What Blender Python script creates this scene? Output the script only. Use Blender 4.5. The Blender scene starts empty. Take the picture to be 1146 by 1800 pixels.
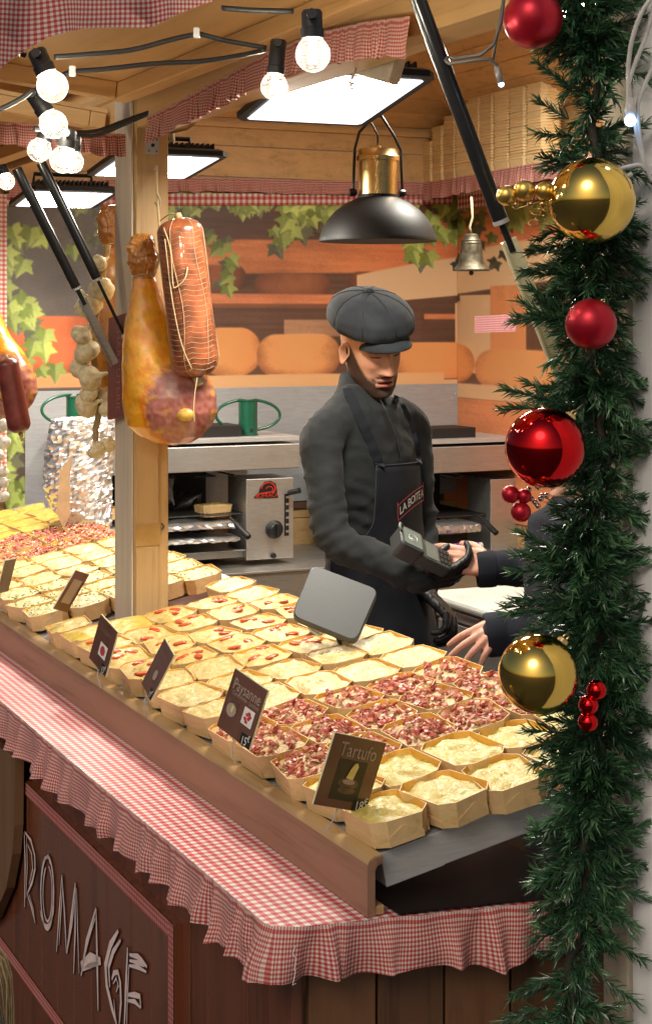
import bpy, bmesh, math, random
import numpy as np
from mathutils import Vector, Matrix, noise as mnoise
from mathutils.bvhtree import BVHTree

SC = bpy.context.scene
COL = SC.collection
R = math.radians
PI = math.pi

# ------------------------------------------------------------------ camera, light, exposure
H = 1.85                       # eye height above the ground
F = 2900.0                     # focal length in pixels of the 1146 x 1800 photograph
cam = bpy.data.cameras.new('camera')
cam.sensor_fit = 'VERTICAL'
cam.sensor_height = 36.0
cam.sensor_width = 36.0
cam.lens = F / 1800.0 * 36.0
cam.shift_y = -335.0 / 1800.0
cam.clip_start = 0.05
cam.clip_end = 500.0
cam_o = bpy.data.objects.new('camera', cam)
COL.objects.link(cam_o)
cam_o.location = (0, 0, H)
cam_o.rotation_euler = (R(90), 0, 0)
SC.camera = cam_o

SUN_ELEV, SUN_AZ = R(38), R(205)      # soft overcast evening light from the street behind the camera
world = bpy.data.worlds.new('World')
SC.world = world
world.use_nodes = True
wn = world.node_tree.nodes
wl = world.node_tree.links
for n in list(wn): wn.remove(n)
w_out = wn.new('ShaderNodeOutputWorld')
w_bg = wn.new('ShaderNodeBackground')
w_sky = wn.new('ShaderNodeTexSky')
w_sky.sky_type = 'NISHITA'
w_sky.sun_disc = False
w_sky.sun_elevation = SUN_ELEV
w_sky.sun_rotation = SUN_AZ
w_sky.air_density = 1.0
w_sky.dust_density = 4.0
w_bg.inputs['Strength'].default_value = 0.048
wl.new(w_sky.outputs['Color'], w_bg.inputs['Color'])
wl.new(w_bg.outputs['Background'], w_out.inputs['Surface'])

sun = bpy.data.lights.new('sun', 'SUN')
sun.energy = 0.60
sun.angle = R(25)
sun.color = (1.0, 0.88, 0.76)
sun_o = bpy.data.objects.new('sun', sun)
COL.objects.link(sun_o)
# a sky sun_rotation of a puts the sun at (sin a, cos a) seen from above
sdir = Vector((math.sin(SUN_AZ) * math.cos(SUN_ELEV), math.cos(SUN_AZ) * math.cos(SUN_ELEV), math.sin(SUN_ELEV)))
sun_o.rotation_euler = sdir.to_track_quat('Z', 'Y').to_euler()
sun_o.location = (0, -3, 6)
FLOOD = 76.0                   # radiance of the LED floodlight panels
FILAMENT = 420.0

SC.view_settings.view_transform = 'Standard'
SC.view_settings.look = 'None'
SC.view_settings.gamma = 1.0
SC.view_settings.exposure = 0.42
SC.view_settings.use_curve_mapping = False
SC.render.engine = 'CYCLES'
SC.cycles.max_bounces = 8
SC.cycles.diffuse_bounces = 4
SC.cycles.glossy_bounces = 4
SC.cycles.transmission_bounces = 6
SC.cycles.transparent_max_bounces = 10
SC.cycles.caustics_reflective = False
SC.cycles.caustics_refractive = False
SC.cycles.sample_clamp_indirect = 6.0
SC.cycles.use_denoising = True

# ------------------------------------------------------------------ frames
TH = R(25.2)                   # the stall is turned by this angle
O2 = Vector((-0.082, 2.583, 0.0))
MS = Matrix.Translation(O2) @ Matrix.Rotation(TH, 4, 'Z')   # stall frame: x into the stall, y along the counter, z up
MSI = MS.inverted()
def S(x, y, z): return MS @ Vector((x, y, z))
def at(px, py, Z):             # a point of the photograph at the distance Z
    return Vector(((px - 573.0) / F * Z, Z, H + (565.0 - py) / F * Z))
def _ray(px, py):
    return MSI @ Vector((0, 0, H)), (MSI.to_3x3() @ Vector(((px - 573.0) / F, 1.0, (565.0 - py) / F)))
def on(px, py, axis, val):     # stall-frame point of the photograph on the stall plane axis = val
    o, d = _ray(px, py)
    t = (val - o[axis]) / d[axis]
    return o + d * t
ZC = H - 0.955                 # cloth height
TILT = R(11.0)
def tray_z(x): return H - 0.862 + math.tan(TILT) * (x - 0.18)

# ------------------------------------------------------------------ objects
ORG = {}
def link(o):
    COL.objects.link(o); return o
def thing(name, label, cat, loc=(0, 0, 0), group=None):
    o = bpy.data.objects.new(name, None)
    o.empty_display_size = 0.05
    link(o); o.location = loc
    o['label'] = label; o['category'] = cat
    if group: o['group'] = group
    ORG[o.name] = Vector(loc)
    return o
def tag(o, label, cat, group=None, kind=None):
    if label: o['label'] = label
    if cat: o['category'] = cat
    if group: o['group'] = group
    if kind: o['kind'] = kind
    return o

class MB:
    def __init__(s, M=None):
        s.v = []; s.f = []; s.uv = []; s.col = []; s.M = M
    def add(s, vs, fs, uvs=None, cols=None):
        b = len(s.v)
        if s.M is not None: vs = [s.M @ Vector(p) for p in vs]
        s.v += [tuple(p) for p in vs]
        s.f += [tuple(b + i for i in f) for f in fs]
        s.uv += list(uvs) if uvs else [(0, 0)] * len(vs)
        s.col += list(cols) if cols is not None else [(1, 1, 1)] * len(vs)
        return s
    def box(s, x0, x1, y0, y1, z0, z1, T=None):
        vs = [Vector((x, y, z)) for z in (z0, z1) for y in (y0, y1) for x in (x0, x1)]
        if T is not None: vs = [T @ p for p in vs]
        return s.add(vs, [(0, 2, 3, 1), (4, 5, 7, 6), (0, 1, 5, 4), (2, 6, 7, 3), (0, 4, 6, 2), (1, 3, 7, 5)])
    def tube(s, pts, r, n=8, cap=True, closed=False):
        pts = [Vector(p) for p in pts]
        rr = r if isinstance(r, (list, tuple)) else [r] * len(pts)
        vs = []; fs = []
        m = len(pts)
        up = None
        for i, p in enumerate(pts):
            if closed: t = pts[(i + 1) % m] - pts[i - 1]
            else: t = pts[min(i + 1, m - 1)] - pts[max(i - 1, 0)]
            if t.length < 1e-9: t = Vector((0, 0, 1))
            t.normalize()
            if up is None:
                up = Vector((0, 0, 1)) if abs(t.z) < 0.9 else Vector((1, 0, 0))
            a = t.cross(up)
            if a.length < 1e-6: a = t.cross(Vector((0.3, 1, 0.2)))
            a.normalize()
            b = a.cross(t); up = b
            for k in range(n):
                w = 2 * PI * k / n
                vs.append(p + (a * math.cos(w) + b * math.sin(w)) * rr[i])
        for i in range(m if closed else m - 1):
            j = (i + 1) % m
            for k in range(n):
                k2 = (k + 1) % n
                fs.append((i * n + k, j * n + k, j * n + k2, i * n + k2))
        if cap and not closed:
            fs.append(tuple(range(n)))
            fs.append(tuple(reversed(range((m - 1) * n, m * n))))
        return s.add(vs, fs)
    def loft(s, rings, cap=True, closed=False, cols=None):
        n = len(rings[0]); vs = [p for r_ in rings for p in r_]; fs = []
        m = len(rings)
        for i in range(m if closed else m - 1):
            j = (i + 1) % m
            for k in range(n):
                k2 = (k + 1) % n
                fs.append((i * n + k, i * n + k2, j * n + k2, j * n + k))
        if cap and not closed:
            fs.append(tuple(reversed(range(n))))
            fs.append(tuple(range((m - 1) * n, m * n)))
        return s.add(vs, fs, cols=cols)
    def lathe(s, prof, n=24, T=None, cap=True):
        rings = []
        for r_, z in prof:
            ring = [Vector((r_ * math.cos(2 * PI * k / n), r_ * math.sin(2 * PI * k / n), z)) for k in range(n)]
            if T is not None: ring = [T @ p for p in ring]
            rings.append(ring)
        return s.loft(rings, cap)
    def sphere(s, c, r, n=16, m=10, sc=(1, 1, 1)):
        c = Vector(c)
        rings = []
        for i in range(1, m):
            a = -PI / 2 + PI * i / m
            rings.append([c + Vector((r * sc[0] * math.cos(a) * math.cos(2 * PI * k / n), r * sc[1] * math.cos(a) * math.sin(2 * PI * k / n), r * sc[2] * math.sin(a))) for k in range(n)])
        return s.loft(rings)
    def prism(s, poly, d):
        """closed polygon (list of Vectors) pushed along the vector d"""
        n = len(poly); d = Vector(d)
        vs = [Vector(p) for p in poly] + [Vector(p) + d for p in poly]
        fs = [tuple(reversed(range(n))), tuple(range(n, 2 * n))]
        for k in range(n):
            k2 = (k + 1) % n
            fs.append((k, k2, n + k2, n + k))
        return s.add(vs, fs)
    def grid(s, P, UV=None, cols=None):
        """P[i][j] points"""
        m = len(P); n = len(P[0])
        vs = [p for row in P for p in row]
        fs = [(i * n + j, i * n + j + 1, (i + 1) * n + j + 1, (i + 1) * n + j) for i in range(m - 1) for j in range(n - 1)]
        return s.add(vs, fs, [u for row in UV for u in row] if UV else None, cols)
    def mesh(s, name, org=Vector((0, 0, 0)), smooth=None, uv=False, col=False):
        me = bpy.data.meshes.new(name)
        ox, oy, oz = org
        me.from_pydata([(a - ox, b - oy, c - oz) for a, b, c in s.v], [], s.f)
        me.validate(clean_customdata=False)
        if uv:
            li = np.zeros(len(me.loops), dtype=np.int32); me.loops.foreach_get('vertex_index', li)
            arr = np.array(s.uv, dtype=np.float32)[li]
            me.uv_layers.new(name='UVMap').data.foreach_set('uv', arr.ravel())
        if col:
            ca = me.color_attributes.new('Col', 'FLOAT_COLOR', 'POINT')
            arr = np.ones((len(me.vertices), 4), dtype=np.float32); arr[:, :3] = np.array(s.col, dtype=np.float32)
            ca.data.foreach_set('color', arr.ravel())
        bm = bmesh.new(); bm.from_mesh(me); bmesh.ops.recalc_face_normals(bm, faces=bm.faces); bm.to_mesh(me); bm.free()
        if smooth is not None:
            me.shade_smooth()
            if smooth < 179: me.set_sharp_from_angle(angle=R(smooth))
        return me
    def build(s, name, mat, parent=None, smooth=None, uv=False, col=False, bevel=0, org=None):
        if org is None:
            if parent is not None: org = ORG[parent.name]
            else:
                a = np.array(s.v); lo = a.min(0); hi = a.max(0)
                org = Vector(((lo[0] + hi[0]) / 2, (lo[1] + hi[1]) / 2, lo[2]))
        me = s.mesh(name, org, smooth, uv, col)
        if isinstance(mat, (list, tuple)):
            for m_ in mat: me.materials.append(m_)
        else: me.materials.append(mat)
        o = link(bpy.data.objects.new(name, me))
        if parent is not None: o.parent = parent
        else: o.location = org
        ORG[o.name] = Vector(org)
        if bevel:
            b = o.modifiers.new('bevel', 'BEVEL'); b.width = bevel; b.segments = 2; b.limit_method = 'ANGLE'; b.angle_limit = R(40)
        return o

def copy_tree(o, parent=None, loc=None, matrix=None, label=None):
    c = o.copy(); COL.objects.link(c)
    if parent is not None: c.parent = parent
    if matrix is not None: c.matrix_world = matrix
    elif loc is not None: c.location = loc
    if label: c['label'] = label
    for ch in list(o.children): copy_tree(ch, c)
    return c

def bake(o):
    """apply the modifiers of o"""
    dg = bpy.context.evaluated_depsgraph_get()
    dg.update()
    me = bpy.data.meshes.new_from_object(o.evaluated_get(dg))
    old = o.data
    o.modifiers.clear()
    o.data = me
    return o

def text_geo(txt, size, spacing=1.0):
    cu = bpy.data.curves.new('lettering', 'FONT')
    cu.body = txt; cu.size = size; cu.align_x = 'CENTER'; cu.align_y = 'CENTER'; cu.space_character = spacing
    cu.resolution_u = 3
    o = link(bpy.data.objects.new('lettering', cu))
    dg = bpy.context.evaluated_depsgraph_get(); dg.update()
    me = bpy.data.meshes.new_from_object(o.evaluated_get(dg))
    vs = [v.co.copy() for v in me.vertices]; fs = [tuple(p.vertices) for p in me.polygons]
    bpy.data.objects.remove(o); bpy.data.curves.remove(cu); bpy.data.meshes.remove(me)
    return vs, fs

def ordinal(n):
    W = ['first', 'second', 'third', 'fourth', 'fifth', 'sixth', 'seventh', 'eighth', 'ninth', 'tenth', 'eleventh', 'twelfth', 'thirteenth', 'fourteenth', 'fifteenth', 'sixteenth']
    return W[n]

def lin(c):
    c = c / 255.0
    return c / 12.92 if c <= 0.04045 else ((c + 0.055) / 1.055) ** 2.4
def rgb(r_, g, b): return (lin(r_), lin(g), lin(b))

# ------------------------------------------------------------------ materials
def newmat(name):
    m = bpy.data.materials.new(name); m.use_nodes = True
    nt = m.node_tree
    return m, nt, nt.nodes['Principled BSDF']
def nd(nt, t, **kw):
    n = nt.nodes.new(t)
    for k, v in kw.items(): setattr(n, k, v)
    return n
def setin(n, **kw):
    for k, v in kw.items(): n.inputs[k.replace('_', ' ')].default_value = v
def ramp(nt, fac, stops):
    r_ = nd(nt, 'ShaderNodeValToRGB')
    el = r_.color_ramp.elements
    while len(el) < len(stops): el.new(0.5)
    for e, (p, c) in zip(el, stops):
        e.position = p; e.color = (*c, 1) if len(c) == 3 else c
    nt.links.new(fac, r_.inputs['Fac'])
    return r_.outputs['Color']
def coords(nt, rot=0.0, scale=(1, 1, 1), rand=True):
    tc = nd(nt, 'ShaderNodeTexCoord')
    out = tc.outputs['Object']
    if rot:
        m0 = nd(nt, 'ShaderNodeMapping'); m0.inputs['Rotation'].default_value = (0, 0, -rot)
        nt.links.new(out, m0.inputs['Vector']); out = m0.outputs['Vector']
    if rand:
        oi = nd(nt, 'ShaderNodeObjectInfo')
        mu = nd(nt, 'ShaderNodeMath', operation='MULTIPLY'); mu.inputs[1].default_value = 37.0
        nt.links.new(oi.outputs['Random'], mu.inputs[0])
        ad = nd(nt, 'ShaderNodeVectorMath', operation='ADD')
        nt.links.new(out, ad.inputs[0]); nt.links.new(mu.outputs[0], ad.inputs[1]); out = ad.outputs['Vector']
    m1 = nd(nt, 'ShaderNodeMapping'); m1.inputs['Scale'].default_value = scale
    nt.links.new(out, m1.inputs['Vector'])
    return m1.outputs['Vector']
def noise_tex(nt, vec, scale, detail=3.0, rough=0.55, dist=0.0):
    n = nd(nt, 'ShaderNodeTexNoise')
    setin(n, Scale=scale, Detail=detail, Roughness=rough, Distortion=dist)
    nt.links.new(vec, n.inputs['Vector'])
    return n.outputs['Fac']
def bump(nt, bs, h, strength, dist=0.002):
    b = nd(nt, 'ShaderNodeBump'); setin(b, Strength=strength, Distance=dist)
    nt.links.new(h, b.inputs['Height']); nt.links.new(b.outputs['Normal'], bs.inputs['Normal'])
def mixc(nt, fac, a, b, mode='MIX'):
    m = nd(nt, 'ShaderNodeMix', data_type='RGBA', blend_type=mode)
    for sock, val in ((m.inputs[0], fac), (m.inputs[6], a), (m.inputs[7], b)):
        if isinstance(val, bpy.types.NodeSocket): nt.links.new(val, sock)
        elif isinstance(val, tuple): sock.default_value = (*val, 1)
        else: sock.default_value = val
    return m.outputs[2]

def plain(name, c, rough=0.5, metal=0.0, var=0.12, scale=30.0, bumpy=0.0, coat=0.0, spec=0.5, dark=None):
    m, nt, bs = newmat(name)
    v = coords(nt)
    f = noise_tex(nt, v, scale, 4.0)
    d = dark or tuple(x * (1 - var) for x in c)
    l = tuple(min(1, x * (1 + var)) for x in c)
    nt.links.new(ramp(nt, f, [(0.3, d), (0.7, l)]), bs.inputs['Base Color'])
    setin(bs, Roughness=rough, Metallic=metal)
    bs.inputs['Coat Weight'].default_value = coat
    bs.inputs['Specular IOR Level'].default_value = spec
    if bumpy: bump(nt, bs, f, bumpy)
    return m
def wood(name, c1, c2, grain='z', rot=TH, rough=0.55, fine=1.0, var=0.25, knots=True, bumpy=0.15, coat=0.0):
    m, nt, bs = newmat(name)
    sc = {'x': (0.06, 1, 1), 'y': (1, 0.06, 1), 'z': (1, 1, 0.06)}[grain]
    v = coords(nt, rot, sc)
    a = noise_tex(nt, v, 22.0 * fine, 4.0, 0.6, 0.6)
    b = noise_tex(nt, v, 130.0 * fine, 3.0, 0.6)
    mx = nd(nt, 'ShaderNodeMath', operation='MULTIPLY_ADD'); mx.inputs[1].default_value = 0.35
    nt.links.new(b, mx.inputs[0]); nt.links.new(a, mx.inputs[2])
    colr = ramp(nt, mx.outputs[0], [(0.42, c2), (0.62, c1), (0.85, tuple(x * 1.12 for x in c1))])
    if knots:
        v2 = coords(nt, rot, tuple(max(x, 0.35) for x in sc))
        vo = nd(nt, 'ShaderNodeTexVoronoi'); setin(vo, Scale=3.3)
        nt.links.new(v2, vo.inputs['Vector'])
        kf = ramp(nt, vo.outputs['Distance'], [(0.03, (1, 1, 1)), (0.085, (0, 0, 0))])
        colr = mixc(nt, kf, colr, tuple(x * 0.45 for x in c2))
    oi = nd(nt, 'ShaderNodeObjectInfo')
    br = nd(nt, 'ShaderNodeMapRange'); br.inputs['To Min'].default_value = 1 - var; br.inputs['To Max'].default_value = 1 + var * 0.6
    nt.links.new(oi.outputs['Random'], br.inputs['Value'])
    cc = nd(nt, 'ShaderNodeVectorMath', operation='SCALE')
    nt.links.new(colr, cc.inputs[0]); nt.links.new(br.outputs['Result'], cc.inputs['Scale'])
    nt.links.new(cc.outputs['Vector'], bs.inputs['Base Color'])
    setin(bs, Roughness=rough)
    bs.inputs['Coat Weight'].default_value = coat
    bump(nt, bs, mx.outputs[0], bumpy, 0.0015)
    return m
def gingham(name, k, red=(0.50, 0.012, 0.03), white=(0.80, 0.76, 0.74), rough=0.85, coat=0.0, fuzzy=0.0):
    m, nt, bs = newmat(name)
    uv = nd(nt, 'ShaderNodeUVMap')
    sp = nd(nt, 'ShaderNodeSeparateXYZ'); nt.links.new(uv.outputs['UV'], sp.inputs[0])
    outs = []
    for ax in ('X', 'Y'):
        a = nd(nt, 'ShaderNodeMath', operation='MULTIPLY'); a.inputs[1].default_value = 1.0 / k
        nt.links.new(sp.outputs[ax], a.inputs[0])
        f = nd(nt, 'ShaderNodeMath', operation='FRACT'); nt.links.new(a.outputs[0], f.inputs[0])
        g = nd(nt, 'ShaderNodeMath', operation='GREATER_THAN'); g.inputs[1].default_value = 0.5
        nt.links.new(f.outputs[0], g.inputs[0]); outs.append(g.outputs[0])
    ad = nd(nt, 'ShaderNodeMath', operation='ADD'); nt.links.new(outs[0], ad.inputs[0]); nt.links.new(outs[1], ad.inputs[1])
    hf = nd(nt, 'ShaderNodeMath', operation='MULTIPLY'); hf.inputs[1].default_value = 0.5; nt.links.new(ad.outputs[0], hf.inputs[0])
    mid = tuple((a * 0.68 + b * 0.32) for a, b in zip(red, white))
    c = ramp(nt, hf.outputs[0], [(0.0, white), (0.5, mid), (1.0, red)])
    v = coords(nt)
    n = noise_tex(nt, v, 9.0, 4.0)
    c = mixc(nt, ramp(nt, n, [(0.35, (0.12,) * 3), (0.7, (0, 0, 0))]), c, (0.35, 0.28, 0.24))
    nt.links.new(c, bs.inputs['Base Color'])
    setin(bs, Roughness=rough)
    bs.inputs['Coat Weight'].default_value = coat
    bs.inputs['Coat Roughness'].default_value = 0.3
    n2 = noise_tex(nt, coords(nt), 600.0, 1.0)
    bump(nt, bs, n2, 0.15, 0.0008)
    return m
def steel(name, c=(0.55, 0.55, 0.54), rough=0.32, dirt=0.5, axis=(1, 1, 14), metal=0.93):
    m, nt, bs = newmat(name)
    v = coords(nt, TH, axis)
    f = noise_tex(nt, v, 16.0, 5.0, 0.65)
    v2 = coords(nt); g = noise_tex(nt, v2, 7.0, 5.0, 0.7)
    base = ramp(nt, f, [(0.3, tuple(x * 0.8 for x in c)), (0.7, c)])
    nt.links.new(mixc(nt, ramp(nt, g, [(0.5, (0, 0, 0)), (0.8, (dirt,) * 3)]), base, (0.25, 0.2, 0.14)), bs.inputs['Base Color'])
    rr = nd(nt, 'ShaderNodeMapRange'); rr.inputs['To Min'].default_value = rough * 0.75; rr.inputs['To Max'].default_value = rough * 1.5
    nt.links.new(g, rr.inputs['Value']); nt.links.new(rr.outputs['Result'], bs.inputs['Roughness'])
    setin(bs, Metallic=metal)
    bump(nt, bs, f, 0.03, 0.001)
    return m
def vcol(name, rough=0.6, nscale=60.0, namt=0.15, coat=0.0, bumpy=0.0, sss=0.0, spec=0.5):
    m, nt, bs = newmat(name)
    at_ = nd(nt, 'ShaderNodeVertexColor'); at_.layer_name = 'Col'
    v = coords(nt); f = noise_tex(nt, v, nscale, 4.0, 0.65)
    c = mixc(nt, 1.0, at_.outputs['Color'], ramp(nt, f, [(0.25, (1 - namt,) * 3), (0.75, (1, 1, 1))]), 'MULTIPLY')
    nt.links.new(c, bs.inputs['Base Color'])
    setin(bs, Roughness=rough)
    bs.inputs['Coat Weight'].default_value = coat
    bs.inputs['Coat Roughness'].default_value = 0.25
    bs.inputs['Specular IOR Level'].default_value = spec
    if sss:
        bs.inputs['Subsurface Weight'].default_value = sss
        bs.inputs['Subsurface Radius'].default_value = (0.01, 0.004, 0.002)
        bs.inputs['Subsurface Scale'].default_value = 0.5
    if bumpy: bump(nt, bs, f, bumpy, 0.002)
    return m
def emit(name, c, s):
    m, nt, bs = newmat(name)
    setin(bs, Roughness=0.4)
    bs.inputs['Base Color'].default_value = (0.8, 0.8, 0.8, 1)
    bs.inputs['Emission Color'].default_value = (*c, 1)
    bs.inputs['Emission Strength'].default_value = s
    return m
def thin_glass(name, tint=(1, 1, 1)):
    m, nt, bs = newmat(name)
    out = nt.nodes['Material Output']
    tr = nd(nt, 'ShaderNodeBsdfTransparent'); tr.inputs['Color'].default_value = (*tint, 1)
    gl = nd(nt, 'ShaderNodeBsdfGlossy'); gl.inputs['Roughness'].default_value = 0.22
    lw = nd(nt, 'ShaderNodeLayerWeight'); lw.inputs['Blend'].default_value = 0.06
    mx = nd(nt, 'ShaderNodeMixShader')
    tl = nd(nt, 'ShaderNodeBsdfTranslucent'); tl.inputs['Color'].default_value = (0.9, 0.9, 0.88, 1)
    m0 = nd(nt, 'ShaderNodeMixShader'); m0.inputs[0].default_value = 0.02
    nt.links.new(tr.outputs[0], m0.inputs[1]); nt.links.new(tl.outputs[0], m0.inputs[2])
    nt.links.new(lw.outputs['Fresnel'], mx.inputs[0]); nt.links.new(m0.outputs[0], mx.inputs[1]); nt.links.new(gl.outputs[0], mx.inputs[2])
    nt.links.new(mx.outputs[0], out.inputs['Surface'])
    nt.nodes.remove(bs)
    return m

M = {}
M['pine_x'] = wood('pine_boards_across', (0.64, 0.40, 0.17), (0.48, 0.27, 0.10), 'x', var=0.12)
M['pine_y'] = wood('pine_boards_along', (0.64, 0.40, 0.17), (0.48, 0.27, 0.10), 'y', var=0.12)
M['pine_z'] = wood('pine_post', (0.58, 0.38, 0.17), (0.44, 0.26, 0.10), 'z', var=0.1, bumpy=0.1)
M['ply'] = wood('plywood_flap', (0.66, 0.42, 0.18), (0.54, 0.31, 0.11), 'y', var=0.05, fine=0.35, knots=False)
M['white_wood'] = wood('white_painted_wood', (0.82, 0.81, 0.80), (0.78, 0.77, 0.76), 'z', knots=False, var=0.02, bumpy=0.05)
M['grey_wood'] = wood('grey_painted_wood', (0.58, 0.50, 0.38), (0.48, 0.40, 0.29), 'z', knots=False, var=0.02, bumpy=0.08)
M['board'] = wood('display_board_veneer', (0.29, 0.155, 0.095), (0.155, 0.075, 0.045), 'y', knots=False, var=0.05, fine=0.8, rough=0.5)
M['board_edge'] = wood('display_board_edge', (0.42, 0.27, 0.12), (0.28, 0.16, 0.07), 'y', knots=False, var=0.05, rough=0.4)
M['mahogany'] = wood('red_brown_planks', (0.155, 0.050, 0.024), (0.07, 0.022, 0.011), 'z', var=0.22, rough=0.4)
M['brown_planks'] = wood('brown_planks', (0.125, 0.055, 0.023), (0.055, 0.023, 0.011), 'z', var=0.3, rough=0.5)
M['box_in'] = wood('toasted_glow_veneer', (0.74, 0.40, 0.07), (0.58, 0.27, 0.03), 'y', rot=0.0, knots=False, var=0.12, fine=1.5, rough=0.4, bumpy=0.05)  # toasted inner veneer; the orange of light through the wood is in its colour
M['box'] = wood('poplar_veneer', (0.72, 0.50, 0.24), (0.60, 0.38, 0.15), 'y', rot=0.0, knots=False, var=0.12, fine=1.5, rough=0.5, bumpy=0.05)
M['cloth'] = gingham('gingham_vinyl', 0.0185, red=(0.55, 0.012, 0.022), rough=0.42, coat=0.12)
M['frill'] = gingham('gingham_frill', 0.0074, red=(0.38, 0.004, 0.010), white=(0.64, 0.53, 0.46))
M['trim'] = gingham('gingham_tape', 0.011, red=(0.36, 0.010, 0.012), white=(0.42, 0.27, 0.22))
M['band'] = gingham('gingham_band', 0.028, red=(0.50, 0.03, 0.04), white=(0.78, 0.72, 0.66))
M['steel'] = steel('brushed_steel', (0.66, 0.65, 0.63), 0.40, 0.3)
M['steel_d'] = steel('stained_steel', (0.52, 0.51, 0.48), 0.42, 0.5)
M['steel_top'] = steel('worktop_steel', (0.68, 0.70, 0.66), 0.5, 0.15, metal=0.5)
M['steel_mat'] = steel('matt_steel_sheet', (0.55, 0.57, 0.60), 0.55, 0.1, metal=0.8)
M['galv'] = steel('galvanised', (0.66, 0.66, 0.65), 0.42, 0.2, metal=0.45)
M['black_metal'] = plain('black_painted_metal', (0.012, 0.012, 0.013), 0.28, 0.0, coat=0.3)
M['black_satin'] = plain('black_satin_metal', (0.009, 0.009, 0.010), 0.52, 0.0, scale=200, spec=0.35)
M['black_plastic'] = plain('black_plastic', (0.014, 0.014, 0.015), 0.45)
M['soot'] = plain('sooty_black', (0.012, 0.010, 0.009), 0.6, bumpy=0.3)
M['brass'] = plain('brushed_brass', (0.62, 0.45, 0.20), 0.28, 1.0, scale=90)
M['bracket'] = plain('brass_bracket', (0.76, 0.69, 0.43), 0.35, 0.12, scale=60)
M['cream_plastic'] = plain('cream_plastic', (0.66, 0.58, 0.44), 0.45)
M['string'] = plain('straw_string', (0.52, 0.40, 0.22), 0.9, scale=300)
M['rope'] = plain('pale_rope', (0.40, 0.32, 0.20), 0.9, scale=300)
M['green'] = plain('green_enamel', (0.008, 0.10, 0.055), 0.3, coat=0.4)
M['grey_plastic'] = plain('grey_plastic', (0.060, 0.067, 0.071), 0.5, scale=250, var=0.06)
M['white_plastic'] = plain('white_plastic', (0.75, 0.75, 0.74), 0.4)
M['purple'] = plain('purple_label', (0.28, 0.05, 0.36), 0.3, scale=120, var=0.3, coat=0.4)
M['bronze'] = plain('old_bronze', (0.10, 0.088, 0.062), 0.55, 0.9, scale=50, var=0.5)
M['ground'] = plain('asphalt', (0.05, 0.05, 0.052), 0.9, scale=60, var=0.3, bumpy=0.3)
M['dark_wood'] = wood('dark_floor_boards', (0.10, 0.06, 0.035), (0.06, 0.035, 0.02), 'y')
M['flood_panel'] = emit('led_panel', (1.0, 0.93, 0.80), FLOOD)
M['filament'] = emit('led_filament', (1.0, 0.90, 0.72), FILAMENT)
M['blue_led'] = emit('blue_white_led', (0.30, 0.55, 1.0), 12.0)
M['glass'] = thin_glass('clear_bulb_glass', (0.97, 0.96, 0.92))
M['foil'] = plain('kitchen_foil', (0.86, 0.86, 0.86), 0.30, 0.85, scale=40, var=0.08)
# ------------------------------------------------------------------ the setting
def structure(name, parts_loc=(0, 0, 0)):
    o = bpy.data.objects.new(name, None); link(o); o['kind'] = 'structure'
    o.location = parts_loc; ORG[o.name] = Vector(parts_loc); return o
b = MB(); b.add([(-60, -60, 0), (60, -60, 0), (60, 60, 0), (-60, 60, 0)], [(0, 1, 2, 3)])
tag(b.build('ground', M['ground'], org=Vector((0, 0, 0))), None, None, kind='structure')
b = MB(MS); b.box(0.12, 2.9, -0.1, 4.6, 0.004, 0.12)
tag(b.build('stall_floor', M['dark_wood']), None, None, kind='structure')

def plank_mesh(L, W, T, axis, mat, bev=0.003):
    """a board, length along x (or y), width along z; origin at its centre"""
    m_ = MB()
    a, c, t = L / 2, W / 2, T / 2
    e = bev
    if axis == 'x':
        prof = [(-t, -c + e), (-t + e, -c), (t - e, -c), (t, -c + e), (t, c - e), (t - e, c), (-t + e, c), (-t, c - e)]
        m_.loft([[Vector((sx, y, z)) for y, z in prof] for sx in (-a, a)])
    else:
        prof = [(-t, -c + e), (-t + e, -c), (t - e, -c), (t, -c + e), (t, c - e), (t - e, c), (-t + e, c), (-t, c - e)]
        m_.loft([[Vector((x, sy, z)) for x, z in prof] for sy in (-a, a)])
    me = m_.mesh('plank'); me.materials.append(mat); return me
def put(name, me, parent, Mx, kind=None):
    o = link(bpy.data.objects.new(name, me)); o.parent = parent
    o.matrix_parent_inverse = Matrix.Identity(4)
    o.matrix_local = Matrix.Translation(-ORG[parent.name]) @ Mx
    if kind: o['kind'] = kind
    return o

YW = 4.45; XW = on(803, 500, 1, 4.438)[0] + 0.012; ZT = H + 0.89
endw = structure('end_wall')
me = plank_mesh(2.65, 0.137, 0.022, 'x', M['pine_x'])
z = 0.12 + 0.07
while z < ZT + 0.07:
    put('plank', me, endw, MS @ Matrix.Translation((1.62, YW + 0.011, z))); z += 0.1395
backw = structure('back_wall')
me = plank_mesh(3.6, 0.137, 0.022, 'y', M['pine_y'])
z = 0.12 + 0.07
while z < ZT + 0.07:
    put('plank', me, backw, MS @ Matrix.Translation((XW + 0.011, YW - 1.8, z))); z += 0.1395
ceil = structure('ceiling')
pit = R(24)
me = plank_mesh(2.7, 0.125, 0.02, 'x', M['pine_x'])
for k in range(12):
    d = 0.07 + 0.127 * k
    put('plank', me, ceil, MS @ Matrix.Translation((1.5, YW - d * math.cos(pit), ZT + 0.02 + d * math.sin(pit))) @ Matrix.Rotation(R(90) - pit, 4, 'X') )
me = plank_mesh(4.9, 0.125, 0.02, 'y', M['pine_y'])
for k in range(10):
    d = 0.07 + 0.127 * k
    put('plank', me, ceil, MS @ Matrix.Translation((0.46 + d * math.cos(pit), 2.1, H + 0.64 + d * math.sin(pit) * 1.35)) @ Matrix.Rotation(R(90) - pit * 1.3, 4, 'Y'))
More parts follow.
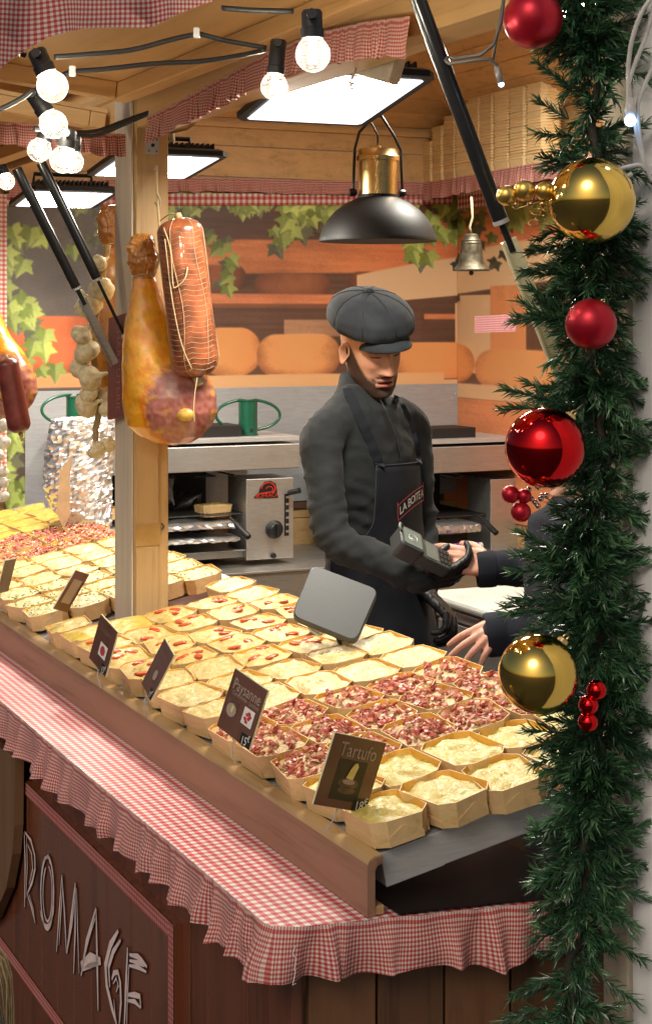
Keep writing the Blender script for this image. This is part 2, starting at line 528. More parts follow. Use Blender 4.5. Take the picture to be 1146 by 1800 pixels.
for k in range(9):
    d = 0.07 + 0.127 * k
    put('plank', me, ceil, MS @ Matrix.Translation((XW - d * math.cos(pit), 2.1, ZT + 0.03 + d * math.sin(pit))) @ Matrix.Rotation(-(R(90) - pit), 4, 'Y'))
# pale batten at the top of the end wall
b = MB(MS); b.box(0.4, XW - 0.01, YW - 0.022, YW - 0.001, ZT - 0.028, ZT - 0.004)
b.build('batten', M['pine_x'], endw)

# white painted boarding beyond the garland
b = MB(MS); b.box(0.452, 0.474, -1.1, -0.315, 0.02, 3.1)
tag(b.build('boarding', M['white_wood'], bevel=0.003), 'white painted boarding behind the fir garland', 'wall')
# posts
p_y = on(235, 640, 0, 0.40)[1]
post = thing('corner_post', 'pale wooden post with grey painted face rising among the gratin boxes', 'post', S(0.45, p_y + 0.07, 0.12))
b = MB(MS); b.box(0.4025, 0.50, p_y, p_y + 0.146, ZC - 0.3, H + 0.62)
b.build('shaft', M['pine_z'], post, bevel=0.003)
b = MB(MS); b.box(0.395, 0.4005, p_y + 0.001, p_y + 0.145, ZC - 0.3, H + 0.62)
b.build('painted_face', M['grey_wood'], post)
b = MB(MS)                      # proud board on the end face, with the strip of tape low down
b.box(0.404, 0.468, p_y - 0.012, p_y - 0.001, ZC - 0.2, H + 0.60)
b.build('facing_board', M['pine_z'], post, bevel=0.002)
b = MB(MS); b.box(0.402, 0.47, p_y - 0.0145, p_y - 0.0125, H + (565 - 955) * 4.5 / F, H + (565 - 918) * 4.5 / F)
b.build('packing_tape', plain('brown_tape', (0.50, 0.30, 0.10), 0.25, coat=0.3), post)
pl_c = on(268, 253, 1, p_y - 0.013)
b = MB(MS); b.box(pl_c[0] - 0.018, pl_c[0] + 0.018, p_y - 0.017, p_y - 0.0125, pl_c[2] - 0.028, pl_c[2] + 0.05)
pb = b.build('steel_plate', M['galv'], post)
b = MB(MS)
for dx in (-0.011, 0.011):
    for dz in (-0.02, 0.012):
        b.lathe([(0.0, -0.002), (0.0035, -0.002), (0.0035, 0.0015), (0.0, 0.002)], 8, Matrix.Translation((pl_c[0] + dx, p_y - 0.018, pl_c[2] + dz)) @ Matrix.Rotation(R(90), 4, 'X'))
b.build('screw', plain('brass_screw', (0.35, 0.28, 0.14), 0.4, 1.0), pb)
b = MB(MS); b.lathe([(0.0, -0.001), (0.005, -0.001), (0.005, 0.002), (0, 0.002)], 10, Matrix.Translation((pl_c[0], p_y - 0.0175, pl_c[2] - 0.004)) @ Matrix.Rotation(R(90), 4, 'X'))
b.build('bolt_hole', M['soot'], pb)
hk = on(272, 298, 1, p_y - 0.02)
b = MB(MS); b.tube([(hk[0], p_y - 0.012, hk[2]), (hk[0], p_y - 0.035, hk[2]), (hk[0], p_y - 0.038, hk[2] + 0.008)], 0.0028, 6)
b.build('nail', M['galv'], post)
hk2 = on(284, 926, 1, p_y - 0.01)
b = MB(MS); b.tube([(hk2[0] + 0.008 * math.cos(a), p_y - 0.006, hk2[2] + 0.008 * math.sin(a)) for a in [k * 0.5 for k in range(-3, 4)]], 0.002, 6)
b.build('hook', M['black_metal'], post)
b = MB(MS); b.box(0.455, 0.52, -0.30, -0.235, 0.02, H + 0.62)
tag(b.build('near_post', M['grey_wood'], bevel=0.003), 'grey wooden post hidden behind the hanging fir garland', 'post')

# beam over the opening, flaps
b = MB(MS); b.box(0.402, 0.50, p_y + 0.15, 4.44, H + 0.52, H + 0.615)
b.box(0.402, 0.50, -0.14, p_y - 0.02, H + 0.52, H + 0.615)
tag(b.build('opening_beam', M['pine_y'], bevel=0.003), 'long wooden beam over the counter opening behind the gingham frill', 'beam')

def flap(name, label, y0, y1, zh, droop, w=0.98):
    f = thing(name, label, 'awning flap', S(0.385, (y0 + y1) / 2, zh), 'wooden flaps raised over the counter')
    T = MS @ Matrix.Translation((0.385, 0, zh)) @ Matrix.Rotation(-droop, 4, 'Y')
    b = MB(T); b.box(-w, 0, y0, y1, 0.034, 0.046)
    b.build('panel', M['ply'], f)
    for (x0, x1, ya, yb, mt) in ((-0.045, 0, y0, y1, 'pine_y'), (-w, -w + 0.045, y0, y1, 'pine_y'), (-w + 0.047, -0.047, y0, y0 + 0.05, 'pine_x'), (-w + 0.047, -0.047, y1 - 0.05, y1, 'pine_x')):
        b = MB(T); b.box(x0, x1, ya, yb, -0.012, 0.033)
        b.build('frame_bar', M[mt], f, bevel=0.003)
    return f, T
fl1, T1 = flap('awning_flap', 'raised plywood flap with cable lights over the near half of the counter', -0.16, p_y + 0.01, H + 0.60, R(-6))
fl2, T2 = flap('awning_flap', 'farther raised wooden flap left of the post above two black struts', p_y + 0.20, 4.40, H + 0.55, R(-7))

# ------------------------------------------------------------------ counter
cnt = thing('market_counter', 'red brown planked market counter with a painted cheese sign on its front', 'counter', S(0.45, 2.2, 0))
random.seed(3)
me = plank_mesh(1, 0.0915, 0.02, 'x', M['mahogany'])
def vplank(mat, W, Hh):
    m_ = MB(); e = 0.0016; c = W / 2; t = 0.01
    prof = [(-t, -c + e), (-t + e, -c), (t - e, -c), (t, -c + e), (t, c - e), (t - e, c), (-t + e, c), (-t, c - e)]
    m_.loft([[Vector((x, y, z)) for x, y in prof] for z in (0, Hh)])
    me = m_.mesh('plank'); me.materials.append(mat); return me
me = vplank(M['mahogany'], 0.0915, ZC - 0.03 - 0.03)
y = 0.05 + 0.046
while y < 4.3:
    put('plank', me, cnt, MS @ Matrix.Translation((0.064 + random.uniform(-0.001, 0.001), y, 0.03))); y += 0.0935
me = vplank(M['brown_planks'], 0.112, ZC - 0.06)
x = 0.076 + 0.058
while x < 0.9:
    put('plank', me, cnt, MS @ Matrix.Translation((x, 0.058 - 0.17 * x, 0.03)) @ Matrix.Rotation(R(90) - 0.168, 4, 'Z')); x += 0.1145
b = MB(MS); b.add([(0.055, 0.045, ZC - 0.03), (0.9, -0.10, ZC - 0.03), (0.9, 4.3, ZC - 0.03), (0.055, 4.3, ZC - 0.03)] + [(0.055, 0.045, ZC - 0.006), (0.9, -0.10, ZC - 0.006), (0.9, 4.3, ZC - 0.006), (0.055, 4.3, ZC - 0.006)],
    [(3, 2, 1, 0), (4, 5, 6, 7), (0, 1, 5, 4), (1, 2, 6, 5), (2, 3, 7, 6), (3, 0, 4, 7)])
b.build('worktop', M['brown_planks'], cnt)

# painted sign on the counter front
XS = 0.046
s_hi = on(305, 1622, 0, XS); s_lo = on(60, 1737, 0, XS)
sy0 = s_hi[1] - 0.035; sy1 = 3.2; sz1 = s_hi[2] + 0.01; sz0 = s_lo[2]
sign = thing('shop_sign', 'glossy red brown wooden sign with pale brush lettering and gingham edging under the counter frill', 'sign', S(XS, (sy0 + sy1) / 2, sz0))
mg = wood('sign_wood', (0.17, 0.052, 0.023), (0.075, 0.022, 0.011), 'z', var=0.05, rough=0.22, coat=0.5, bumpy=0.03)
me = vplank(mg, 0.13, sz1 - sz0)
y = sy0 + 0.066
while y < sy1:
    put('plank', me, sign, MS @ Matrix.Translation((XS, y, sz0))); y += 0.1312
def tape(p0, p1, w, along, name='gingham_edging'):
    """flat woven tape on the sign, p0-p1 its centre line in (y, z)"""
    b = MB(MS)
    (ya, za), (yb, zb) = p0, p1
    L = math.hypot(yb - ya, zb - za); n = 2
    P = []; UV = []
    dy, dz = (yb - ya) / L, (zb - za) / L
    for k in (0, 1):
        P.append([Vector((XS - 0.0125, ya + dy * L * k - dz * w * q, za + dz * L * k + dy * w * q)) for q in (-0.5, 0.5)])
        UV.append([(L * k, w * q) for q in (-0.5, 0.5)])
    b.grid(P, UV)
    return b.build(name, M['trim'], sign, uv=True)
tape((sy0 + 0.03, sz1 - 0.017), (sy1, sz1 - 0.017), 0.03, 'y')
tape((sy0 + 0.015, sz0), (sy0 + 0.015, sz1 - 0.002), 0.03, 'z')
tape((sy0 + 0.03, sz0 + 0.017), (sy1, sz0 + 0.017), 0.03, 'y')
# brush letters: strokes drawn on the sign's face
def strokes(name, sts, mat, dx, grow=0.0):
    b = MB(MS)
    for pts, w in sts:
        q = [on(x / 3.37, 1400 + y / 3.37, 0, XS - dx) for x, y in pts]
        n = len(q)
        P = []
        for i, p in enumerate(q):
            t = q[min(i + 1, n - 1)] - q[max(i - 1, 0)]; t.normalize()
            s_ = Vector((0, -t.z, t.y))
            e = (0.45 if i in (0, n - 1) else 1.0)
            ext = (t * (-grow if i == 0 else grow)) if i in (0, n - 1) else Vector()
            P.append([p + ext - s_ * (w * e + grow), p + ext + s_ * (w * e + grow)])
        b.grid(P)
    return b.build(name, mat, sign)
def arc(cx, cy, rx, ry, a0, a1, n=14):
    return [(cx + rx * math.cos(R(a0 + (a1 - a0) * k / n)), cy + ry * math.sin(R(a0 + (a1 - a0) * k / n))) for k in range(n + 1)]
LW = 0.0045
letters = {
 'R': [([(146, 215), (152, 400), (148, 655)], LW), ([(160, 240), (164, 420), (156, 600)], .003), ([(150, 212), (185, 260), (208, 350), (210, 430), (192, 510), (163, 580)], LW), ([(166, 285), (190, 340), (196, 430), (176, 520)], .003), ([(163, 575), (190, 660), (211, 750)], LW), ([(176, 580), (200, 670), (206, 720)], .0025)],
 'O': [(arc(282, 570, 38, 215, -100, 265, 26), LW), (arc(284, 575, 27, 165, -80, 250, 22), .003), (arc(280, 585, 45, 180, 20, 150, 12), .003), ([(262, 380), (288, 350), (300, 400)], .004)],
 'M': [([(337, 920), (352, 700), (369, 465)], LW), ([(369, 475), (384, 690), (396, 930)], LW), ([(352, 880), (362, 700), (372, 560)], .003), ([(398, 930), (424, 720), (448, 512)], LW + .001), ([(404, 900), (428, 760), (446, 600)], .003), ([(448, 525), (447, 800), (438, 1050)], LW), ([(456, 545), (462, 800), (470, 1050)], .003)],
 'A': [([(482, 1062), (515, 860), (570, 663)], .006), ([(496, 980), (528, 840), (566, 720)], .003), ([(571, 668), (577, 960), (583, 1268)], .006), ([(482, 1000), (540, 968), (598, 975)], .016), ([(486, 1030), (540, 1000), (584, 985)], .006)],
 'G': [([(702, 795), (655, 880), (626, 1000), (634, 1120), (664, 1250), (690, 1345)], .008), ([(716, 850), (672, 920), (645, 1010), (652, 1130)], .006), ([(664, 1085), (676, 1045), (700, 1040), (714, 1100), (718, 1220), (708, 1350)], .0055), ([(672, 1110), (690, 1075), (702, 1120), (690, 1160)], .003), ([(676, 1200), (684, 1300), (700, 1380)], .003)],
 'E': [([(757, 895), (748, 1120), (738, 1380)], .006), ([(766, 1000), (758, 1150), (752, 1370)], .003), ([(768, 938), (818, 948), (842, 975), (872, 1010)], .006), ([(768, 972), (822, 985), (855, 1005)], .005), ([(764, 1002), (815, 1010), (868, 1040)], .005), ([(756, 1175), (800, 1175), (830, 1185), (836, 1255)], .006), ([(752, 1208), (800, 1215), (832, 1250)], .005)],
 'F': [([(126, 185), (128, 250)], LW), ([(108, 350), (104, 420)], LW), ([(66, 500), (60, 570)], LW), ([(120, 215), (116, 250)], .003)],
}
m_let = plain('pale_brush_paint', (0.74, 0.58, 0.54), 0.6)
m_sh = plain('dark_letter_outline', (0.045, 0.014, 0.012), 0.5)
for ch, st in letters.items():
    o = strokes('letter', st, m_sh, 0.0125, 0.0022)
    o['label'] = 'letter %s in pale brush strokes on the sign' % ch
    l2 = strokes('brush_stroke', st, m_let, 0.0145)
    l2.parent = o
    l2.location = (0, 0, 0)
# dark bracing board under the left end of the counter
q = [on(px, py, 0, 0.02) for px, py in ((-120, 1230), (38, 1330), (37, 1450), (33, 1500), (22, 1560), (0, 1612), (-120, 1700))]
b = MB(MS); b.prism([Vector((0.005, p[1], p[2])) for p in q], (0.022, 0, 0))
tag(b.build('wooden_bracket', wood('bracket_wood', (0.20, 0.10, 0.045), (0.13, 0.06, 0.028), 'z', knots=False)), 'curved brown wooden bracket under the frill at the left end of the sign', 'bracket')

# ------------------------------------------------------------------ tablecloth and frills
def ruffle(name, path, drop, mat, seed, amp=0.012, gather=1.5, header=0.006, freq=42.0, parent=None, out=Vector((0, 0, 0)), droopf=None, step=0.005, rows=9, slant=0.0, Mx=MS):
    """gathered strip of cloth hanging from a path (stall frame)"""
    path = [Vector(p) for p in path]
    seg = [(path[i + 1] - path[i]).length for i in range(len(path) - 1)]
    L = sum(seg); n = int(L / step)
    P = [[] for _ in range(rows)]; UV = [[] for _ in range(rows)]
    rnd = random.Random(seed); o1 = rnd.uniform(0, 100)
    ph = 0.0
    for i in range(n + 1):
        d = L * i / n; k = 0; e = d
        while k < len(seg) - 1 and e > seg[k]: e -= seg[k]; k += 1
        p = path[k].lerp(path[k + 1], min(1, e / seg[k]))
        t = path[min(k + 1, len(path) - 1)] - path[k]; t.normalize()
        nrm = Vector((0, 0, 1)).cross(t)
        if nrm.length < 1e-5: nrm = Vector((1, 0, 0))
        nrm.normalize()
        if out.length and nrm.dot(out) < 0: nrm = -nrm
        ph += step * freq * (1 + 1.5 * mnoise.noise(Vector((d * 13, o1, 0)))) * 2 * PI / 2.6
        a1 = mnoise.noise(Vector((d * 5, o1 + 7, 0)))
        low = mnoise.noise(Vector((d * 3.0, o1 + 20, 0))) * 0.35 + 0.15 * math.sin(ph * 0.5)
        dr = drop * (1 + 0.30 * low + 0.10 * mnoise.noise(Vector((d * 16, o1 + 3, 0)))) if droopf is None else droopf(d) * (1 + 0.1 * low)
        for r_ in range(rows):
            f = r_ / (rows - 1)
            spread = f ** 0.8
            w = amp * spread * (0.55 + 1.5 * abs(a1)) * (math.sin(ph + 0.8 * math.sin(ph * 0.37) + f * 0.6 * a1) + 0.55 * math.sin(ph * 1.73 + 2 + a1 * 3))
            w += 0.0012 * math.sin(ph * 2.3) * (1 - f) + amp * 0.8 * f * mnoise.noise(Vector((d * 14, f * 2, o1)))
            side = amp * 0.7 * spread * math.cos(ph)
            q = p + nrm * (w + amp * 0.9 * spread) + t * side + Vector((0, 0, -dr * f)) + Vector((0, 0, header if r_ == 0 else 0))
            P[r_].append(q); UV[r_].append((d * gather, f * dr * 1.08 + 0.001 * math.sin(ph)))
    b = MB(Mx); b.grid(P, UV)
    return b.build(name, mat, parent, smooth=180, uv=True)

tc = thing('tablecloth', 'red and white gingham tablecloth with a gathered frill covering the counter', 'tablecloth', S(0.3, 2.0, ZC - 0.005))
b = MB(MS)
P = []; UV = []
for i in range(12):
    x = 0.90 * (i / 11) ** 1.0
    row = []; ur = []
    for j in range(80):
        y0 = -0.17 * x + 0.018 * max(0, 1 - x / 0.05) ** 2
        y = y0 + (4.3 - y0) * j / 79
        row.append(Vector((x, y, ZC + 0.0008 * mnoise.noise(Vector((x * 8, y * 8, 0))))))
        ur.append((x, y))
    P.append(row); UV.append(ur)
b.grid(P, UV)
b.build('cloth_top', M['cloth'], tc, smooth=180, uv=True)
b = MB(MS)                         # piped seam along the edge
edge = [(0.9, -0.153, ZC)] + [(x, -0.17 * x + 0.0, ZC) for x in (0.7, 0.5, 0.3, 0.15, 0.08, 0.045)] + [(0.022, 0.003, ZC), (0.008, 0.012, ZC), (0.0, 0.032, ZC)] + [(0.002 * math.sin(k * 1.7), 0.1 + k * 0.35, ZC) for k in range(12)]
b.tube([Vector(e) + Vector((0, 0, -0.001)) for e in edge], 0.0022, 6)
b.build('seam', plain('pink_piping', (0.55, 0.30, 0.30), 0.7), tc, smooth=180)
rpath = [Vector(e) + Vector((-0.004, -0.002, -0.002)) for e in edge]
ruffle('frill', rpath, 0.083, M['frill'], 5, amp=0.0125, gather=1.45, parent=tc, out=Vector((-0.4, -1, 0)), freq=23, rows=11)
b = MB(MS)                         # loose threads at the corner join
c0 = on(520, 1662, 0, -0.012)
for k in range(3):
    b.tube([c0 + Vector((0.0, 0, -0.019 * k)), c0 + Vector((-0.004, 0.003 * (-1) ** k, -0.012 - 0.024 * k)), c0 + Vector((0, 0, -0.019 * (k + 1)))], 0.0006, 5)
b.build('stitching', M['white_plastic'], tc)

# frill on the beam of the opening and on the flap
fb = thing('gingham_frill', 'long gathered gingham frill along the beam above the counter opening', 'frill', S(0.39, 1.0, H + 0.5))
pa = [on(px, py, 0, 0.375) for px, py in ((722, 34), (640, 44), (560, 62), (480, 92), (400, 135), (340, 168), (290, 195), (262, 208))]
pa[-1] = Vector((0.372, pa[-1][1], pa[-1][2]))
ruffle('cloth', pa, 0.062, M['frill'], 11, amp=0.007, gather=1.5, parent=fb, out=Vector((-1, 0, 0)), freq=55)
fb2 = thing('gingham_frill', 'gathered gingham frill left of the post top behind the light bulbs', 'frill', S(0.0, p_y, H + 0.5))
yy = p_y - 0.02
pa = [Vector((0.375, yy + 0.01, 0)), Vector((0.30, yy, 0)), Vector((0.2, yy, 0)), Vector((0.1, yy, 0)), Vector((-0.1, yy, 0)), Vector((-0.4, yy, 0))]
pz = [on(250, 240, 1, yy)[2], on(215, 240, 1, yy)[2], on(150, 232, 1, yy)[2], on(80, 222, 1, yy)[2], on(0, 216, 1, yy)[2], on(0, 210, 1, yy)[2]]
pa = [Vector((p.x, p.y, q)) for p, q in zip(pa, pz)]
ruffle('cloth', pa, 0.055, M['frill'], 13, amp=0.008, gather=1.5, parent=fb2, out=Vector((0, -1, 0)), freq=55)
fb3 = thing('gingham_frill', 'large foreground gingham frill hanging along the near edge of the flap', 'frill', S(-0.2, -0.2, H + 0.5))
yy = -0.185
pa = [on(px, py, 1, yy) for px, py in ((-60, -60), (30, -62), (130, -66), (250, -70), (330, -74), (450, -78), (640, -84))]
ruffle('cloth', pa, 0.13, M['frill'], 17, amp=0.010, gather=1.15, parent=fb3, out=Vector((0, -1, 0)), freq=20, rows=14,
       droopf=lambda d: float(np.interp(d, [0, .05, .105, .17, .25, .31, .39, .48], [.16, .139, .101, .094, .096, .078, .052, .03])))
# interior frills and the flat gingham band at the top of the mural
fi = thing('gingham_frill', 'gathered gingham frill along the top of the end wall mural', 'frill', S(1.6, YW - 0.03, H + 0.5))
pe = [on(px, py, 1, YW - 0.035) for px, py in ((15, 322), (180, 318), (300, 314), (420, 316), (560, 320), (690, 320), (746, 322))]
ruffle('cloth', pe, 0.055, M['frill'], 21, amp=0.006, gather=1.4, parent=fi, out=Vector((0, -1, 0)), freq=40, step=0.007, rows=6)
fj = thing('gingham_frill', 'gathered gingham frill under the shelf of stacked wooden boxes', 'frill', S(XW - 0.3, 3.6, H + 0.5))
SHX = XW - 0.20
SZ = on(756, 319, 0, SHX)[2]
ruffle('cloth', [(SHX - 0.01, 4.40, SZ - 0.012), (SHX - 0.01, 3.8, SZ - 0.004), (SHX - 0.01, 3.2, SZ + 0.002), (SHX - 0.01, 2.7, SZ)], 0.072, M['frill'], 23, amp=0.006, gather=1.4, parent=fj, out=Vector((-1, 0, 0)), freq=40, step=0.007, rows=6)
def flatband(pts, h, name, label, mt=None):
    b = MB(MS); P = [[], []]; UV = [[], []]; d = 0
    for i, p in enumerate(pts):
        if i: d += (Vector(p) - Vector(pts[i - 1])).length
        P[0].append(Vector(p)); P[1].append(Vector(p) - Vector((0, 0, h)))
        UV[0].append((d, 0)); UV[1].append((d, h))
    b.grid(P, UV)
    return tag(b.build(name, mt or M['band'], uv=True), label, 'ribbon')
flatband([on(px, 340, 1, YW - 0.02) for px in (12, 300, 795)], 0.052, 'gingham_band', 'flat large-check gingham band under the frill on the end wall')
flatband([(XW - 0.03, 4.40, SZ - 0.05), (XW - 0.03, 3.1, SZ - 0.05)], 0.075, 'gingham_band', 'flat large-check gingham band behind the hanging bell')
flatband([on(834, 556, 0, 2.3), on(906, 552, 0, 2.3)], 0.066, 'gingham_ribbon', 'short pale gingham ribbon end beside the fir sprig', gingham('pale_gingham', 0.009, red=(0.62, 0.14, 0.18), white=(0.80, 0.55, 0.55)))
# gingham strip at the left edge of the mural
yy = YW - 0.06
b = MB(MS); a0, a1 = on(-30, 340, 1, yy), on(13, 340, 1, yy); zb = on(0, 880, 1, yy)[2]
b.grid([[Vector((a0[0], yy, a0[2])), Vector((a1[0], yy, a0[2]))], [Vector((a0[0], yy, zb)), Vector((a1[0], yy, zb))]], [[(0, 0), (0.11, 0)], [(0, a0[2] - zb), (0.11, a0[2] - zb)]])
tag(b.build('gingham_strip', gingham('gingham_strip', 0.02, red=(0.62, 0.10, 0.04)), uv=True), 'upright orange-red gingham strip at the left edge of the mural', 'ribbon')
# ------------------------------------------------------------------ display stand
ds = thing('display_stand', 'long display stand with brown veneered front board and bare steel sides', 'display stand', S(0.45, 2.1, ZC))
YE = 4.30
b = MB(MS)
zt = H - 0.862
prof = [(0.158, ZC + 0.001)] + [(0.158, zt - 0.012), (0.1615, zt - 0.004), (0.170, zt)] + [(0.186, zt + 0.002), (0.186, zt - 0.008), (0.176, zt - 0.012), (0.172, zt - 0.02), (0.172, ZC + 0.001)]
b.loft([[Vector((x, y, z)) for x, z in prof] for y in (-0.012, YE)])
b.build('front_board', M['board'], ds, smooth=35)
b = MB(MS)
b.loft([[Vector((x, y, z)) for x, z in [(0.1585, zt - 0.008), (0.1625, zt - 0.0005), (0.170, zt + 0.0035), (0.185, zt + 0.0055), (0.185, zt + 0.0025), (0.171, zt + 0.0005), (0.1645, zt - 0.004)]] for y in (-0.0115, YE)])
b.build('rounded_edge', M['board_edge'], ds, smooth=60)
b = MB(MS); b.box(0.1725, 0.19, -0.01, 0.02, ZC + 0.001, ZC + 0.016)
b.build('foot', M['board_edge'], ds, bevel=0.002)
def tray(y0, y1):
    T = MS @ Matrix.Translation((0.195, 0, tray_z(0.195) - 0.004)) @ Matrix.Rotation(-TILT, 4, 'Y')
    b = MB(T); b.box(0.0, 0.60, y0, y1, -0.058, -0.001)
    o = b.build('steel_tray', M['galv'], ds, bevel=0.0015)
    b = MB(T)
    b.prism([Vector((0.0, y0 - 0.0012, -0.001)), Vector((0.0, y0 - 0.0012, -0.058)), Vector((0.11, y0 - 0.0012, -0.058))], (0, 0.0008, 0))
    b.build('folded_corner', M['galv'], o)
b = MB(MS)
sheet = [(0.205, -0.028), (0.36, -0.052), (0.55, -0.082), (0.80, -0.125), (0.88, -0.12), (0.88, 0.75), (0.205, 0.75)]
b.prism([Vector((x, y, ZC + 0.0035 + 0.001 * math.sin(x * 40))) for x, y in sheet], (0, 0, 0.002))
b.build('shade_plastic_sheet', plain('shade_black_plastic', (0.012, 0.011, 0.011), 0.25, scale=12, bumpy=0.4, coat=0.3), ds)  # added plastic film; its black stands in for the shade under the tray
tray(0.015, p_y - 0.06); tray(p_y + 0.17, YE)

# ------------------------------------------------------------------ wooden boxes of gratin
A, Bx, CUT, HB = 0.0757, 0.0547, 0.022, 0.045
def octo(a, b_, c):
    return [(-b_ + c, -a), (b_ - c, -a), (b_, -a + c), (b_, a - c), (b_ - c, a), (-b_ + c, a), (-b_, a - c), (-b_, -a + c)]
def octo_fine(a, b_, c, n=24):
    base = octo(a, b_, c); out = []
    per = []
    for i in range(8):
        p, q = base[i], base[(i + 1) % 8]
        k = 4 if i % 2 == 0 else 2
        for j in range(k): out.append((p[0] + (q[0] - p[0]) * j / k, p[1] + (q[1] - p[1]) * j / k))
    return out
def box_body(seed):
    rnd = random.Random(seed)
    m_ = MB()
    def ring(s_, z, inset=0.0, wob=0.0):
        return [Vector((x, y, z + (rnd.uniform(-wob, wob)))) for x, y in octo(A * s_ - inset, Bx * s_ - inset, CUT * (0.9 if s_ < 1 else 1))]
    r0 = ring(0.90, 0); r1 = ring(1.0, HB, 0, 0.0022)
    r2 = [Vector((p.x * 0.975, p.y * 0.98, p.z)) for p in r1]; r3 = [Vector((p.x * 0.97, p.y * 0.97, 0.0025)) for p in r0]
    m_.loft([r0, r1, r2, r3])
    # folded veneer ends: a pointed flap on the short and long sides
    for sgn in (-1, 1):
        for (ax, hw, ed) in (('y', Bx, A), ('x', A, Bx)):
            w = hw - CUT * 0.9
            pts = [(-w * 0.95, 0.001), (w * 0.95, 0.001), (w * 0.9, HB * 0.40), (0.12 * w, HB * 0.72 if ax == 'y' else HB * 0.5), (-w * 0.92, HB * 0.30)]
            P = []
            for u_, z in pts:
                e = ed * (0.90 + 0.10 * z / HB) + 0.0006
                P.append(Vector((u_, sgn * e, z)) if ax == 'y' else Vector((sgn * e, u_, z)))
            d = Vector((0, sgn * 0.0011, 0)) if ax == 'y' else Vector((sgn * 0.0011, 0, 0))
            m_.prism(P, d)
    return m_
def filling(seed, base, amp, scale, dome, mode=None, lift=0.0):
    """disc of food inside the box"""
    m_ = MB(); o1 = seed * 13.7
    outer = octo_fine(A * 0.968, Bx * 0.968, CUT)
    n = len(outer); rows = 13
    P = []
    vs = [Vector((0, 0, 0))]; fs = []
    for r_ in range(1, rows + 1):
        for x, y in outer: vs.append(Vector((x * r_ / rows, y * r_ / rows, 0)))
    for k in range(n): fs.append((0, 1 + k, 1 + (k + 1) % n))
    for r_ in range(rows - 1):
        for k in range(n):
            a = 1 + r_ * n + k; b_ = 1 + r_ * n + (k + 1) % n
            fs.append((a, a + n, b_ + n, b_))
    cols = []
    for v in vs:
        q = max(abs(v.x) / Bx, abs(v.y) / A)
        h = base + dome * (1 - q * q)
        nz = mnoise.fractal(Vector((v.x * scale + o1, v.y * scale, 0)), 0.6, 2.1, 4)
        if mode == 'ridge':
            # strips of cheese laid across the box
            w = v.y * 1.0 + 0.25 * v.x + 0.004 * mnoise.noise(Vector((v.x * 30 + o1, v.y * 30, 0)))
            h += amp * (0.5 * math.sin(w * 2 * PI / 0.021 + o1) + 0.5 * nz)
            h += amp * 0.35 * math.sin((v.x * 2 + w) * 2 * PI / 0.011)
        elif mode == 'slice':
            h += amp * nz * 0.7 + (0.003 if (v.y * 0.8 + v.x * 0.6 + 0.012 * math.sin(o1)) > 0 else 0)
        else: h += amp * nz
        hn = (h - base - dome * (1 - q * q)) / amp
        if q > 0.97: h -= 0.005
        v.z = min(h, HB + 0.012)
        br = max(0, min(1, (q - 0.82) * 4)) * (0.5 + 0.8 * mnoise.noise(Vector((v.x * 40, v.y * 40, o1))))
        br = max(0, min(1, br + max(0, nz - 0.35) * 0.4))
        cols.append((br, max(0, min(1, 0.5 + 0.55 * hn)), 0))
    m_.add(vs, fs, cols=cols)
    return m_
def food_mat(name, pale, mid, brown, spots=None, spot_amt=0.0, rough=0.42, nscale=70.0):
    m, nt, bs = newmat(name)
    v = coords(nt)
    f = noise_tex(nt, v, nscale, 6.0, 0.7, 0.4)
    g = noise_tex(nt, v, 26.0, 4.0, 0.6, 0.8)
    c = ramp(nt, f, [(0.32, tuple(x * 0.82 for x in mid)), (0.45, mid), (0.64, pale)])
    vc = nd(nt, 'ShaderNodeVertexColor'); vc.layer_name = 'Col'
    sp = nd(nt, 'ShaderNodeSeparateColor'); nt.links.new(vc.outputs['Color'], sp.inputs[0])
    ml = nd(nt, 'ShaderNodeMath', operation='MULTIPLY'); nt.links.new(sp.outputs['Red'], ml.inputs[0])
    gr = ramp(nt, g, [(0.35, (0.15,) * 3), (0.6, (1, 1, 1))]); nt.links.new(gr, ml.inputs[1])
    c = mixc(nt, ramp(nt, sp.outputs['Green'], [(0.10, (0.75,) * 3), (0.55, (0, 0, 0))]), c, tuple(x * 0.62 + y * 0.25 for x, y in zip(mid, brown)))
    c = mixc(nt, ml.outputs[0], c, brown)
    gb = ramp(nt, g, [(0.66, (0, 0, 0)), (0.80, (0.6,) * 3)])
    c = mixc(nt, gb, c, brown)
    if spots:
        vo = nd(nt, 'ShaderNodeTexVoronoi'); setin(vo, Scale=110.0); nt.links.new(v, vo.inputs['Vector'])
        sf = ramp(nt, vo.outputs['Distance'], [(spot_amt * 0.6, (1, 1, 1)), (spot_amt, (0, 0, 0))])
        g2 = noise_tex(nt, v, 34.0, 3.0)
        sf2 = mixc(nt, 1.0, sf, ramp(nt, g2, [(0.48, (0, 0, 0)), (0.58, (1, 1, 1))]), 'MULTIPLY')
        c = mixc(nt, sf2, c, spots)
    nt.links.new(c, bs.inputs['Base Color'])
    setin(bs, Roughness=rough)
    bs.inputs['Specular IOR Level'].default_value = 0.6
    bs.inputs['Coat Weight'].default_value = 0.25; bs.inputs['Coat Roughness'].default_value = 0.3
    bump(nt, bs, f, 0.9, 0.006)
    return m
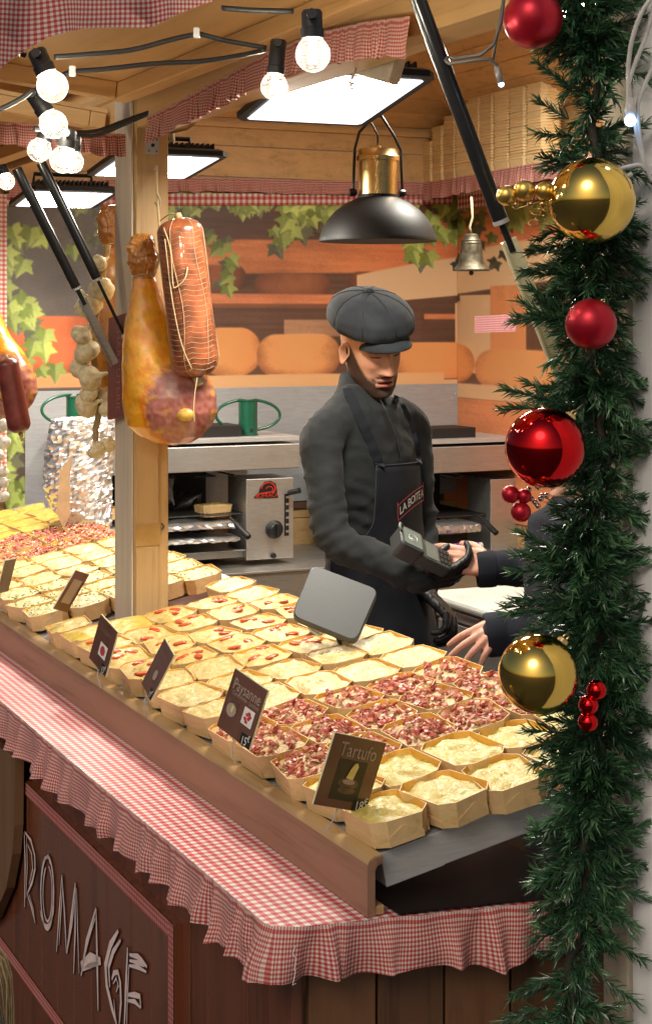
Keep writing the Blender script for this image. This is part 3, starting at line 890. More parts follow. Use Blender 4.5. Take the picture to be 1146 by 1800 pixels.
FM = {
 'tartufo': food_mat('truffle_gratin', (0.82, 0.72, 0.24), (0.72, 0.56, 0.12), (0.52, 0.30, 0.04), (0.30, 0.20, 0.05), 0.08),
 'ham': food_mat('potato_under_ham', (0.726, 0.572, 0.308), (0.605, 0.418, 0.176), (0.473, 0.220, 0.055)),
 'cream': food_mat('browned_cream', (0.78, 0.68, 0.36), (0.66, 0.50, 0.18), (0.48, 0.25, 0.05)),
 'tomato': food_mat('cheese_sauce', (0.78, 0.63, 0.25), (0.66, 0.46, 0.13), (0.50, 0.24, 0.04)),
 'yellow': food_mat('melted_yellow_cheese', (0.76, 0.59, 0.12), (0.66, 0.45, 0.07), (0.50, 0.23, 0.025), nscale=40.0),
 'green': food_mat('herbed_cream', (0.76, 0.70, 0.38), (0.64, 0.56, 0.22), (0.45, 0.28, 0.06), (0.12, 0.17, 0.04), 0.14),
}
ham_cols = [(0.64, 0.20, 0.13), (0.56, 0.12, 0.085), (0.70, 0.30, 0.19), (0.44, 0.080, 0.065), (0.68, 0.26, 0.16), (0.78, 0.50, 0.30)]
m_ham = vcol('diced_ham', 0.45, 120.0, 0.25, coat=0.15)
m_tom = plain('roast_tomato', (0.62, 0.075, 0.018), 0.3, coat=0.4, var=0.35, scale=90)
m_herb = plain('chopped_greens', (0.13, 0.19, 0.05), 0.5)
def ham_bits(seed, fill):
    rnd = random.Random(seed); m_ = MB()
    for k in range(125):
        x = rnd.uniform(-Bx * 0.86, Bx * 0.86); y = rnd.uniform(-A * 0.88, A * 0.88)
        if abs(x) / Bx + abs(y) / A > 1.52: continue
        if mnoise.noise(Vector((x * 40, y * 40, seed))) < -0.28: continue
        z = HB * 0.84 + 0.006 * (1 - (x / Bx) ** 2) + rnd.uniform(0, 0.006)
        T = Matrix.Translation((x, y, z)) @ Matrix.Rotation(rnd.uniform(0, PI), 4, 'Z') @ Matrix.Rotation(rnd.uniform(-0.9, 0.9), 4, 'X') @ Matrix.Rotation(rnd.uniform(-0.9, 0.9), 4, 'Y')
        l, w, t = rnd.uniform(0.0035, 0.0085), rnd.uniform(0.0026, 0.0052), rnd.uniform(0.0009, 0.0022)
        bend = rnd.uniform(0.15, 0.8)
        rings = []
        for i in (-1, -0.33, 0.33, 1):
            a = i * bend
            cx, cz = l * math.sin(a) / max(bend, .1) , l * (math.cos(a) - 1) / max(bend, .1)
            ta = T @ Matrix.Translation((cx, 0, cz)) @ Matrix.Rotation(a, 4, 'Y')
            e = 1 if abs(i) < 1 else 0.75
            rings.append([ta @ Vector((0, yy_, zz_)) for yy_, zz_ in ((-w * e, -t * e), (w * e, -t * e), (w * e * 0.9, t * e), (-w * e * 0.9, t * e))])
        c = rnd.choice(ham_cols); j = rnd.uniform(0.85, 1.15); c = tuple(q * j for q in c)
        m_.loft(rings, cols=[c] * 16)
    return m_
NV = 5
bodies = []; fills = {}; bits = []
for k in range(3):
    me = box_body(k).mesh('box', smooth=None); me.materials.append(M['box']); me.materials.append(M['box_in'])
    for p_ in me.polygons[16:24]: p_.material_index = 1
    me.polygons[25].material_index = 1
    bodies.append(me)
specs = {'tartufo': (HB * 0.76, 0.0085, 34, 0.008, None), 'ham': (HB * 0.80, 0.003, 40, 0.004, None), 'cream': (HB * 0.88, 0.0052, 45, 0.007, 'ridge'),
         'tomato': (HB * 0.90, 0.0055, 36, 0.007, None), 'yellow': (HB * 0.90, 0.0050, 30, 0.007, 'slice'), 'green': (HB * 0.88, 0.0055, 42, 0.007, None)}
for kd, sp_ in specs.items():
    fills[kd] = []
    for k in range(NV):
        me = filling(k + hash(kd) % 1 + {'tartufo': 1, 'ham': 7, 'cream': 13, 'tomato': 19, 'yellow': 29, 'green': 37}[kd], *sp_).mesh('gratin', smooth=180, col=True)
        me.materials.append(FM[kd]); fills[kd].append(me)
for k in range(5):
    me = ham_bits(k + 40, None).mesh('diced_ham', smooth=35, col=True); me.materials.append(m_ham); bits.append(me)
ms = MB()
ms.lathe([(0.0, -0.002), (0.8, -0.002), (1.0, 0.0), (0.82, 0.0022), (0.4, 0.0027), (0.0, 0.0025)], 16)
ms.v = [(x * 0.0092, y * 0.0180, z) for x, y, z in ms.v]
tom_me = ms.mesh('tomato_slice', smooth=180); tom_me.materials.append(m_tom)
gm = MB(); rg = random.Random(8)
for k in range(30):
    x, y = rg.uniform(-Bx * .8, Bx * .8), rg.uniform(-A * .8, A * .8)
    T = Matrix.Translation((x, y, HB * 0.92 + 0.003)) @ Matrix.Rotation(rg.uniform(0, 6), 4, 'Z')
    gm.box(-0.003, 0.003, -0.0008, 0.0008, -0.0016, 0.0010, T)
green_me = gm.mesh('chopped_greens'); green_me.materials.append(m_herb)

KN = {'tartufo': 'truffle potato gratin', 'ham': 'gratin topped with diced ham', 'cream': 'browned white cheese gratin', 'tomato': 'gratin with red tomato slices',
      'yellow': 'melted yellow cheese gratin', 'green': 'pale gratin with chopped greens'}
boxes = 0
def food_box(kd, x, y, label, seed, yaw=0.0, dz=0.0, group=None):
    global boxes
    rnd = random.Random(seed)
    Mx = MS @ Matrix.Translation((x, y, tray_z(x) + 0.001 + dz)) @ Matrix.Rotation(-TILT + rnd.gauss(0, .03), 4, 'Y') @ Matrix.Rotation(rnd.gauss(0, .03), 4, 'X') @ Matrix.Rotation(yaw + (PI if rnd.random() < 0.5 else 0), 4, 'Z')
    t = thing('gratin_box', label, 'food box', (0, 0, 0), group)
    t.matrix_world = Mx
    def part(name, me, parent, ml=None, kind=None):
        o = link(bpy.data.objects.new(name, me)); o.parent = parent
        if ml is not None: o.matrix_local = ml
        if kind: o['kind'] = kind
        return o
    part('box', rnd.choice(bodies), t)
    g = part('gratin', rnd.choice(fills[kd]), t)
    if kd == 'ham': part('diced_ham', rnd.choice(bits), g, kind='stuff')
    if kd == 'tomato':
        for k, (tx, ty) in enumerate(rnd.sample([(-0.022, -0.042), (0.020, -0.030), (-0.018, 0.002), (0.022, 0.014), (-0.008, 0.044), (0.004, -0.020)], rnd.choice((2, 3, 3, 4)))):
            part('tomato_slice', tom_me, g, Matrix.Translation((tx, ty, HB * 0.93 + 0.006)) @ Matrix.Rotation(rnd.uniform(-0.9, 0.9) + 0.9, 4, 'Z') @ Matrix.Rotation(rnd.uniform(-.15, .15), 4, 'X'))
    if kd == 'green': part('chopped_greens', green_me, g, kind='stuff')
    boxes += 1
    return t
ROWN = ['front row', 'second row', 'third row', 'fourth row', 'rearmost row']
PY, PX = 0.151, 0.1085
def kind_near(r_, c):
    lim = [(2, 'tartufo'), (5, 'ham'), (8, 'cream'), (11, 'tomato'), (14, 'yellow')]
    if c >= 2: lim = [(2, 'tartufo'), (5, 'ham'), (7, 'cream'), (12, 'tomato'), (14, 'yellow')]
    if c == 4: lim = [(2, 'tartufo'), (5, 'ham'), (8, 'cream'), (11, 'tomato'), (14, 'cream')]
    for l_, k in lim:
        if r_ < l_: return k
rnd = random.Random(77)
for r_ in range(13):
    for c in range(5):
        x = 0.234 + PX * c + rnd.uniform(-.003, .003); y = 0.068 + PY * r_ + rnd.uniform(-.004, .004) - 0.016 * c
        if y + 0.08 > p_y - 0.02 and 0.30 < x < 0.58: continue
        kd = kind_near(r_, c)
        # label: which of this kind in its row, counted from the near end
        i = sum(1 for q in range(r_) if kind_near(q, c) == kd)
        food_box(kd, x, y, 'wooden box of %s, %s from near end in %s' % (KN[kd], ordinal(i), ROWN[c]), 1000 + r_ * 7 + c, rnd.gauss(0, .075), rnd.uniform(0, .006), 'wooden boxes of gratin on the display stand')
def kind_far(r_, c):
    for l_, k in [(3, 'green'), (6, 'cream'), (9, 'ham'), (14, 'yellow')]:
        if r_ < l_: return k
for r_ in range(13):
    for c in range(5):
        x = 0.234 + PX * c + rnd.uniform(-.003, .003); y = p_y + 0.25 + PY * r_ + rnd.uniform(-.004, .004) - 0.016 * c
        if y > YE - 0.05: continue
        w = S(x, y, 1.0); px = 573 + F * w.x / w.y
        if px < -45: continue
        kd = kind_far(r_, c); i = sum(1 for q in range(r_) if kind_far(q, c) == kd)
        food_box(kd, x, y, 'wooden box of %s beyond the post, %s in the %s' % (KN[kd].replace('browned ', ''), ordinal(i), ROWN[c]), 3000 + r_ * 7 + c, rnd.gauss(0, .075), rnd.uniform(0, .006), 'wooden boxes of gratin on the display stand')

# ------------------------------------------------------------------ price cards
m_card = wood('card_wood_print', (0.13, 0.055, 0.035), (0.075, 0.03, 0.02), 'z', knots=False, rough=0.3, fine=1.2, var=0.05)
m_cream = plain('cream_lettering', (0.36, 0.28, 0.22), 0.5)
m_dim = plain('dim_lettering', (0.26, 0.15, 0.11), 0.5)
m_blackp = plain('black_print', (0.012, 0.010, 0.010), 0.4)
m_whitep = plain('white_print', (0.75, 0.72, 0.68), 0.4)
m_chz = plain('cheese_print', (0.62, 0.50, 0.16), 0.4, var=0.3, scale=60)
m_redp = plain('red_print', (0.50, 0.05, 0.05), 0.4, var=0.3, scale=100)
m_acr = plain('clear_acrylic_edge', (0.72, 0.68, 0.42), 0.15)
m_brn = plain('brown_print', (0.12, 0.06, 0.04), 0.4, var=0.4, scale=80)
def card(quad, Z0, dZ, label, draw, group='price cards on the front board'):
    """quad: top-left, top-right, bottom-right, bottom-left in the photograph; Z0 the distance of the left edge, dZ how much farther the right edge is"""
    tl, tr, br, bl = [at(px, py, Z0 + (dZ if k in (1, 2) else 0)) for k, (px, py) in enumerate(quad)]
    c = (tl + tr + br + bl) / 4
    ex = ((tr + br) - (tl + bl)); w = ex.length / 2; ex.normalize()
    ez = ((tl + tr) - (bl + br)); h = ez.length / 2; ez = (ez - ex * ez.dot(ex)); ez.normalize()
    ey = ez.cross(ex)
    T = Matrix(((ex.x, ey.x, ez.x, c.x), (ex.y, ey.y, ez.y, c.y), (ex.z, ey.z, ez.z, c.z), (0, 0, 0, 1)))
    # ex to the right, ez up, ey away from the reader
    t = thing('price_card', label, 'price card', (bl + br) / 2, group)
    b = MB(T); b.box(-w / 2, w / 2, 0.0006, 0.0035, -h / 2, h / 2)
    b.build('acrylic_backing', m_acr, t)
    b = MB(T); b.box(-w / 2 + 0.001, w / 2 - 0.001, -0.0008, 0.0004, -h / 2 + 0.001, h / 2 - 0.001)
    b.build('printed_face', m_card, t)
    b = MB(T); b.tube([(0, 0.003, -h / 2 + 0.01), (0.0, 0.006, -h / 2 - 0.02), (0.004, 0.02, -h / 2 - 0.045)], 0.0013, 5)
    b.build('wire_foot', M['galv'], t)
    def rect(name, x0, x1, z0, z1, mt, lay=1):
        b = MB(T); b.box(x0 * w, x1 * w, -0.0009 - 0.0004 * lay, -0.0005 - 0.0004 * lay, z0 * h, z1 * h); return b.build(name, mt, t)
    def poly(name, pts, mt, lay=2):
        b = MB(T); b.add([(x * w, -0.001 - 0.0004 * lay, z * h) for x, z in pts], [tuple(range(len(pts)))]); return b.build(name, mt, t)
    def word(txt, size, x, z, mt, lay=2, rot=0.0, shadow=None, wmax=None):
        vs, fs = text_geo(txt, size * w)
        sx = 1.0
        if wmax:
            ww = max(v.x for v in vs) - min(v.x for v in vs); sx = wmax * w / ww
        Rz = Matrix.Rotation(rot, 3, 'Z')
        if shadow:
            b = MB(T); b.add([((x * w + 0.0006 + (Rz @ v).x * sx), -0.001 - 0.0004 * (lay - 0.5), z * h - 0.0006 + (Rz @ v).y) for v in vs], fs); b.build('lettering', shadow, t)
        b = MB(T); b.add([((x * w + (Rz @ v).x * sx), -0.001 - 0.0004 * lay, z * h + (Rz @ v).y) for v in vs], fs)
        o = b.build('lettering', mt, t); return o
    def price(txt):
        rect('price_patch', 0.20, 0.49, -0.49, -0.31, m_blackp, 1)
        word(txt, 0.17, 0.325, -0.42, m_whitep, 3, 0.12)
        word('€', 0.12, 0.435, -0.35, m_whitep, 3, 0.1)
    draw(w, h, rect, poly, word, price)
    return t
def ell(cx, cz, rx, rz, n=14, a0=0, a1=360): return [(cx + rx * math.cos(R(a0 + (a1 - a0) * k / n)), cz + rz * math.sin(R(a0 + (a1 - a0) * k / n))) for k in range(n)]
def d_tartufo(w, h, rect, poly, word, price):
    word('Tartufo', 0.26, 0.02, 0.30, m_cream, 2, 0, m_dim, 0.70)
    rect('photo', -0.28, 0.26, -0.38, 0.18, m_blackp, 1)
    poly('dish_picture', ell(0.0, -0.14, 0.20, 0.07), m_brn, 2)
    poly('dish_picture', ell(0.0, -0.235, 0.17, 0.055), m_brn, 2)
    poly('dish_picture', ell(0.0, -0.12, 0.12, 0.035), m_cream, 3)
    poly('cheese_picture', [(-0.08, -0.07), (0.06, -0.09), (0.10, 0.10), (0.07, 0.15), (0.02, 0.14), (-0.02, 0.08)], m_chz, 4)
    price('18')
def d_pays(w, h, rect, poly, word, price):
    word('Paysanne', 0.24, 0.02, 0.28, m_cream, 2, 0, m_dim, 0.80)
    word('Cancoillotte - Lardons', 0.09, 0.05, 0.15, m_cream, 2, 0, None, 0.78)
    rect('photo', -0.40, -0.08, -0.22, 0.05, m_brn, 1)
    poly('cheese_picture', ell(-0.24, -0.12, 0.14, 0.11, 12, 0, 360), m_cream, 2)
    poly('cheese_picture', [(-0.26, -0.13), (-0.20, -0.16), (-0.18, -0.06), (-0.23, -0.02)], m_chz, 3)
    rect('photo', 0.08, 0.38, -0.20, 0.07, m_whitep, 1)
    for k, (x, z) in enumerate(((0.20, -0.03), (0.26, -0.08), (0.17, -0.10), (0.25, 0.0), (0.22, -0.14), (0.29, -0.04))):
        poly('ham_picture', ell(x, z, 0.045, 0.03, 7), m_redp, 2)
    price('15')
def d_pic(mt, title):
    def f(w, h, rect, poly, word, price):
        word(title, 0.17, 0.0, 0.30, m_dim, 2, 0, None, 0.6)
        rect('photo', -0.12, 0.28, -0.24, 0.04, m_whitep if mt is m_redp else m_brn, 1)
        poly('food_picture', ell(0.08, -0.10, 0.13, 0.10), mt, 2)
        price('15')
    return f
def d_blank(w, h, rect, poly, word, price):
    rect('photo', -0.3, 0.3, -0.3, 0.3, m_cream, 1)
card([(579, 1290), (673, 1302), (648, 1433), (561, 1411)], 2.70, 0.085, 'Tartufo price card with a cheese picture, nearest the right end', d_tartufo)
card([(414, 1174), (472, 1214), (437, 1319), (381, 1276)], 2.98, -0.10, 'Paysanne price card with cheese and ham pictures among the ham boxes', d_pays)
card([(290, 1119), (305, 1152), (266, 1232), (249, 1204)], 3.42, -0.08, 'dark narrow price card turned edge-on, left of the Paysanne card', d_pic(m_cream, 'Fermiere'))
card([(177, 1079), (206, 1109), (187, 1192), (158, 1157)], 3.75, -0.10, 'price card with a red pepper picture standing by the tomato boxes', d_pic(m_redp, 'Basquaise'))
card([(132, 1002), (156, 1009), (120, 1078), (96, 1070)], 4.30, 0.06, 'small card seen from its pale shiny side just left of the post', d_blank)
card([(12, 985), (31, 981), (14, 1040), (-6, 1044)], 4.50, 0.05, 'dark card leaning at the far left edge of the display', lambda *a: None)
# ------------------------------------------------------------------ LED floodlights
def floodlight(px, py, zh, yaw, pitch, roll, w, d, label):
    """panel facing down at the stall height zh"""
    Z = F * zh / (565 - py)
    c = at(px, py, Z)
    T = Matrix.Translation(c) @ Matrix.Rotation(yaw, 4, 'Z') @ Matrix.Rotation(pitch, 4, 'X') @ Matrix.Rotation(roll, 4, 'Y')
    t = thing('floodlight', label, 'floodlight', c, 'LED floodlights under the roof')
    # housing: shallow tray with chamfered edges, lamp side down
    def rr(a, b_, c_, z): return [Vector((x, y, z)) for x, y in ((-a + c_, -b_), (a - c_, -b_), (a, -b_ + c_), (a, b_ - c_), (a - c_, b_), (-a + c_, b_), (-a, b_ - c_), (-a, -b_ + c_))]
    a, b_ = w / 2, d / 2
    b = MB(T); b.loft([rr(a - 0.018, b_ - 0.018, 0.02, 0.003), rr(a - 0.016, b_ - 0.016, 0.02, -0.002), rr(a, b_, 0.02, -0.001), rr(a, b_, 0.02, 0.014), rr(a - 0.012, b_ - 0.012, 0.018, 0.022), rr(a - 0.06, b_ - 0.06, 0.01, 0.03)])
    b.build('housing', M['black_satin'], t, smooth=30)
    b = MB(T)
    for k in range(17):
        x = -a + 0.04 + (w - 0.08) * k / 16
        b.box(x - 0.003, x + 0.003, -b_ + 0.03, b_ - 0.012, 0.024, 0.042)
    b.build('cooling_fin', M['black_satin'], t)
    b = MB(T); g0, g1 = 0.022, 0.022
    b.add(rr(a - g0, b_ - g1, 0.01, -0.0035), [(0, 1, 2, 3, 4, 5, 6, 7)])
    b.build('frosted_glass', emit('flood_glass_rim', (0.95, 0.97, 1.0), 1.1), t)
    b = MB(T)
    b.add([Vector((x, y, -0.0052)) for x, y in ((-a + 0.05, -b_ + 0.045), (a - 0.05, -b_ + 0.045), (a - 0.05, b_ - 0.045), (-a + 0.05, b_ - 0.045))], [(3, 2, 1, 0)])
    b.build('led_panel', M['flood_panel'], t)
    b = MB(T); b.tube([(-a + 0.05, 0, 0.02), (-a + 0.06, 0, 0.09), (a - 0.06, 0, 0.09), (a - 0.05, 0, 0.02)], 0.008, 6)
    b.build('bracket', M['black_satin'], t)
    b = MB(T); b.box(-0.05, 0.05, 0.02, 0.09, 0.031, 0.06); b.build('driver_box', M['black_satin'], t, bevel=0.004)
    return t
floodlight(585, 174, 0.525, R(22), R(-9), R(0), 0.345, 0.43, 'large lit floodlight panel nearest above the seller and the black pendant')
floodlight(274, 292, 0.49, R(22), R(-5), 0, 0.345, 0.43, 'lit floodlight panel half hidden behind the corner post')
floodlight(112, 350, 0.45, R(22), R(-5), 0, 0.33, 0.40, 'farthest lit floodlight panel in front of the ivy at left')
floodlight(938, 6, 1.09, R(20), R(-1), 0, 0.50, 0.50, 'lit floodlight panel at the top edge beside the red bauble')

# junction box and cables by the near floodlight
jb = thing('junction_box', 'cream plastic junction box on the beam behind the near floodlight', 'junction box', at(668, 100, 3.45))
b = MB(Matrix.Translation(at(662, 106, 3.5)) @ Matrix.Rotation(R(-25), 4, 'Z') @ Matrix.Rotation(R(18), 4, 'Y'))
b.box(-0.055, 0.055, -0.03, 0.03, -0.04, 0.04); b.build('casing', M['cream_plastic'], jb, bevel=0.008)
b = MB(); b.tube([at(598, 96, 3.42), at(612, 104, 3.44), at(640, 106, 3.45), at(685, 104, 3.45)], 0.0055, 7); b.tube([at(698, 98, 3.45), at(712, 72, 3.45), at(730, 48, 3.42)], 0.0055, 7)
b.build('cable', M['cream_plastic'], jb, smooth=180)
b = MB(); b.tube([at(626, 118, 3.40), at(622, 130, 3.40), at(616, 145, 3.40), at(619, 158, 3.40)], 0.0028, 6); b.tube([at(612, 145, 3.40), at(623, 147, 3.40)], 0.003, 6)
tag(b.build('cable_tie', M['cream_plastic'], smooth=180), 'pale cable tie dangling in front of the near floodlight', 'cable tie')
b = MB(); b.tube([at(735, 40, 3.2), at(760, 46, 3.2), at(800, 52, 3.2), at(850, 44, 3.2)], 0.006, 7)
tag(b.build('cable', M['cream_plastic'], smooth=180), 'cream cable running right from the strut top under the roof', 'cable')
b = MB(); b.tube([at(300, 232, 5.2), at(330, 225, 5.1), at(356, 204, 5.0), at(375, 186, 4.9), at(400, 178, 4.8)], 0.006, 7); b.tube([at(301, 232, 5.2), at(303, 246, 5.2), at(298, 256, 5.2)], 0.010, 7)
tag(b.build('cable', M['rope'], smooth=180), 'beige cable looping from the post top behind the gingham frill', 'cable')

# ------------------------------------------------------------------ pendant lamp
pc = at(664, 424, 5.4)
pn = thing('pendant_lamp', 'black dome pendant lamp with brass neck hanging behind the seller', 'pendant lamp', pc)
k_ = 5.4 / F
b = MB(Matrix.Translation(pc))
b.lathe([(0.104 * 1.0 * 1.86, -0.001), (0.1935, 0.004), (0.190, 0.014), (0.183, 0.035), (0.166, 0.068), (0.140, 0.098), (0.105, 0.124), (0.075, 0.138), (0.066, 0.142), (0.066, 0.152), (0.0, 0.152)], 48)
b.lathe([(0.188, 0.0015), (0.178, 0.033), (0.160, 0.066), (0.134, 0.095), (0.100, 0.119), (0.06, 0.132), (0.0, 0.135)], 48, cap=False)
b.build('shade', M['black_satin'], pn, smooth=40)
b = MB(Matrix.Translation(pc)); b.lathe([(0.064, 0.152), (0.064, 0.262), (0.0, 0.262)], 32, cap=False); b.build('brass_neck', M['brass'], pn, smooth=40)
b = MB(Matrix.Translation(pc)); b.lathe([(0.0, 0.262), (0.071, 0.262), (0.071, 0.276), (0.066, 0.281), (0.062, 0.300), (0.012, 0.303), (0.010, 0.312), (0, 0.312)], 32); b.build('brass_cap', M['brass'], pn, smooth=35)
b = MB(Matrix.Translation(pc) @ Matrix.Rotation(R(12), 4, 'Z'))
b.tube([(-0.083, 0, 0.165), (-0.077, 0, 0.30), (-0.062, 0, 0.355), (-0.012, 0, 0.41)], 0.0052, 8); b.tube([(0.083, 0, 0.165), (0.077, 0, 0.30), (0.055, 0, 0.345), (0.012, 0, 0.41)], 0.0052, 8)
b.tube([(-0.012, 0, 0.41), (0.012, 0, 0.41)], 0.006, 8); b.tube([(0, 0, 0.41), (0, 0, 0.8)], 0.003, 6)
b.build('hanger', M['black_metal'], pn, smooth=60)
b = MB(Matrix.Translation(pc) @ Matrix.Rotation(R(12), 4, 'Z'))
for s_ in (-1, 1): b.lathe([(0, -0.012), (0.013, -0.012), (0.013, 0.006), (0.008, 0.012), (0, 0.012)], 12, Matrix.Translation((s_ * 0.083, 0, 0.158)) @ Matrix.Rotation(R(90), 4, 'Y'))
b.build('knob', M['black_metal'], pn, smooth=40)
b = MB(Matrix.Translation(pc)); b.tube([(-0.05, 0.0, 0.40), (-0.02, 0, 0.385), (0.0, 0, 0.345), (0.0, 0, 0.312)], 0.0035, 6); b.build('flex', M['black_plastic'], pn, smooth=180)

# ------------------------------------------------------------------ gas struts
def strut(label, top, joint, end, r1, r2, mat2, flat=True):
    t = thing('gas_strut', label, 'gas strut', end, 'gas struts holding up the awning flaps')
    b = MB(); b.tube([top, joint], r1, 16); b.build('cylinder', M['black_metal'], t, smooth=50)
    d = (end - joint).normalized()
    b = MB(); b.tube([joint - d * 0.006, joint + d * 0.001], r1 * 1.04, 16); b.build('end_ring', M['galv'], t, smooth=50)
    b = MB()
    if flat:
        q0 = joint + d * 0.028
        b.tube([joint, q0 + d * 0.02], r1 * 0.45, 10); b.build('rod', M['black_metal'], t, smooth=50)
        b = MB()
        side = d.cross(Vector((0, 1, 0))).normalized(); n_ = side.cross(d).normalized()
        pts = [q0 - side * r2, q0 + side * r2, end + side * r2, end - side * r2]
        b.prism([p - n_ * 0.002 for p in pts], n_ * 0.004)
        b.prism([q0 - side * r2 - n_ * 0.0025, q0 - side * (r2 - 0.003) - n_ * 0.0025, end - side * (r2 - 0.003) - n_ * 0.0025, end - side * r2 - n_ * 0.0025], -n_ * 0.018)
        b.build('bracket', mat2, t, bevel=0.0008)
    else:
        b.tube([joint, end], r2, 10); b.build('rod', M['black_metal'], t, smooth=50)
        b = MB(); b.sphere(end, r2 * 2.2, 10, 8); b.build('ball_joint', M['galv'], t, smooth=180)
    return t
strut('thick black gas strut with brass bracket crossing the right side', at(724, -30, 2.50), at(881, 392, 2.56), at(1000, 690, 2.60), 0.0125, 0.0135, M['bracket'])
strut('left black strut with steel bracket ending beside the corner post', at(30, 296, 4.36), at(136, 508, 4.46), at(203, 640, 4.50), 0.0135, 0.0115, M['steel_d'])
strut('black strut with thin rod leaning towards the ham, right of its pair', at(73, 286, 4.36), at(172, 492, 4.43), at(220, 592, 4.47), 0.0135, 0.0045, None, False)
# little loop of wire light on the near strut
b = MB(); b.tube([at(886, -10, 2.45), at(880, 40, 2.45), at(868, 78, 2.45), at(845, 96, 2.46), at(800, 103, 2.5), at(786, 100, 2.51), at(783, 107, 2.5), at(790, 112, 2.49), at(840, 105, 2.45), at(862, 104, 2.45), at(872, 115, 2.45), at(876, 130, 2.45)], 0.0028, 7)
b.tube([at(884, 0, 2.45), at(866, 105, 2.45)], 0.0022, 6)
wl_ = tag(b.build('wire_light', plain('grey_wire', (0.10, 0.09, 0.08), 0.5), smooth=180), 'thin grey wire with one blue light looped round the thick strut', 'fairy light')
b = MB(); b.tube([at(873, 118, 2.45), at(880, 146, 2.45)], 0.005, 8); b.build('socket', plain('smoky_plastic', (0.25, 0.22, 0.20), 0.3), wl_, smooth=180)
b = MB(); b.sphere(at(880.5, 148, 2.45), 0.0042, 10, 8); b.build('led', M['blue_led'], wl_, smooth=180)

# ------------------------------------------------------------------ cable lights on the flap
cl = plain('black_rubber_cable', (0.012, 0.012, 0.012), 0.55)
pth = [
 [(-30, 78), (0, 86), (28, 92), (46, 98)], [(96, 100), (150, 96), (230, 88), (300, 70), (345, 60), (352, 60), (400, 72), (468, 84)],
 [(108, 134), (128, 126), (180, 122), (270, 112), (350, 108), (420, 98), (466, 88)], [(390, 14), (440, 18), (515, 20)],
 [(-20, 200), (10, 188), (40, 172), (55, 160)], [(130, 232), (170, 230), (215, 214), (262, 197)], [(130, 236), (170, 238), (220, 218), (262, 200)], [(60, 226), (90, 228), (128, 230)]]
zc = [2.42, 2.5, 2.6, 2.3, 2.55, 3.6, 3.5, 2.7]
cb = thing('light_cable', 'black rubber cable of the bulb lights clipped under the plywood flap', 'cable', at(280, 90, 2.5))
def smooth_path(pts, n=5):
    out = []
    P = [pts[0]] + list(pts) + [pts[-1]]
    for i in range(1, len(P) - 2):
        p0, p1, p2, p3 = [Vector(q) for q in P[i - 1:i + 3]]
        for k in range(n):
            t = k / n
            out.append(0.5 * ((2 * p1) + (-p0 + p2) * t + (2 * p0 - 5 * p1 + 4 * p2 - p3) * t * t + (-p0 + 3 * p1 - 3 * p2 + p3) * t ** 3))
    out.append(Vector(P[-1])); return out
for p, z in zip(pth, zc):
    b = MB(); b.tube(smooth_path([at(x, y, z + 0.0003 * x) for x, y in p]), 0.0042, 8); b.build('cable', cl, cb, smooth=180)
for x, y, z in ((30, 90, 2.42), (346, 60, 2.6), (128, 127, 2.62)):
    b = MB(Matrix.Translation(at(x, y, z))); b.box(-0.005, 0.005, -0.006, 0.006, -0.006, 0.010); b.build('cable_clip', M['white_plastic'], cb, bevel=0.002)
def lamp(sock, bulb, Z, rpx, label):
    """sock, bulb: top of the socket and centre of the bulb in the photograph"""
    s_, c = at(*sock, Z), at(*bulb, Z)
    ax = (c - s_).normalized(); r = rpx / F * Z
    t = thing('light_bulb', label, 'light bulb', s_, 'round bulbs of the cable lights')
    q = ax.to_track_quat('Z', 'Y').to_matrix().to_4x4()
    T = Matrix.Translation(c) @ q          # +z away from the socket
    L = (c - s_).length
    b = MB(T)
    prof = [(r * math.cos(a), r * math.sin(a)) for a in [PI / 2 - k * PI / 14 for k in range(11)]] + [(r * 0.50, -r * 0.98), (r * 0.44, -r * 1.22)]
    b.lathe([(max(x, 0.0003), z) for x, z in prof], 20, cap=False); b.build('glass', M['glass'], t, smooth=180)
    b = MB(T)
    b.lathe([(0, -L), (r * 0.52, -L), (r * 0.60, -L + r * .15), (r * 0.60, -r * 1.5), (r * 0.68, -r * 1.45), (r * 0.66, -r * 0.92), (r * 0.40, -r * 0.9), (0, -r * 0.9)], 16)
    b.tube([(-r * 1.0, 0, -L + r * .35), (r * 1.0, 0, -L + r * .35)], r * 0.3, 8); b.build('socket', M['black_plastic'], t, smooth=40)
    b = MB(T)
    for k in range(4):
        a = k * PI / 2 + 0.4
        b.tube([(r * 0.16 * math.cos(a), r * 0.16 * math.sin(a), -r * 0.55), (r * 0.22 * math.cos(a + 0.5), r * 0.22 * math.sin(a + 0.5), r * 0.5)], r * 0.07, 6)
    b.build('filament', M['filament'], t)
    b = MB(T); b.lathe([(0, -r), (r * 0.30, -r), (r * 0.14, -r * 0.5), (0.0, -r * 0.4)], 10); b.build('stem', M['glass'], t, smooth=180)
    return t
lamp((64, 88), (93, 152), 2.42, 28, 'uppermost lit round bulb of the cluster at the left under the flap')
lamp((56, 160), (95, 219), 2.62, 25, 'second lit round bulb from the top of the left cluster')
lamp((86, 226), (70, 264), 2.75, 21, 'small lit bulb at the lower left of the left cluster')
lamp((122, 228), (112, 281), 2.66, 24, 'lowest front lit bulb of the left cluster under its black socket')
lamp((132, 240), (128, 285), 2.95, 20, 'lit bulb half hidden behind the lowest bulb of the left cluster')
lamp((490, 70), (482, 152), 2.80, 24, 'lit round bulb in front of the left end of the near floodlight')
lamp((548, 18), (550, 96), 2.36, 31, 'biggest lit round bulb hanging above the near floodlight')
lamp((4, 290), (12, 319), 4.2, 15, 'small lit bulb at the left edge beside the strut tops')

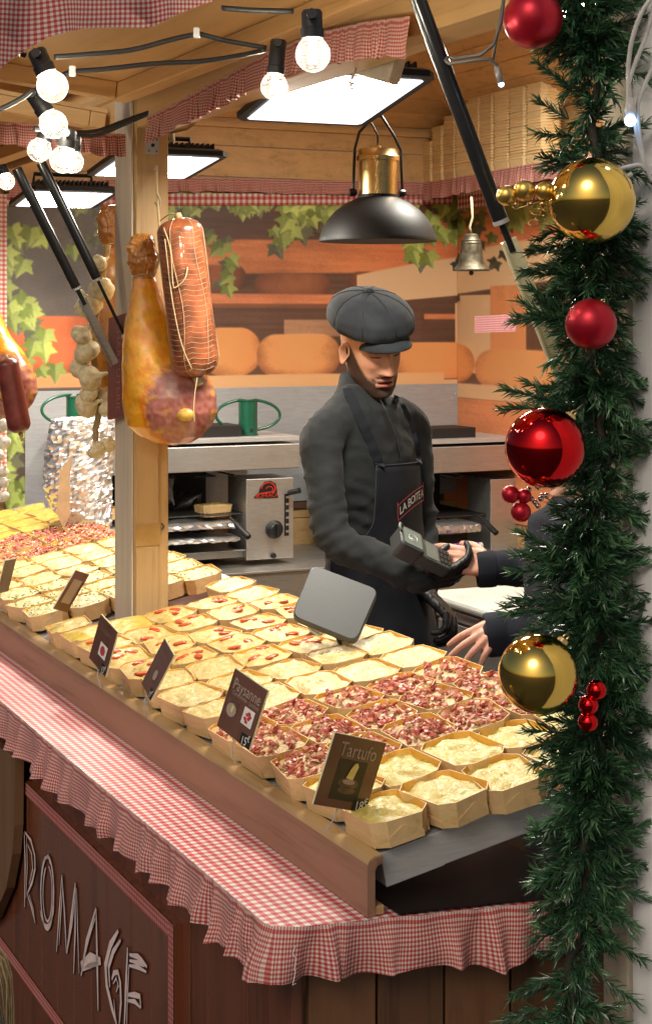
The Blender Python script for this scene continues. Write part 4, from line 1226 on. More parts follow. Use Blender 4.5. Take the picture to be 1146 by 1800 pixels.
# ------------------------------------------------------------------ bell
bc = at(828, 474, 6.0); s0 = 6.0 / F
bl = thing('bell', 'old bronze bell hanging on a cord in front of the mural', 'bell', bc)
b = MB(Matrix.Translation(bc)); u_ = s0
b.lathe([(33 * u_, -2 * u_), (33 * u_, 0), (27 * u_, 6 * u_), (22 * u_, 14 * u_), (20 * u_, 30 * u_), (18 * u_, 44 * u_), (17.6 * u_, 45 * u_), (18.2 * u_, 47 * u_), (16.5 * u_, 49 * u_), (17 * u_, 51 * u_), (13 * u_, 56 * u_), (12.5 * u_, 60 * u_), (9 * u_, 63 * u_), (0, 64 * u_)], 32)
b.build('bell_body', M['bronze'], bl, smooth=40)
b = MB(Matrix.Translation(bc)); b.sphere((0, 0, -6 * u_), 4.2 * u_, 10, 8); b.build('clapper', M['bronze'], bl, smooth=180)
b = MB(Matrix.Translation(bc)); b.tube([(0, 0, 63 * u_), (-3 * u_, 0, 75 * u_), (2 * u_, 0, 92 * u_), (0, 0, 128 * u_)], 2.2 * u_, 7); b.build('cord', M['rope'], bl, smooth=180)

# ------------------------------------------------------------------ shelf of nested empty boxes
b = MB(MS); b.box(SHX, XW - 0.002, 2.3, 4.43, SZ - 0.02, SZ)
sh = tag(b.build('wall_shelf', M['pine_y'], bevel=0.002), 'wooden shelf on the back wall carrying stacks of empty boxes', 'shelf')
m_straw = wood('straw_veneer', (0.80, 0.62, 0.34), (0.72, 0.52, 0.26), 'y', rot=0.0, knots=False, var=0.08, bumpy=0.04)
def stack(x, y, h, seed, label):
    rnd = random.Random(seed); b = MB(); n = max(3, int(h / 0.0125)); rings = []
    def ring(s_, z, jx, jy): return [Vector((px_ * s_ + jx, py_ * s_ + jy, z)) for px_, py_ in octo(A * 0.98, Bx * 0.98, CUT)]
    z = 0.0; jx = jy = 0
    rings.append(ring(0.86, 0, 0, 0)); rings.append(ring(0.985, 0.038, 0, 0))
    z = 0.038
    while z < h:
        jx = 0.0016 * rnd.uniform(-1, 1); jy = 0.0016 * rnd.uniform(-1, 1)
        rings.append(ring(1.0, z + 0.001, jx, jy)); rings.append(ring(1.0, z + 0.0045, jx, jy)); rings.append(ring(0.90, z + 0.0060, jx, jy)); rings.append(ring(0.93, z + 0.0125, jx, jy))
        z += 0.0125
    b.loft(rings)
    t = b.build('box_stack', m_straw, org=Vector((0, 0, 0)), smooth=25)
    tag(t, label, 'box stack', 'stacks of nested empty boxes on the shelf')
    t.matrix_world = MS @ Matrix.Translation((x, y, SZ)) @ Matrix.Rotation(rnd.uniform(-.08, .08), 4, 'Z')
    return t
words_ = ['shortest stack of nested empty wooden boxes by the corner', 'second shortest stack of nested wooden boxes from the corner', 'third stack of nested wooden boxes from the corner', 'fourth stack of nested wooden boxes from the corner, behind the strut', 'fifth stack of nested wooden boxes from the corner', 'sixth stack of nested wooden boxes from the corner', 'seventh stack of nested wooden boxes from the corner', 'eighth stack of nested wooden boxes from the corner', 'ninth stack of nested wooden boxes, partly behind the garland']
for k, (px, top) in enumerate(((765, 252), (784, 227), (806, 208), (828, 188), (848, 160), (871, 146), (897, 118), (924, 96), (955, 82))):
    p = on(px, 300, 0, SHX + 0.06)
    zt_ = on(px, top, 0, SHX + 0.06)[2]
    stack(SHX + 0.06, p[1], zt_ - SZ, 60 + k, words_[k])

# ------------------------------------------------------------------ hams, sausage, garlic
m_ham_skin = vcol('cured_ham', 0.27, 60.0, 0.22, coat=0.7, bumpy=0.5)
def ham(px0, py0, Z, sc, label, hidden_face=False, mirror=1, dark=1.0):
    """a whole cured ham hanging from its hock; profile measured in photograph pixels from (px0, py0) = string tie"""
    k = sc * Z / F
    c0 = at(px0, py0, Z)
    prof = [(-76, 0, 3), (-74, 2, 14), (-66, 1, 21), (-52, -1, 24), (-38, 1, 26), (-24, 2, 26), (-10, 2, 22), (0, 4, 18), (10, 6, 22), (30, 8, 27), (60, 12, 36), (95, 16, 47), (130, 22, 57), (165, 34, 70), (195, 43, 78), (225, 48, 83), (255, 50, 83), (280, 47, 74), (300, 52, 55), (312, 54, 34), (317, 56, 6)]
    n = 110; rings = []; cols = []
    P = []
    zz = []
    for i in range(len(prof) - 1):
        for j in range(9):
            t = j / 9; a, b_ = prof[i], prof[i + 1]
            P.append(tuple(a[q] + (b_[q] - a[q]) * t for q in range(3)))
    P.append(prof[-1])
    P = [(y * 0.935 if y > 0 else y, cx, r) for y, cx, r in P]
    for y, cx, r in P:
        ring = []
        for q in range(n):
            a = 2 * PI * q / n
            dx, dy = math.cos(a), math.sin(a)
            depth = 0.78
            hx, hy = cx * mirror + r * dx, r * dy * depth
            kn = 3.5 * mnoise.noise(Vector((hx / 9, hy / 9, y / 9))) if y < 0 else 2.0 * mnoise.noise(Vector((hx / 22, hy / 22, y / 30)))
            if y < 0: kn += 2.5 * abs(mnoise.noise(Vector((hx / 5, hy / 5, y / 14 + 7))))
            f = 1 + kn / max(r, 8)
            p = Vector(((cx * mirror + r * dx * f) * k, r * dy * depth * f * k, -y * k))
            # colours of the skin and of the cut face
            u_ = (hx * mirror - 74) / 64.0; v_ = (y - 226) / 70.0
            dd = u_ * u_ + v_ * v_ + 0.25 * mnoise.noise(Vector((hx / 14, y / 14, 3)))
            nz = mnoise.fractal(Vector((hx / 16, hy / 16, y / 30)), 0.6, 2, 4)
            skin = Vector((0.86, 0.29, 0.004)).lerp(Vector((0.96, 0.51, 0.018)), max(0, min(1, 0.5 + nz)))
            if y < 5: skin = Vector((0.42, 0.15, 0.022)).lerp(Vector((0.60, 0.25, 0.03)), max(0, min(1, 0.5 + nz)))
            skin = skin.lerp(Vector((0.50, 0.13, 0.012)), max(0, min(0.6, nz * 0.9 - 0.10)))
            if dy < 0.35 and not hidden_face:
                if dd < 1.0:
                    meat = Vector((0.30, 0.070, 0.055)).lerp(Vector((0.50, 0.21, 0.16)), max(0, min(1, 0.5 + 0.9 * mnoise.noise(Vector((hx / 7, y / 9, 9))))))
                    g2 = mnoise.noise(Vector((hx / 12, y / 12, 31)))
                    if g2 > 0.28: meat = meat.lerp(Vector((0.55, 0.27, 0.05)), min(1, (g2 - 0.28) * 4))
                    skin = skin.lerp(meat, min(1, (1.0 - dd) * 9))
                elif dd < 1.25: skin = skin.lerp(Vector((0.55, 0.10, 0.03)), (1.25 - dd) * 3)
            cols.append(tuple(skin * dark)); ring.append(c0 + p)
        rings.append(ring)
    t = thing('cured_ham', label, 'ham', c0 + Vector((0, 0, -317 * k)), 'cured hams hung on the posts')
    b = MB(); b.loft(rings, cols=cols); b.build('ham_leg', m_ham_skin, t, smooth=180, col=True)
    b = MB(); b.tube([c0 + Vector(((4 * mirror + 19 * math.cos(a)) * k, 15 * math.sin(a) * k, (2 + 2 * math.sin(3 * a)) * k)) for a in [2 * PI * q / 16 for q in range(16)]], 1.3 * k, 6, closed=True)
    b.build('string_tie', M['string'], t)
    if not hidden_face:
        b = MB(); cb_ = c0 + Vector((82 * mirror * k, -61 * k, -240 * k))
        b.sphere(cb_, 16 * k, 16, 10, (1.0, 0.5, 0.72)); b.build('bone', plain('ham_bone', (0.66, 0.40, 0.07), 0.35, coat=0.4, var=0.3, scale=60), t, smooth=180)
    return t
h1 = ham(250, 486, 4.34, 1.0, 'big golden cured ham with dark cut face hanging on the corner post')
b = MB(); b.tube(smooth_path([S(hk[0], p_y - 0.036, hk[2]), at(276, 330, 4.36), at(280, 390, 4.33), at(283, 440, 4.32), at(272, 482, 4.32)]), 0.0034, 6)
b.tube(smooth_path([at(276, 340, 4.35), at(282, 352, 4.34), at(279, 365, 4.35), at(273, 355, 4.35)]), 0.0028, 6)
b.build('hanging_string', M['string'], h1, smooth=180)
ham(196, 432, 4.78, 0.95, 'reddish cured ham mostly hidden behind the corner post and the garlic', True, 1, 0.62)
hl = ham(-48, 486, 4.9, 0.86, 'cured ham cut off by the left edge of the picture')

m_net = plain('netting_string', (0.42, 0.30, 0.18), 0.8)
def sausage(p0, p1, r, label, net, col, name='netted_sausage'):
    ax = (p1 - p0); L = ax.length; q = ax.normalized().to_track_quat('Z', 'Y').to_matrix().to_4x4(); T = Matrix.Translation(p0) @ q
    t = thing(name, label, 'sausage', p1)
    b = MB(T); n = 40; rings = []
    def rad(f): return r * min(1.0, (1 - (1 - min(1, f / 0.09)) ** 2) ** 0.5, (1 - (1 - min(1, (1 - f) / 0.13)) ** 2) ** 0.5) * (0.93 + 0.07 * f)
    NR = 60
    for i in range(NR + 1):
        f = i / NR; rr = max(0.0015, rad(f)); ring = []
        for k in range(n):
            a = 2 * PI * k / n
            rel = rr * (1 + (0.010 * math.sin(f * L / 0.0135 * PI) ** 2 if net else 0) + 0.012 * mnoise.noise(Vector((math.cos(a) * 2, math.sin(a) * 2, f * 9))))
            ring.append(Vector((rel * math.cos(a), rel * math.sin(a), f * L)))
        rings.append(ring)
    b.loft(rings); b.build('casing', col, t, smooth=180)
    if net:
        b = MB(T)
        for i in range(int(L / 0.0135) - 1):
            f = (i + 1) * 0.0135 / L; rr = rad(f) * 1.012
            b.tube([(rr * math.cos(a), rr * math.sin(a), f * L + 0.006 * abs(math.sin(a * 3.0)) ) for a in [2 * PI * k / 36 for k in range(36)]], 0.0007, 4, closed=True)
        for m_ in range(6):
            a0 = m_ * PI / 3 + 0.3
            b.tube([(rad(f) * 1.015 * math.cos(a0 + 0.12 * math.sin(f * 8)), rad(f) * 1.015 * math.sin(a0 + 0.12 * math.sin(f * 8)), f * L) for f in [0.01 + 0.98 * k / 40 for k in range(41)]], 0.0014, 5)
        b.build('netting', m_net, t, smooth=180)
    b = MB(T)
    b.tube([(0, 0, L * 0.995), (0.002, 0, L + 0.012), (0.0, 0.003, L + 0.02)], [r * 0.22, r * 0.13, r * 0.2], 8)
    b.tube([(0, 0, 0.004), (0, 0, -0.012)], [r * 0.2, r * 0.12], 8)
    b.build('knotted_end', M['string'], t, smooth=180)
    return t
m_cas = vcol('sausage_casing', 0.32, 70.0, 0.0)
m_cas = plain('sausage_casing_brown', (0.30, 0.085, 0.032), 0.32, coat=0.6, var=0.6, scale=26)
sg = sausage(at(314, 382, 4.26), at(347, 664, 4.26), 0.062, 'long netted sausage hanging in front of the golden ham', True, m_cas)
b = MB(); b.tube(smooth_path([at(282, 388, 4.30), at(300, 376, 4.27), at(316, 380, 4.26)]), 0.002, 5); b.tube(smooth_path([at(347, 664, 4.2), at(343, 690, 4.18), at(341, 715, 4.16), at(342, 742, 4.15)]), 0.0013, 5)
b.tube(smooth_path([at(288, 400, 4.21), at(300, 440, 4.19), at(304, 498, 4.19), at(310, 505, 4.19), at(325, 490, 4.19), at(330, 470, 4.2)]), 0.0018, 5)
b.tube(smooth_path([at(290, 420, 4.21), at(302, 520, 4.19), at(318, 600, 4.19), at(338, 650, 4.2)]), 0.0018, 5)
b.build('string', M['string'], sg, smooth=180)
sausage(at(12, 630, 4.7), at(37, 762, 4.7), 0.034, 'dark red smoked sausage hanging at the left edge of the picture', False, plain('dark_sausage', (0.17, 0.03, 0.022), 0.35, coat=0.3, var=0.4, scale=25), 'smoked_sausage')

# garlic braid
def garlic_mesh(seed, col):
    rnd = random.Random(seed); b = MB(); n = 24; rings = []
    for r_, z in [(0.02, -1.0), (0.45, -0.97), (0.80, -0.78), (0.98, -0.42), (1.0, -0.1), (0.88, 0.25), (0.62, 0.52), (0.34, 0.72), (0.20, 0.95), (0.15, 1.3), (0.10, 1.5)]:
        rings.append([Vector((r_ * (1 + 0.09 * abs(math.cos(a * 3.5 + seed)) - 0.05) * math.cos(a), r_ * (1 + 0.09 * abs(math.cos(a * 3.5 + seed)) - 0.05) * math.sin(a), z * 0.85)) for a in [2 * PI * k / n for k in range(n)]])
    b.loft(rings); me = b.mesh('garlic_bulb', smooth=180); me.materials.append(col); return me
m_gar = plain('garlic_skin', (0.70, 0.61, 0.37), 0.5, var=0.25, scale=2.5)
m_garw = plain('white_garlic_skin', (0.72, 0.68, 0.58), 0.5, var=0.15, scale=2.5)
gms = [garlic_mesh(k, m_gar) for k in range(3)]; gmw = [garlic_mesh(k + 5, m_garw) for k in range(2)]
def braid(name, label, pts, Z, meshes, stem):
    t = thing(name, label, 'garlic braid', at(*pts[-1][:2], Z))
    rnd = random.Random(5)
    for px, py, r in pts:
        o = link(bpy.data.objects.new('garlic_bulb', rnd.choice(meshes))); o.parent = t
        c = at(px, py, Z + rnd.uniform(-0.03, 0.03)); rr = r / F * Z
        o.matrix_local = Matrix.Translation(c - ORG[t.name]) @ Matrix.Rotation(rnd.uniform(0, 6), 4, 'Z') @ Matrix.Rotation(rnd.uniform(0.5, 1.3), 4, 'X') @ Matrix.Scale(rr, 4)
    b = MB(); b.tube(smooth_path([at(x, y, Z + 0.02) for x, y in stem]), 0.009, 7)
    b.build('braided_stalk', plain('dry_stalk', (0.30, 0.22, 0.11), 0.8, var=0.4), t, smooth=180)
    return t
gb = braid('garlic_braid', 'hanging braid of cream garlic bulbs left of the corner post', [(177, 461, 15), (179, 508, 23), (157, 535, 24), (150, 540, 18), (146, 588, 20), (151, 616, 24), (143, 647, 19), (162, 664, 24), (155, 690, 17), (156, 711, 23), (184, 694, 19), (187, 716, 15), (168, 792, 15), (190, 780, 15), (178, 784, 11)], 4.62, gms, [(190, 430), (182, 480), (172, 540), (165, 600), (168, 660), (174, 720), (168, 760), (172, 790)])
braid('garlic_braid', 'white garlic bulbs hanging at the left edge below the dark sausage', [(3, 748, 13), (6, 778, 14), (-2, 830, 12), (7, 828, 10), (9, 848, 10), (6, 872, 11), (-4, 800, 12)], 4.75, gmw, [(-6, 730), (-4, 800), (-2, 880)])
# dark red board hung on the post
sb_ = thing('hanging_sign', 'narrow dark red lettered board hanging between the ham and the garlic', 'sign', at(215, 735, 4.56))
q = [at(198, 560, 4.56), at(236, 548, 4.44), at(236, 728, 4.44), at(196, 738, 4.56)]
n_ = (q[1] - q[0]).cross(q[3] - q[0]).normalized()
b = MB(); b.prism(q, n_ * -0.012); b.build('board', wood('dark_red_board', (0.17, 0.05, 0.04), (0.10, 0.028, 0.022), 'z', knots=False), sb_, bevel=0.001)
vs, fs = text_geo('CHARCUTERIE', 0.034)
ex = (q[1] - q[0]).normalized(); ez = (q[0] - q[3]).normalized(); cc = sum(q, Vector()) / 4
w0 = max(v.x for v in vs) - min(v.x for v in vs)
out = n_ if n_.y < 0 else -n_
b = MB(); b.add([cc + ez * (-v.x * (0.25 / w0)) + ex * (v.y * 1.1) + out * 0.0135 for v in vs], fs); b.build('lettering', plain('pale_red_lettering', (0.36, 0.16, 0.13), 0.5), sb_)
# ------------------------------------------------------------------ printed mural (flat print on boards)
IVY_KEYS = np.array([(0, -1.0), (0.20, -0.62), (0.36, -0.30), (0.62, -0.28), (0.92, -0.30), (0.70, 0.02), (0.56, 0.22), (0.60, 0.52), (0.34, 0.50), (0.10, 0.42), (0, 0.34), (-0.10, 0.42), (-0.34, 0.50), (-0.60, 0.52), (-0.56, 0.22), (-0.70, 0.02), (-0.92, -0.30), (-0.62, -0.28), (-0.36, -0.30), (-0.20, -0.62)])
def inpoly(X, Y, poly):
    c = np.zeros(X.shape, bool); n = len(poly)
    for i in range(n):
        x0, y0 = poly[i]; x1, y1 = poly[(i + 1) % n]
        if y0 == y1: continue
        m = ((y0 > Y) != (y1 > Y)) & (X < (x1 - x0) * (Y - y0) / (y1 - y0) + x0)
        c ^= m
    return c
def vnoise(X, Y, seed, oct_=4):
    out = np.zeros(X.shape); amp = 1.0; tot = 0
    rs = np.random.RandomState(seed)
    for o in range(oct_):
        g = rs.rand(64, 64)
        xi = np.floor(X).astype(int); yi = np.floor(Y).astype(int); fx = X - xi; fy = Y - yi
        fx = fx * fx * (3 - 2 * fx); fy = fy * fy * (3 - 2 * fy)
        a = g[xi % 64, yi % 64]; b_ = g[(xi + 1) % 64, yi % 64]; c = g[xi % 64, (yi + 1) % 64]; d = g[(xi + 1) % 64, (yi + 1) % 64]
        out += amp * ((a * (1 - fx) + b_ * fx) * (1 - fy) + (c * (1 - fx) + d * fx) * fy); tot += amp
        amp *= 0.5; X = X * 2 + 17; Y = Y * 2 + 5
    return out / tot
def sm(a, b_, x): t = np.clip((x - a) / (b_ - a), 0, 1); return t * t * (3 - 2 * t)
def paint_mural(X, Y, seed=0):
    """cellar shelves with cheese wheels and ivy, as printed; X, Y in print units (photograph pixels)"""
    C = np.zeros(X.shape + (3,))
    def setc(mask, c, c2=None, t=None):
        m = mask[..., None] if mask.ndim == 2 else mask
        col = np.array(c, float) if c2 is None else np.array(c, float) * (1 - t[..., None]) + np.array(c2, float) * t[..., None]
        C[:] = C * (1 - m) + col * m
    gr = vnoise(X / 70, Y / 5, 3)
    one = np.ones(X.shape)
    setc(one, (62, 42, 34), (88, 60, 46), gr)
    # left: dark cellar opening
    setc(1 - sm(195, 215, X), (66, 60, 58), (92, 84, 78), vnoise(X / 60, Y / 60, 4))
    # beams of the upper shelf
    yb = 455 - 0.02 * (X - 400)
    setc(sm(205, 235, X) * (1 - sm(-2, 2, np.abs(Y - yb + 4) - 30)), (148, 82, 44), (186, 112, 62), gr)
    setc(sm(560, 600, X) * (1 - sm(-2, 2, np.abs(Y - 405) - 40)), (150, 84, 44), (180, 104, 58), gr)
    setc(sm(640, 720, X) * (1 - sm(0, 3, np.abs(Y - 440 - (X - 700) * -0.08) - 26)), (164, 84, 44), (190, 106, 60), gr)
    def board(x0, x1, y0, y1, c, c2): setc((X > x0) * (X < x1) * sm(y0 - 1.5, y0 + 1.5, Y) * (1 - sm(y1 - 1.5, y1 + 1.5, Y)), c, c2, gr)
    def wheel(x0, x1, y0, y1, c, dark, rad=16, seed=1):
        cx, cy, hw, hh = (x0 + x1) / 2, (y0 + y1) / 2, (x1 - x0) / 2, (y1 - y0) / 2
        dx = np.maximum(np.abs(X - cx) - (hw - rad), 0); dy = np.maximum(np.abs(Y - cy) - (hh - rad), 0)
        d = np.sqrt(dx * dx + dy * dy) - rad
        m = 1 - sm(-1.5, 1.5, d)
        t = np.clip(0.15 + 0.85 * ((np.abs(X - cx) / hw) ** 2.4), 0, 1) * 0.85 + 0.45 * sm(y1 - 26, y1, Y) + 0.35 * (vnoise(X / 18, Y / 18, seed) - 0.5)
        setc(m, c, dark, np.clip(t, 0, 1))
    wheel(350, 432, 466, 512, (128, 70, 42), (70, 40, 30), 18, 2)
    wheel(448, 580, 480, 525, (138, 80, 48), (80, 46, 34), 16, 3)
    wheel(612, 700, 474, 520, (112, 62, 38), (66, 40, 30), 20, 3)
    board(230, 640, 516, 534, (150, 84, 50), (182, 108, 66))
    board(230, 640, 534, 541, (96, 56, 36), (110, 66, 44))
    board(500, 600, 562, 592, (128, 92, 66), (146, 106, 78))
    # pale crossbeam on the right
    top = 478 - (X - 640) * 0.165 - 6 * np.sin((X - 640) / 90.0); bot = 533 - (X - 640) * 0.105
    setc((X > 628) * sm(-1.5, 1.5, Y - top) * (1 - sm(-1.5, 1.5, Y - bot)), (206, 168, 124), (226, 190, 146), gr)
    board(740, 800, 541, 600, (62, 40, 32), (80, 54, 40))
    setc((X > 745) * (X < 803) * (1 - sm(4, 6, np.abs(Y - 556))), (150, 86, 50), (176, 104, 64), gr)
    setc((X > 800) * (X < 808) * (Y > 530) * (Y < 640), (196, 150, 104), (216, 172, 126), gr)
    gv = vnoise(X / 5, Y / 70, 8)
    setc((X > 808) * (X < 862) * (Y > 520) * (Y < 655), (206, 164, 118), (228, 190, 144), gv)
    setc((X > 862) * (X < 924) * (Y > 505) * (Y < 655), (176, 108, 60), (198, 128, 76), gv)
    setc((X > 924) * (Y > 515) * (Y < 655), (72, 46, 34), (90, 60, 44), gv)
    # big wheels
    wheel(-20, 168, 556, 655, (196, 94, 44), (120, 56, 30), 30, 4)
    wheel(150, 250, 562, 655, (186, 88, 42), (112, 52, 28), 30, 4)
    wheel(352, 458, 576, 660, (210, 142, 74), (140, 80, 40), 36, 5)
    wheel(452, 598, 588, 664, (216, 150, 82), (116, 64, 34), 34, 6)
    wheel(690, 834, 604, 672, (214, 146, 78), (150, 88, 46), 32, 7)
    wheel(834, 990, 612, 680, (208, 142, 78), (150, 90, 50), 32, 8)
    board(45, 350, 652, 676, (208, 130, 74), (226, 152, 96))
    board(350, 780, 660, 696, (206, 152, 98), (226, 176, 122))
    board(780, 1000, 674, 698, (212, 164, 114), (228, 182, 132))
    board(780, 1000, 699, 900, (170, 96, 50), (190, 116, 66))
    setc((Y > 700) * (X < 60), (60, 50, 44), (84, 70, 58), gr)
    # ivy
    rs = np.random.RandomState(11 + seed)
    leaves = []
    for k in range(60):           # left hanging strand
        y = rs.uniform(385, 890); x = 45 + 28 * math.sin(y / 45.0) * (1 if y < 680 else 0.2) + rs.uniform(-26, 30) * (1 if y < 670 else 0.55) - (22 if y > 670 else 0)
        leaves.append((x, y, rs.uniform(16, 29), rs.uniform(-0.9, 0.9), rs.rand() < 0.32, 1.0))
    for k in range(14): leaves.append((rs.uniform(85, 185), rs.uniform(365, 470), rs.uniform(15, 24), rs.uniform(-1, 1), rs.rand() < 0.5, 0.8))
    for k in range(200):          # garland along the top
        x = rs.uniform(190, 960); d = rs.rand() ** 1.7
        yy_ = 346 + d * (58 + 42 * math.sin(x / 37.0) + 26 * math.sin(x / 13.0 + 1)); leaves.append((x, yy_, rs.uniform(15, 27), rs.uniform(-1, 1), rs.rand() < 0.35, 0.95))
    for k in range(12): leaves.append((rs.uniform(360, 410), rs.uniform(400, 540), rs.uniform(14, 23), rs.uniform(-1, 1), rs.rand() < 0.4, 0.85))
    for k in range(14): leaves.append((rs.uniform(800, 960), rs.uniform(380, 470), rs.uniform(14, 20), rs.uniform(-1, 1), rs.rand() < 0.6, 0.55))
    leaves.sort(key=lambda l: not l[4])
    for x, y, r_, a, back, br in leaves:
        if x < X.min() - 25 or x > X.max() + 25 or y > Y.max() + 25: continue
        sel = np.where((np.abs(X[0] - x) < r_ * 1.1))[0]; sely = np.where((np.abs(Y[:, 0] - y) < r_ * 1.2))[0]
        if len(sel) == 0 or len(sely) == 0: continue
        sx, sy = slice(sel[0], sel[-1] + 1), slice(sely[0], sely[-1] + 1)
        ca, sa = math.cos(a), math.sin(a)
        P = [(x + r_ * (ca * px_ - sa * -py_), y + r_ * (sa * px_ + ca * -py_)) for px_, py_ in IVY_KEYS]
        # tip hangs down: keys have the tip at -1
        m = inpoly(X[sy, sx], Y[sy, sx], P)
        u_ = ((X[sy, sx] - x) * ca + (Y[sy, sx] - y) * sa) / r_
        v_ = (-(X[sy, sx] - x) * sa + (Y[sy, sx] - y) * ca) / r_
        if back: c1, c2 = np.array((74, 76, 58)), np.array((98, 100, 72))
        else:
            g = rs.uniform(0.85, 1.1); c1, c2 = np.array((98, 116, 40)) * g, np.array((158, 172, 80)) * g
        t = np.clip(0.5 + 0.5 * np.sign(u_) * 0.7 + 0.2 * v_, 0, 1)
        vein = (np.abs(u_) < 0.05) | (np.abs(np.abs(u_) - 0.55 * np.abs(v_ - 0.4)) < 0.03)
        col = (c1 * (1 - t[..., None]) + c2 * t[..., None]) * br
        col = np.where(vein[..., None], col * 0.8 + 30, col)
        C[sy, sx] = np.where(m[..., None], col, C[sy, sx])
    for _ in range(1):
        C[1:-1, 1:-1] = (C[1:-1, 1:-1] * 2 + C[:-2, 1:-1] + C[2:, 1:-1] + C[1:-1, :-2] + C[1:-1, 2:]) / 6
    C *= (0.82 + 0.36 * vnoise(X / 90 + 9, Y / 60, 15, 3))[..., None]
    C *= (0.94 + 0.12 * vnoise(X / 2.0, Y / 2.0, 9, 2))[..., None]
    return np.clip(C, 0, 255)
m_mural = vcol('mural_print', 0.45, 300.0, 0.04)
def mural(name, label, p00, p10, p01, nx, ny, X, Y):
    C = paint_mural(X, Y)
    L = C / 255.0; L = np.where(L <= 0.04045, L / 12.92, ((L + 0.055) / 1.055) ** 2.4) * 1.8; gl_ = L.mean(-1, keepdims=True); L = gl_ + (L - gl_) * 0.90; L = np.clip(L, 0, None); L = L * np.minimum(1, 0.84 / np.maximum(L.max(-1, keepdims=True), 1e-6))
    p00, p10, p01 = [np.array(p) for p in (p00, p10, p01)]
    u_ = np.linspace(0, 1, nx); v_ = np.linspace(0, 1, ny)
    P = p00[None, None] + (p10 - p00)[None, None] * u_[None, :, None] + (p01 - p00)[None, None] * v_[:, None, None]
    P = P.reshape(-1, 3)
    org = P.mean(0); org[2] = P[:, 2].min()
    idx = np.arange(nx * ny).reshape(ny, nx)
    q = np.stack([idx[:-1, :-1], idx[1:, :-1], idx[1:, 1:], idx[:-1, 1:]], -1).reshape(-1, 4)
    me = bpy.data.meshes.new(name)
    me.vertices.add(len(P)); me.vertices.foreach_set('co', (P - org).astype(np.float32).ravel())
    me.loops.add(q.size); me.loops.foreach_set('vertex_index', q.astype(np.int32).ravel())
    me.polygons.add(len(q)); me.polygons.foreach_set('loop_start', np.arange(0, q.size, 4, dtype=np.int32)); me.polygons.foreach_set('loop_total', np.full(len(q), 4, dtype=np.int32))
    me.update(calc_edges=True); me.validate()
    ca = me.color_attributes.new('Col', 'FLOAT_COLOR', 'POINT'); arr = np.ones((len(P), 4), np.float32); arr[:, :3] = L.reshape(-1, 3); ca.data.foreach_set('color', arr.ravel())
    me.materials.append(m_mural)
    o = link(bpy.data.objects.new(name, me)); o.location = org
    return tag(o, label, 'mural')
x0, x1 = on(8, 600, 1, YW - 0.012)[0], XW - 0.004
zt_, zb_ = on(400, 338, 1, YW - 0.012)[2], on(400, 900, 1, YW - 0.012)[2]
nx, ny = 560, 420
def pxs(xs, z, y):
    out = []
    for x in xs:
        w = S(x, y, z); out.append(573 + F * w.x / w.y)
    return np.array(out)
gx = pxs(np.linspace(x0, x1, nx), H, YW - 0.012); gy = np.linspace(338, 900, ny)
X, Y = np.meshgrid(gx, gy)
mural('wall_mural', 'end wall mural printed with cheese wheels on cellar shelves and green ivy', S(x0, YW - 0.012, zt_), S(x1, YW - 0.012, zt_), S(x0, YW - 0.012, zb_), nx, ny, X, Y)
y1, y0 = YW - 0.016, 2.6
gx = []
for y in np.linspace(y1, y0, 260):
    w = S(XW - 0.012, y, H); gx.append(573 + F * w.x / w.y)
gx = np.array(gx); X, Y = np.meshgrid(gx, np.linspace(345, 900, 330))
zt_, zb_ = on(800, 345, 1, YW - 0.03)[2], on(800, 900, 1, YW - 0.03)[2]
mural('wall_mural', 'back wall mural with pale beams and cheese wheels behind the bell', S(XW - 0.012, y1, zt_), S(XW - 0.012, y0, zt_), S(XW - 0.012, y1, zb_), 260, 330, X, Y)

# ------------------------------------------------------------------ grills along the end wall
YG = 3.92                        # front plane of the grills
def gp(px, py, y=YG): return on(px, py, 1, y)
def slab(b, px0, px1, py0, py1, ya, yb):
    """box whose front face (at ya) covers a rectangle of the photograph"""
    p0, p1 = gp(px0, py1, ya), gp(px1, py0, ya)
    b.box(p0[0], p1[0], ya, yb, p0[2], p1[2])
bs_ = MB(MS); slab(bs_, 45, 806, 674, 905, YW - 0.018, YW - 0.0135)
bsp = bs_.build('steel_backsplash', M['steel_mat'], bevel=0.001)
tag(bsp, 'grey steel splashback sheet on the wall behind the grills', 'splashback')
b = MB()
for px, py in ((64, 684), (800, 692), (794, 700)): b.sphere(S(*gp(px, py, YW - 0.02)), 0.0035, 8, 6)
b.build('screw', M['white_plastic'], bsp)
zbench = gp(470, 992, YG)[2]
bench = thing('steel_bench', 'stainless steel bench carrying the grills', 'bench', S(1.5, 4.1, 0.12))
b = MB(MS); xa, xb = gp(60, 990)[0], XW - 0.02
b.box(xa, xb, YG - 0.16, YW - 0.02, zbench - 0.012, zbench - 0.001); b.build('worktop', M['steel_d'], bench, bevel=0.002)
b = MB(MS); b.box(xa + 0.01, xb, YG - 0.15, YG - 0.12, zbench - 0.14, zbench - 0.013); b.build('apron', M['steel_d'], bench, bevel=0.002)
b = MB(MS)
for x in (xa + 0.05, (xa + xb) / 2, xb - 0.06):
    for y in (YG - 0.10, YW - 0.07): b.box(x - 0.02, x + 0.02, y - 0.02, y + 0.02, 0.121, zbench - 0.013)
b.build('leg', M['steel_d'], bench)
b = MB(MS); b.box(xa + 0.02, xb - 0.02, YG - 0.11, YW - 0.04, 0.35, 0.37); b.build('lower_shelf', M['steel_d'], bench)
# raised steel step in front
b = MB(MS); p0, p1 = gp(424, 1034, YG - 0.10), gp(660, 996, YG - 0.10); b.box(p0[0], p1[0], YG - 0.10, YG + 0.10, p0[2], p1[2]); b.build('raised_step', M['steel_d'], bench, bevel=0.003)

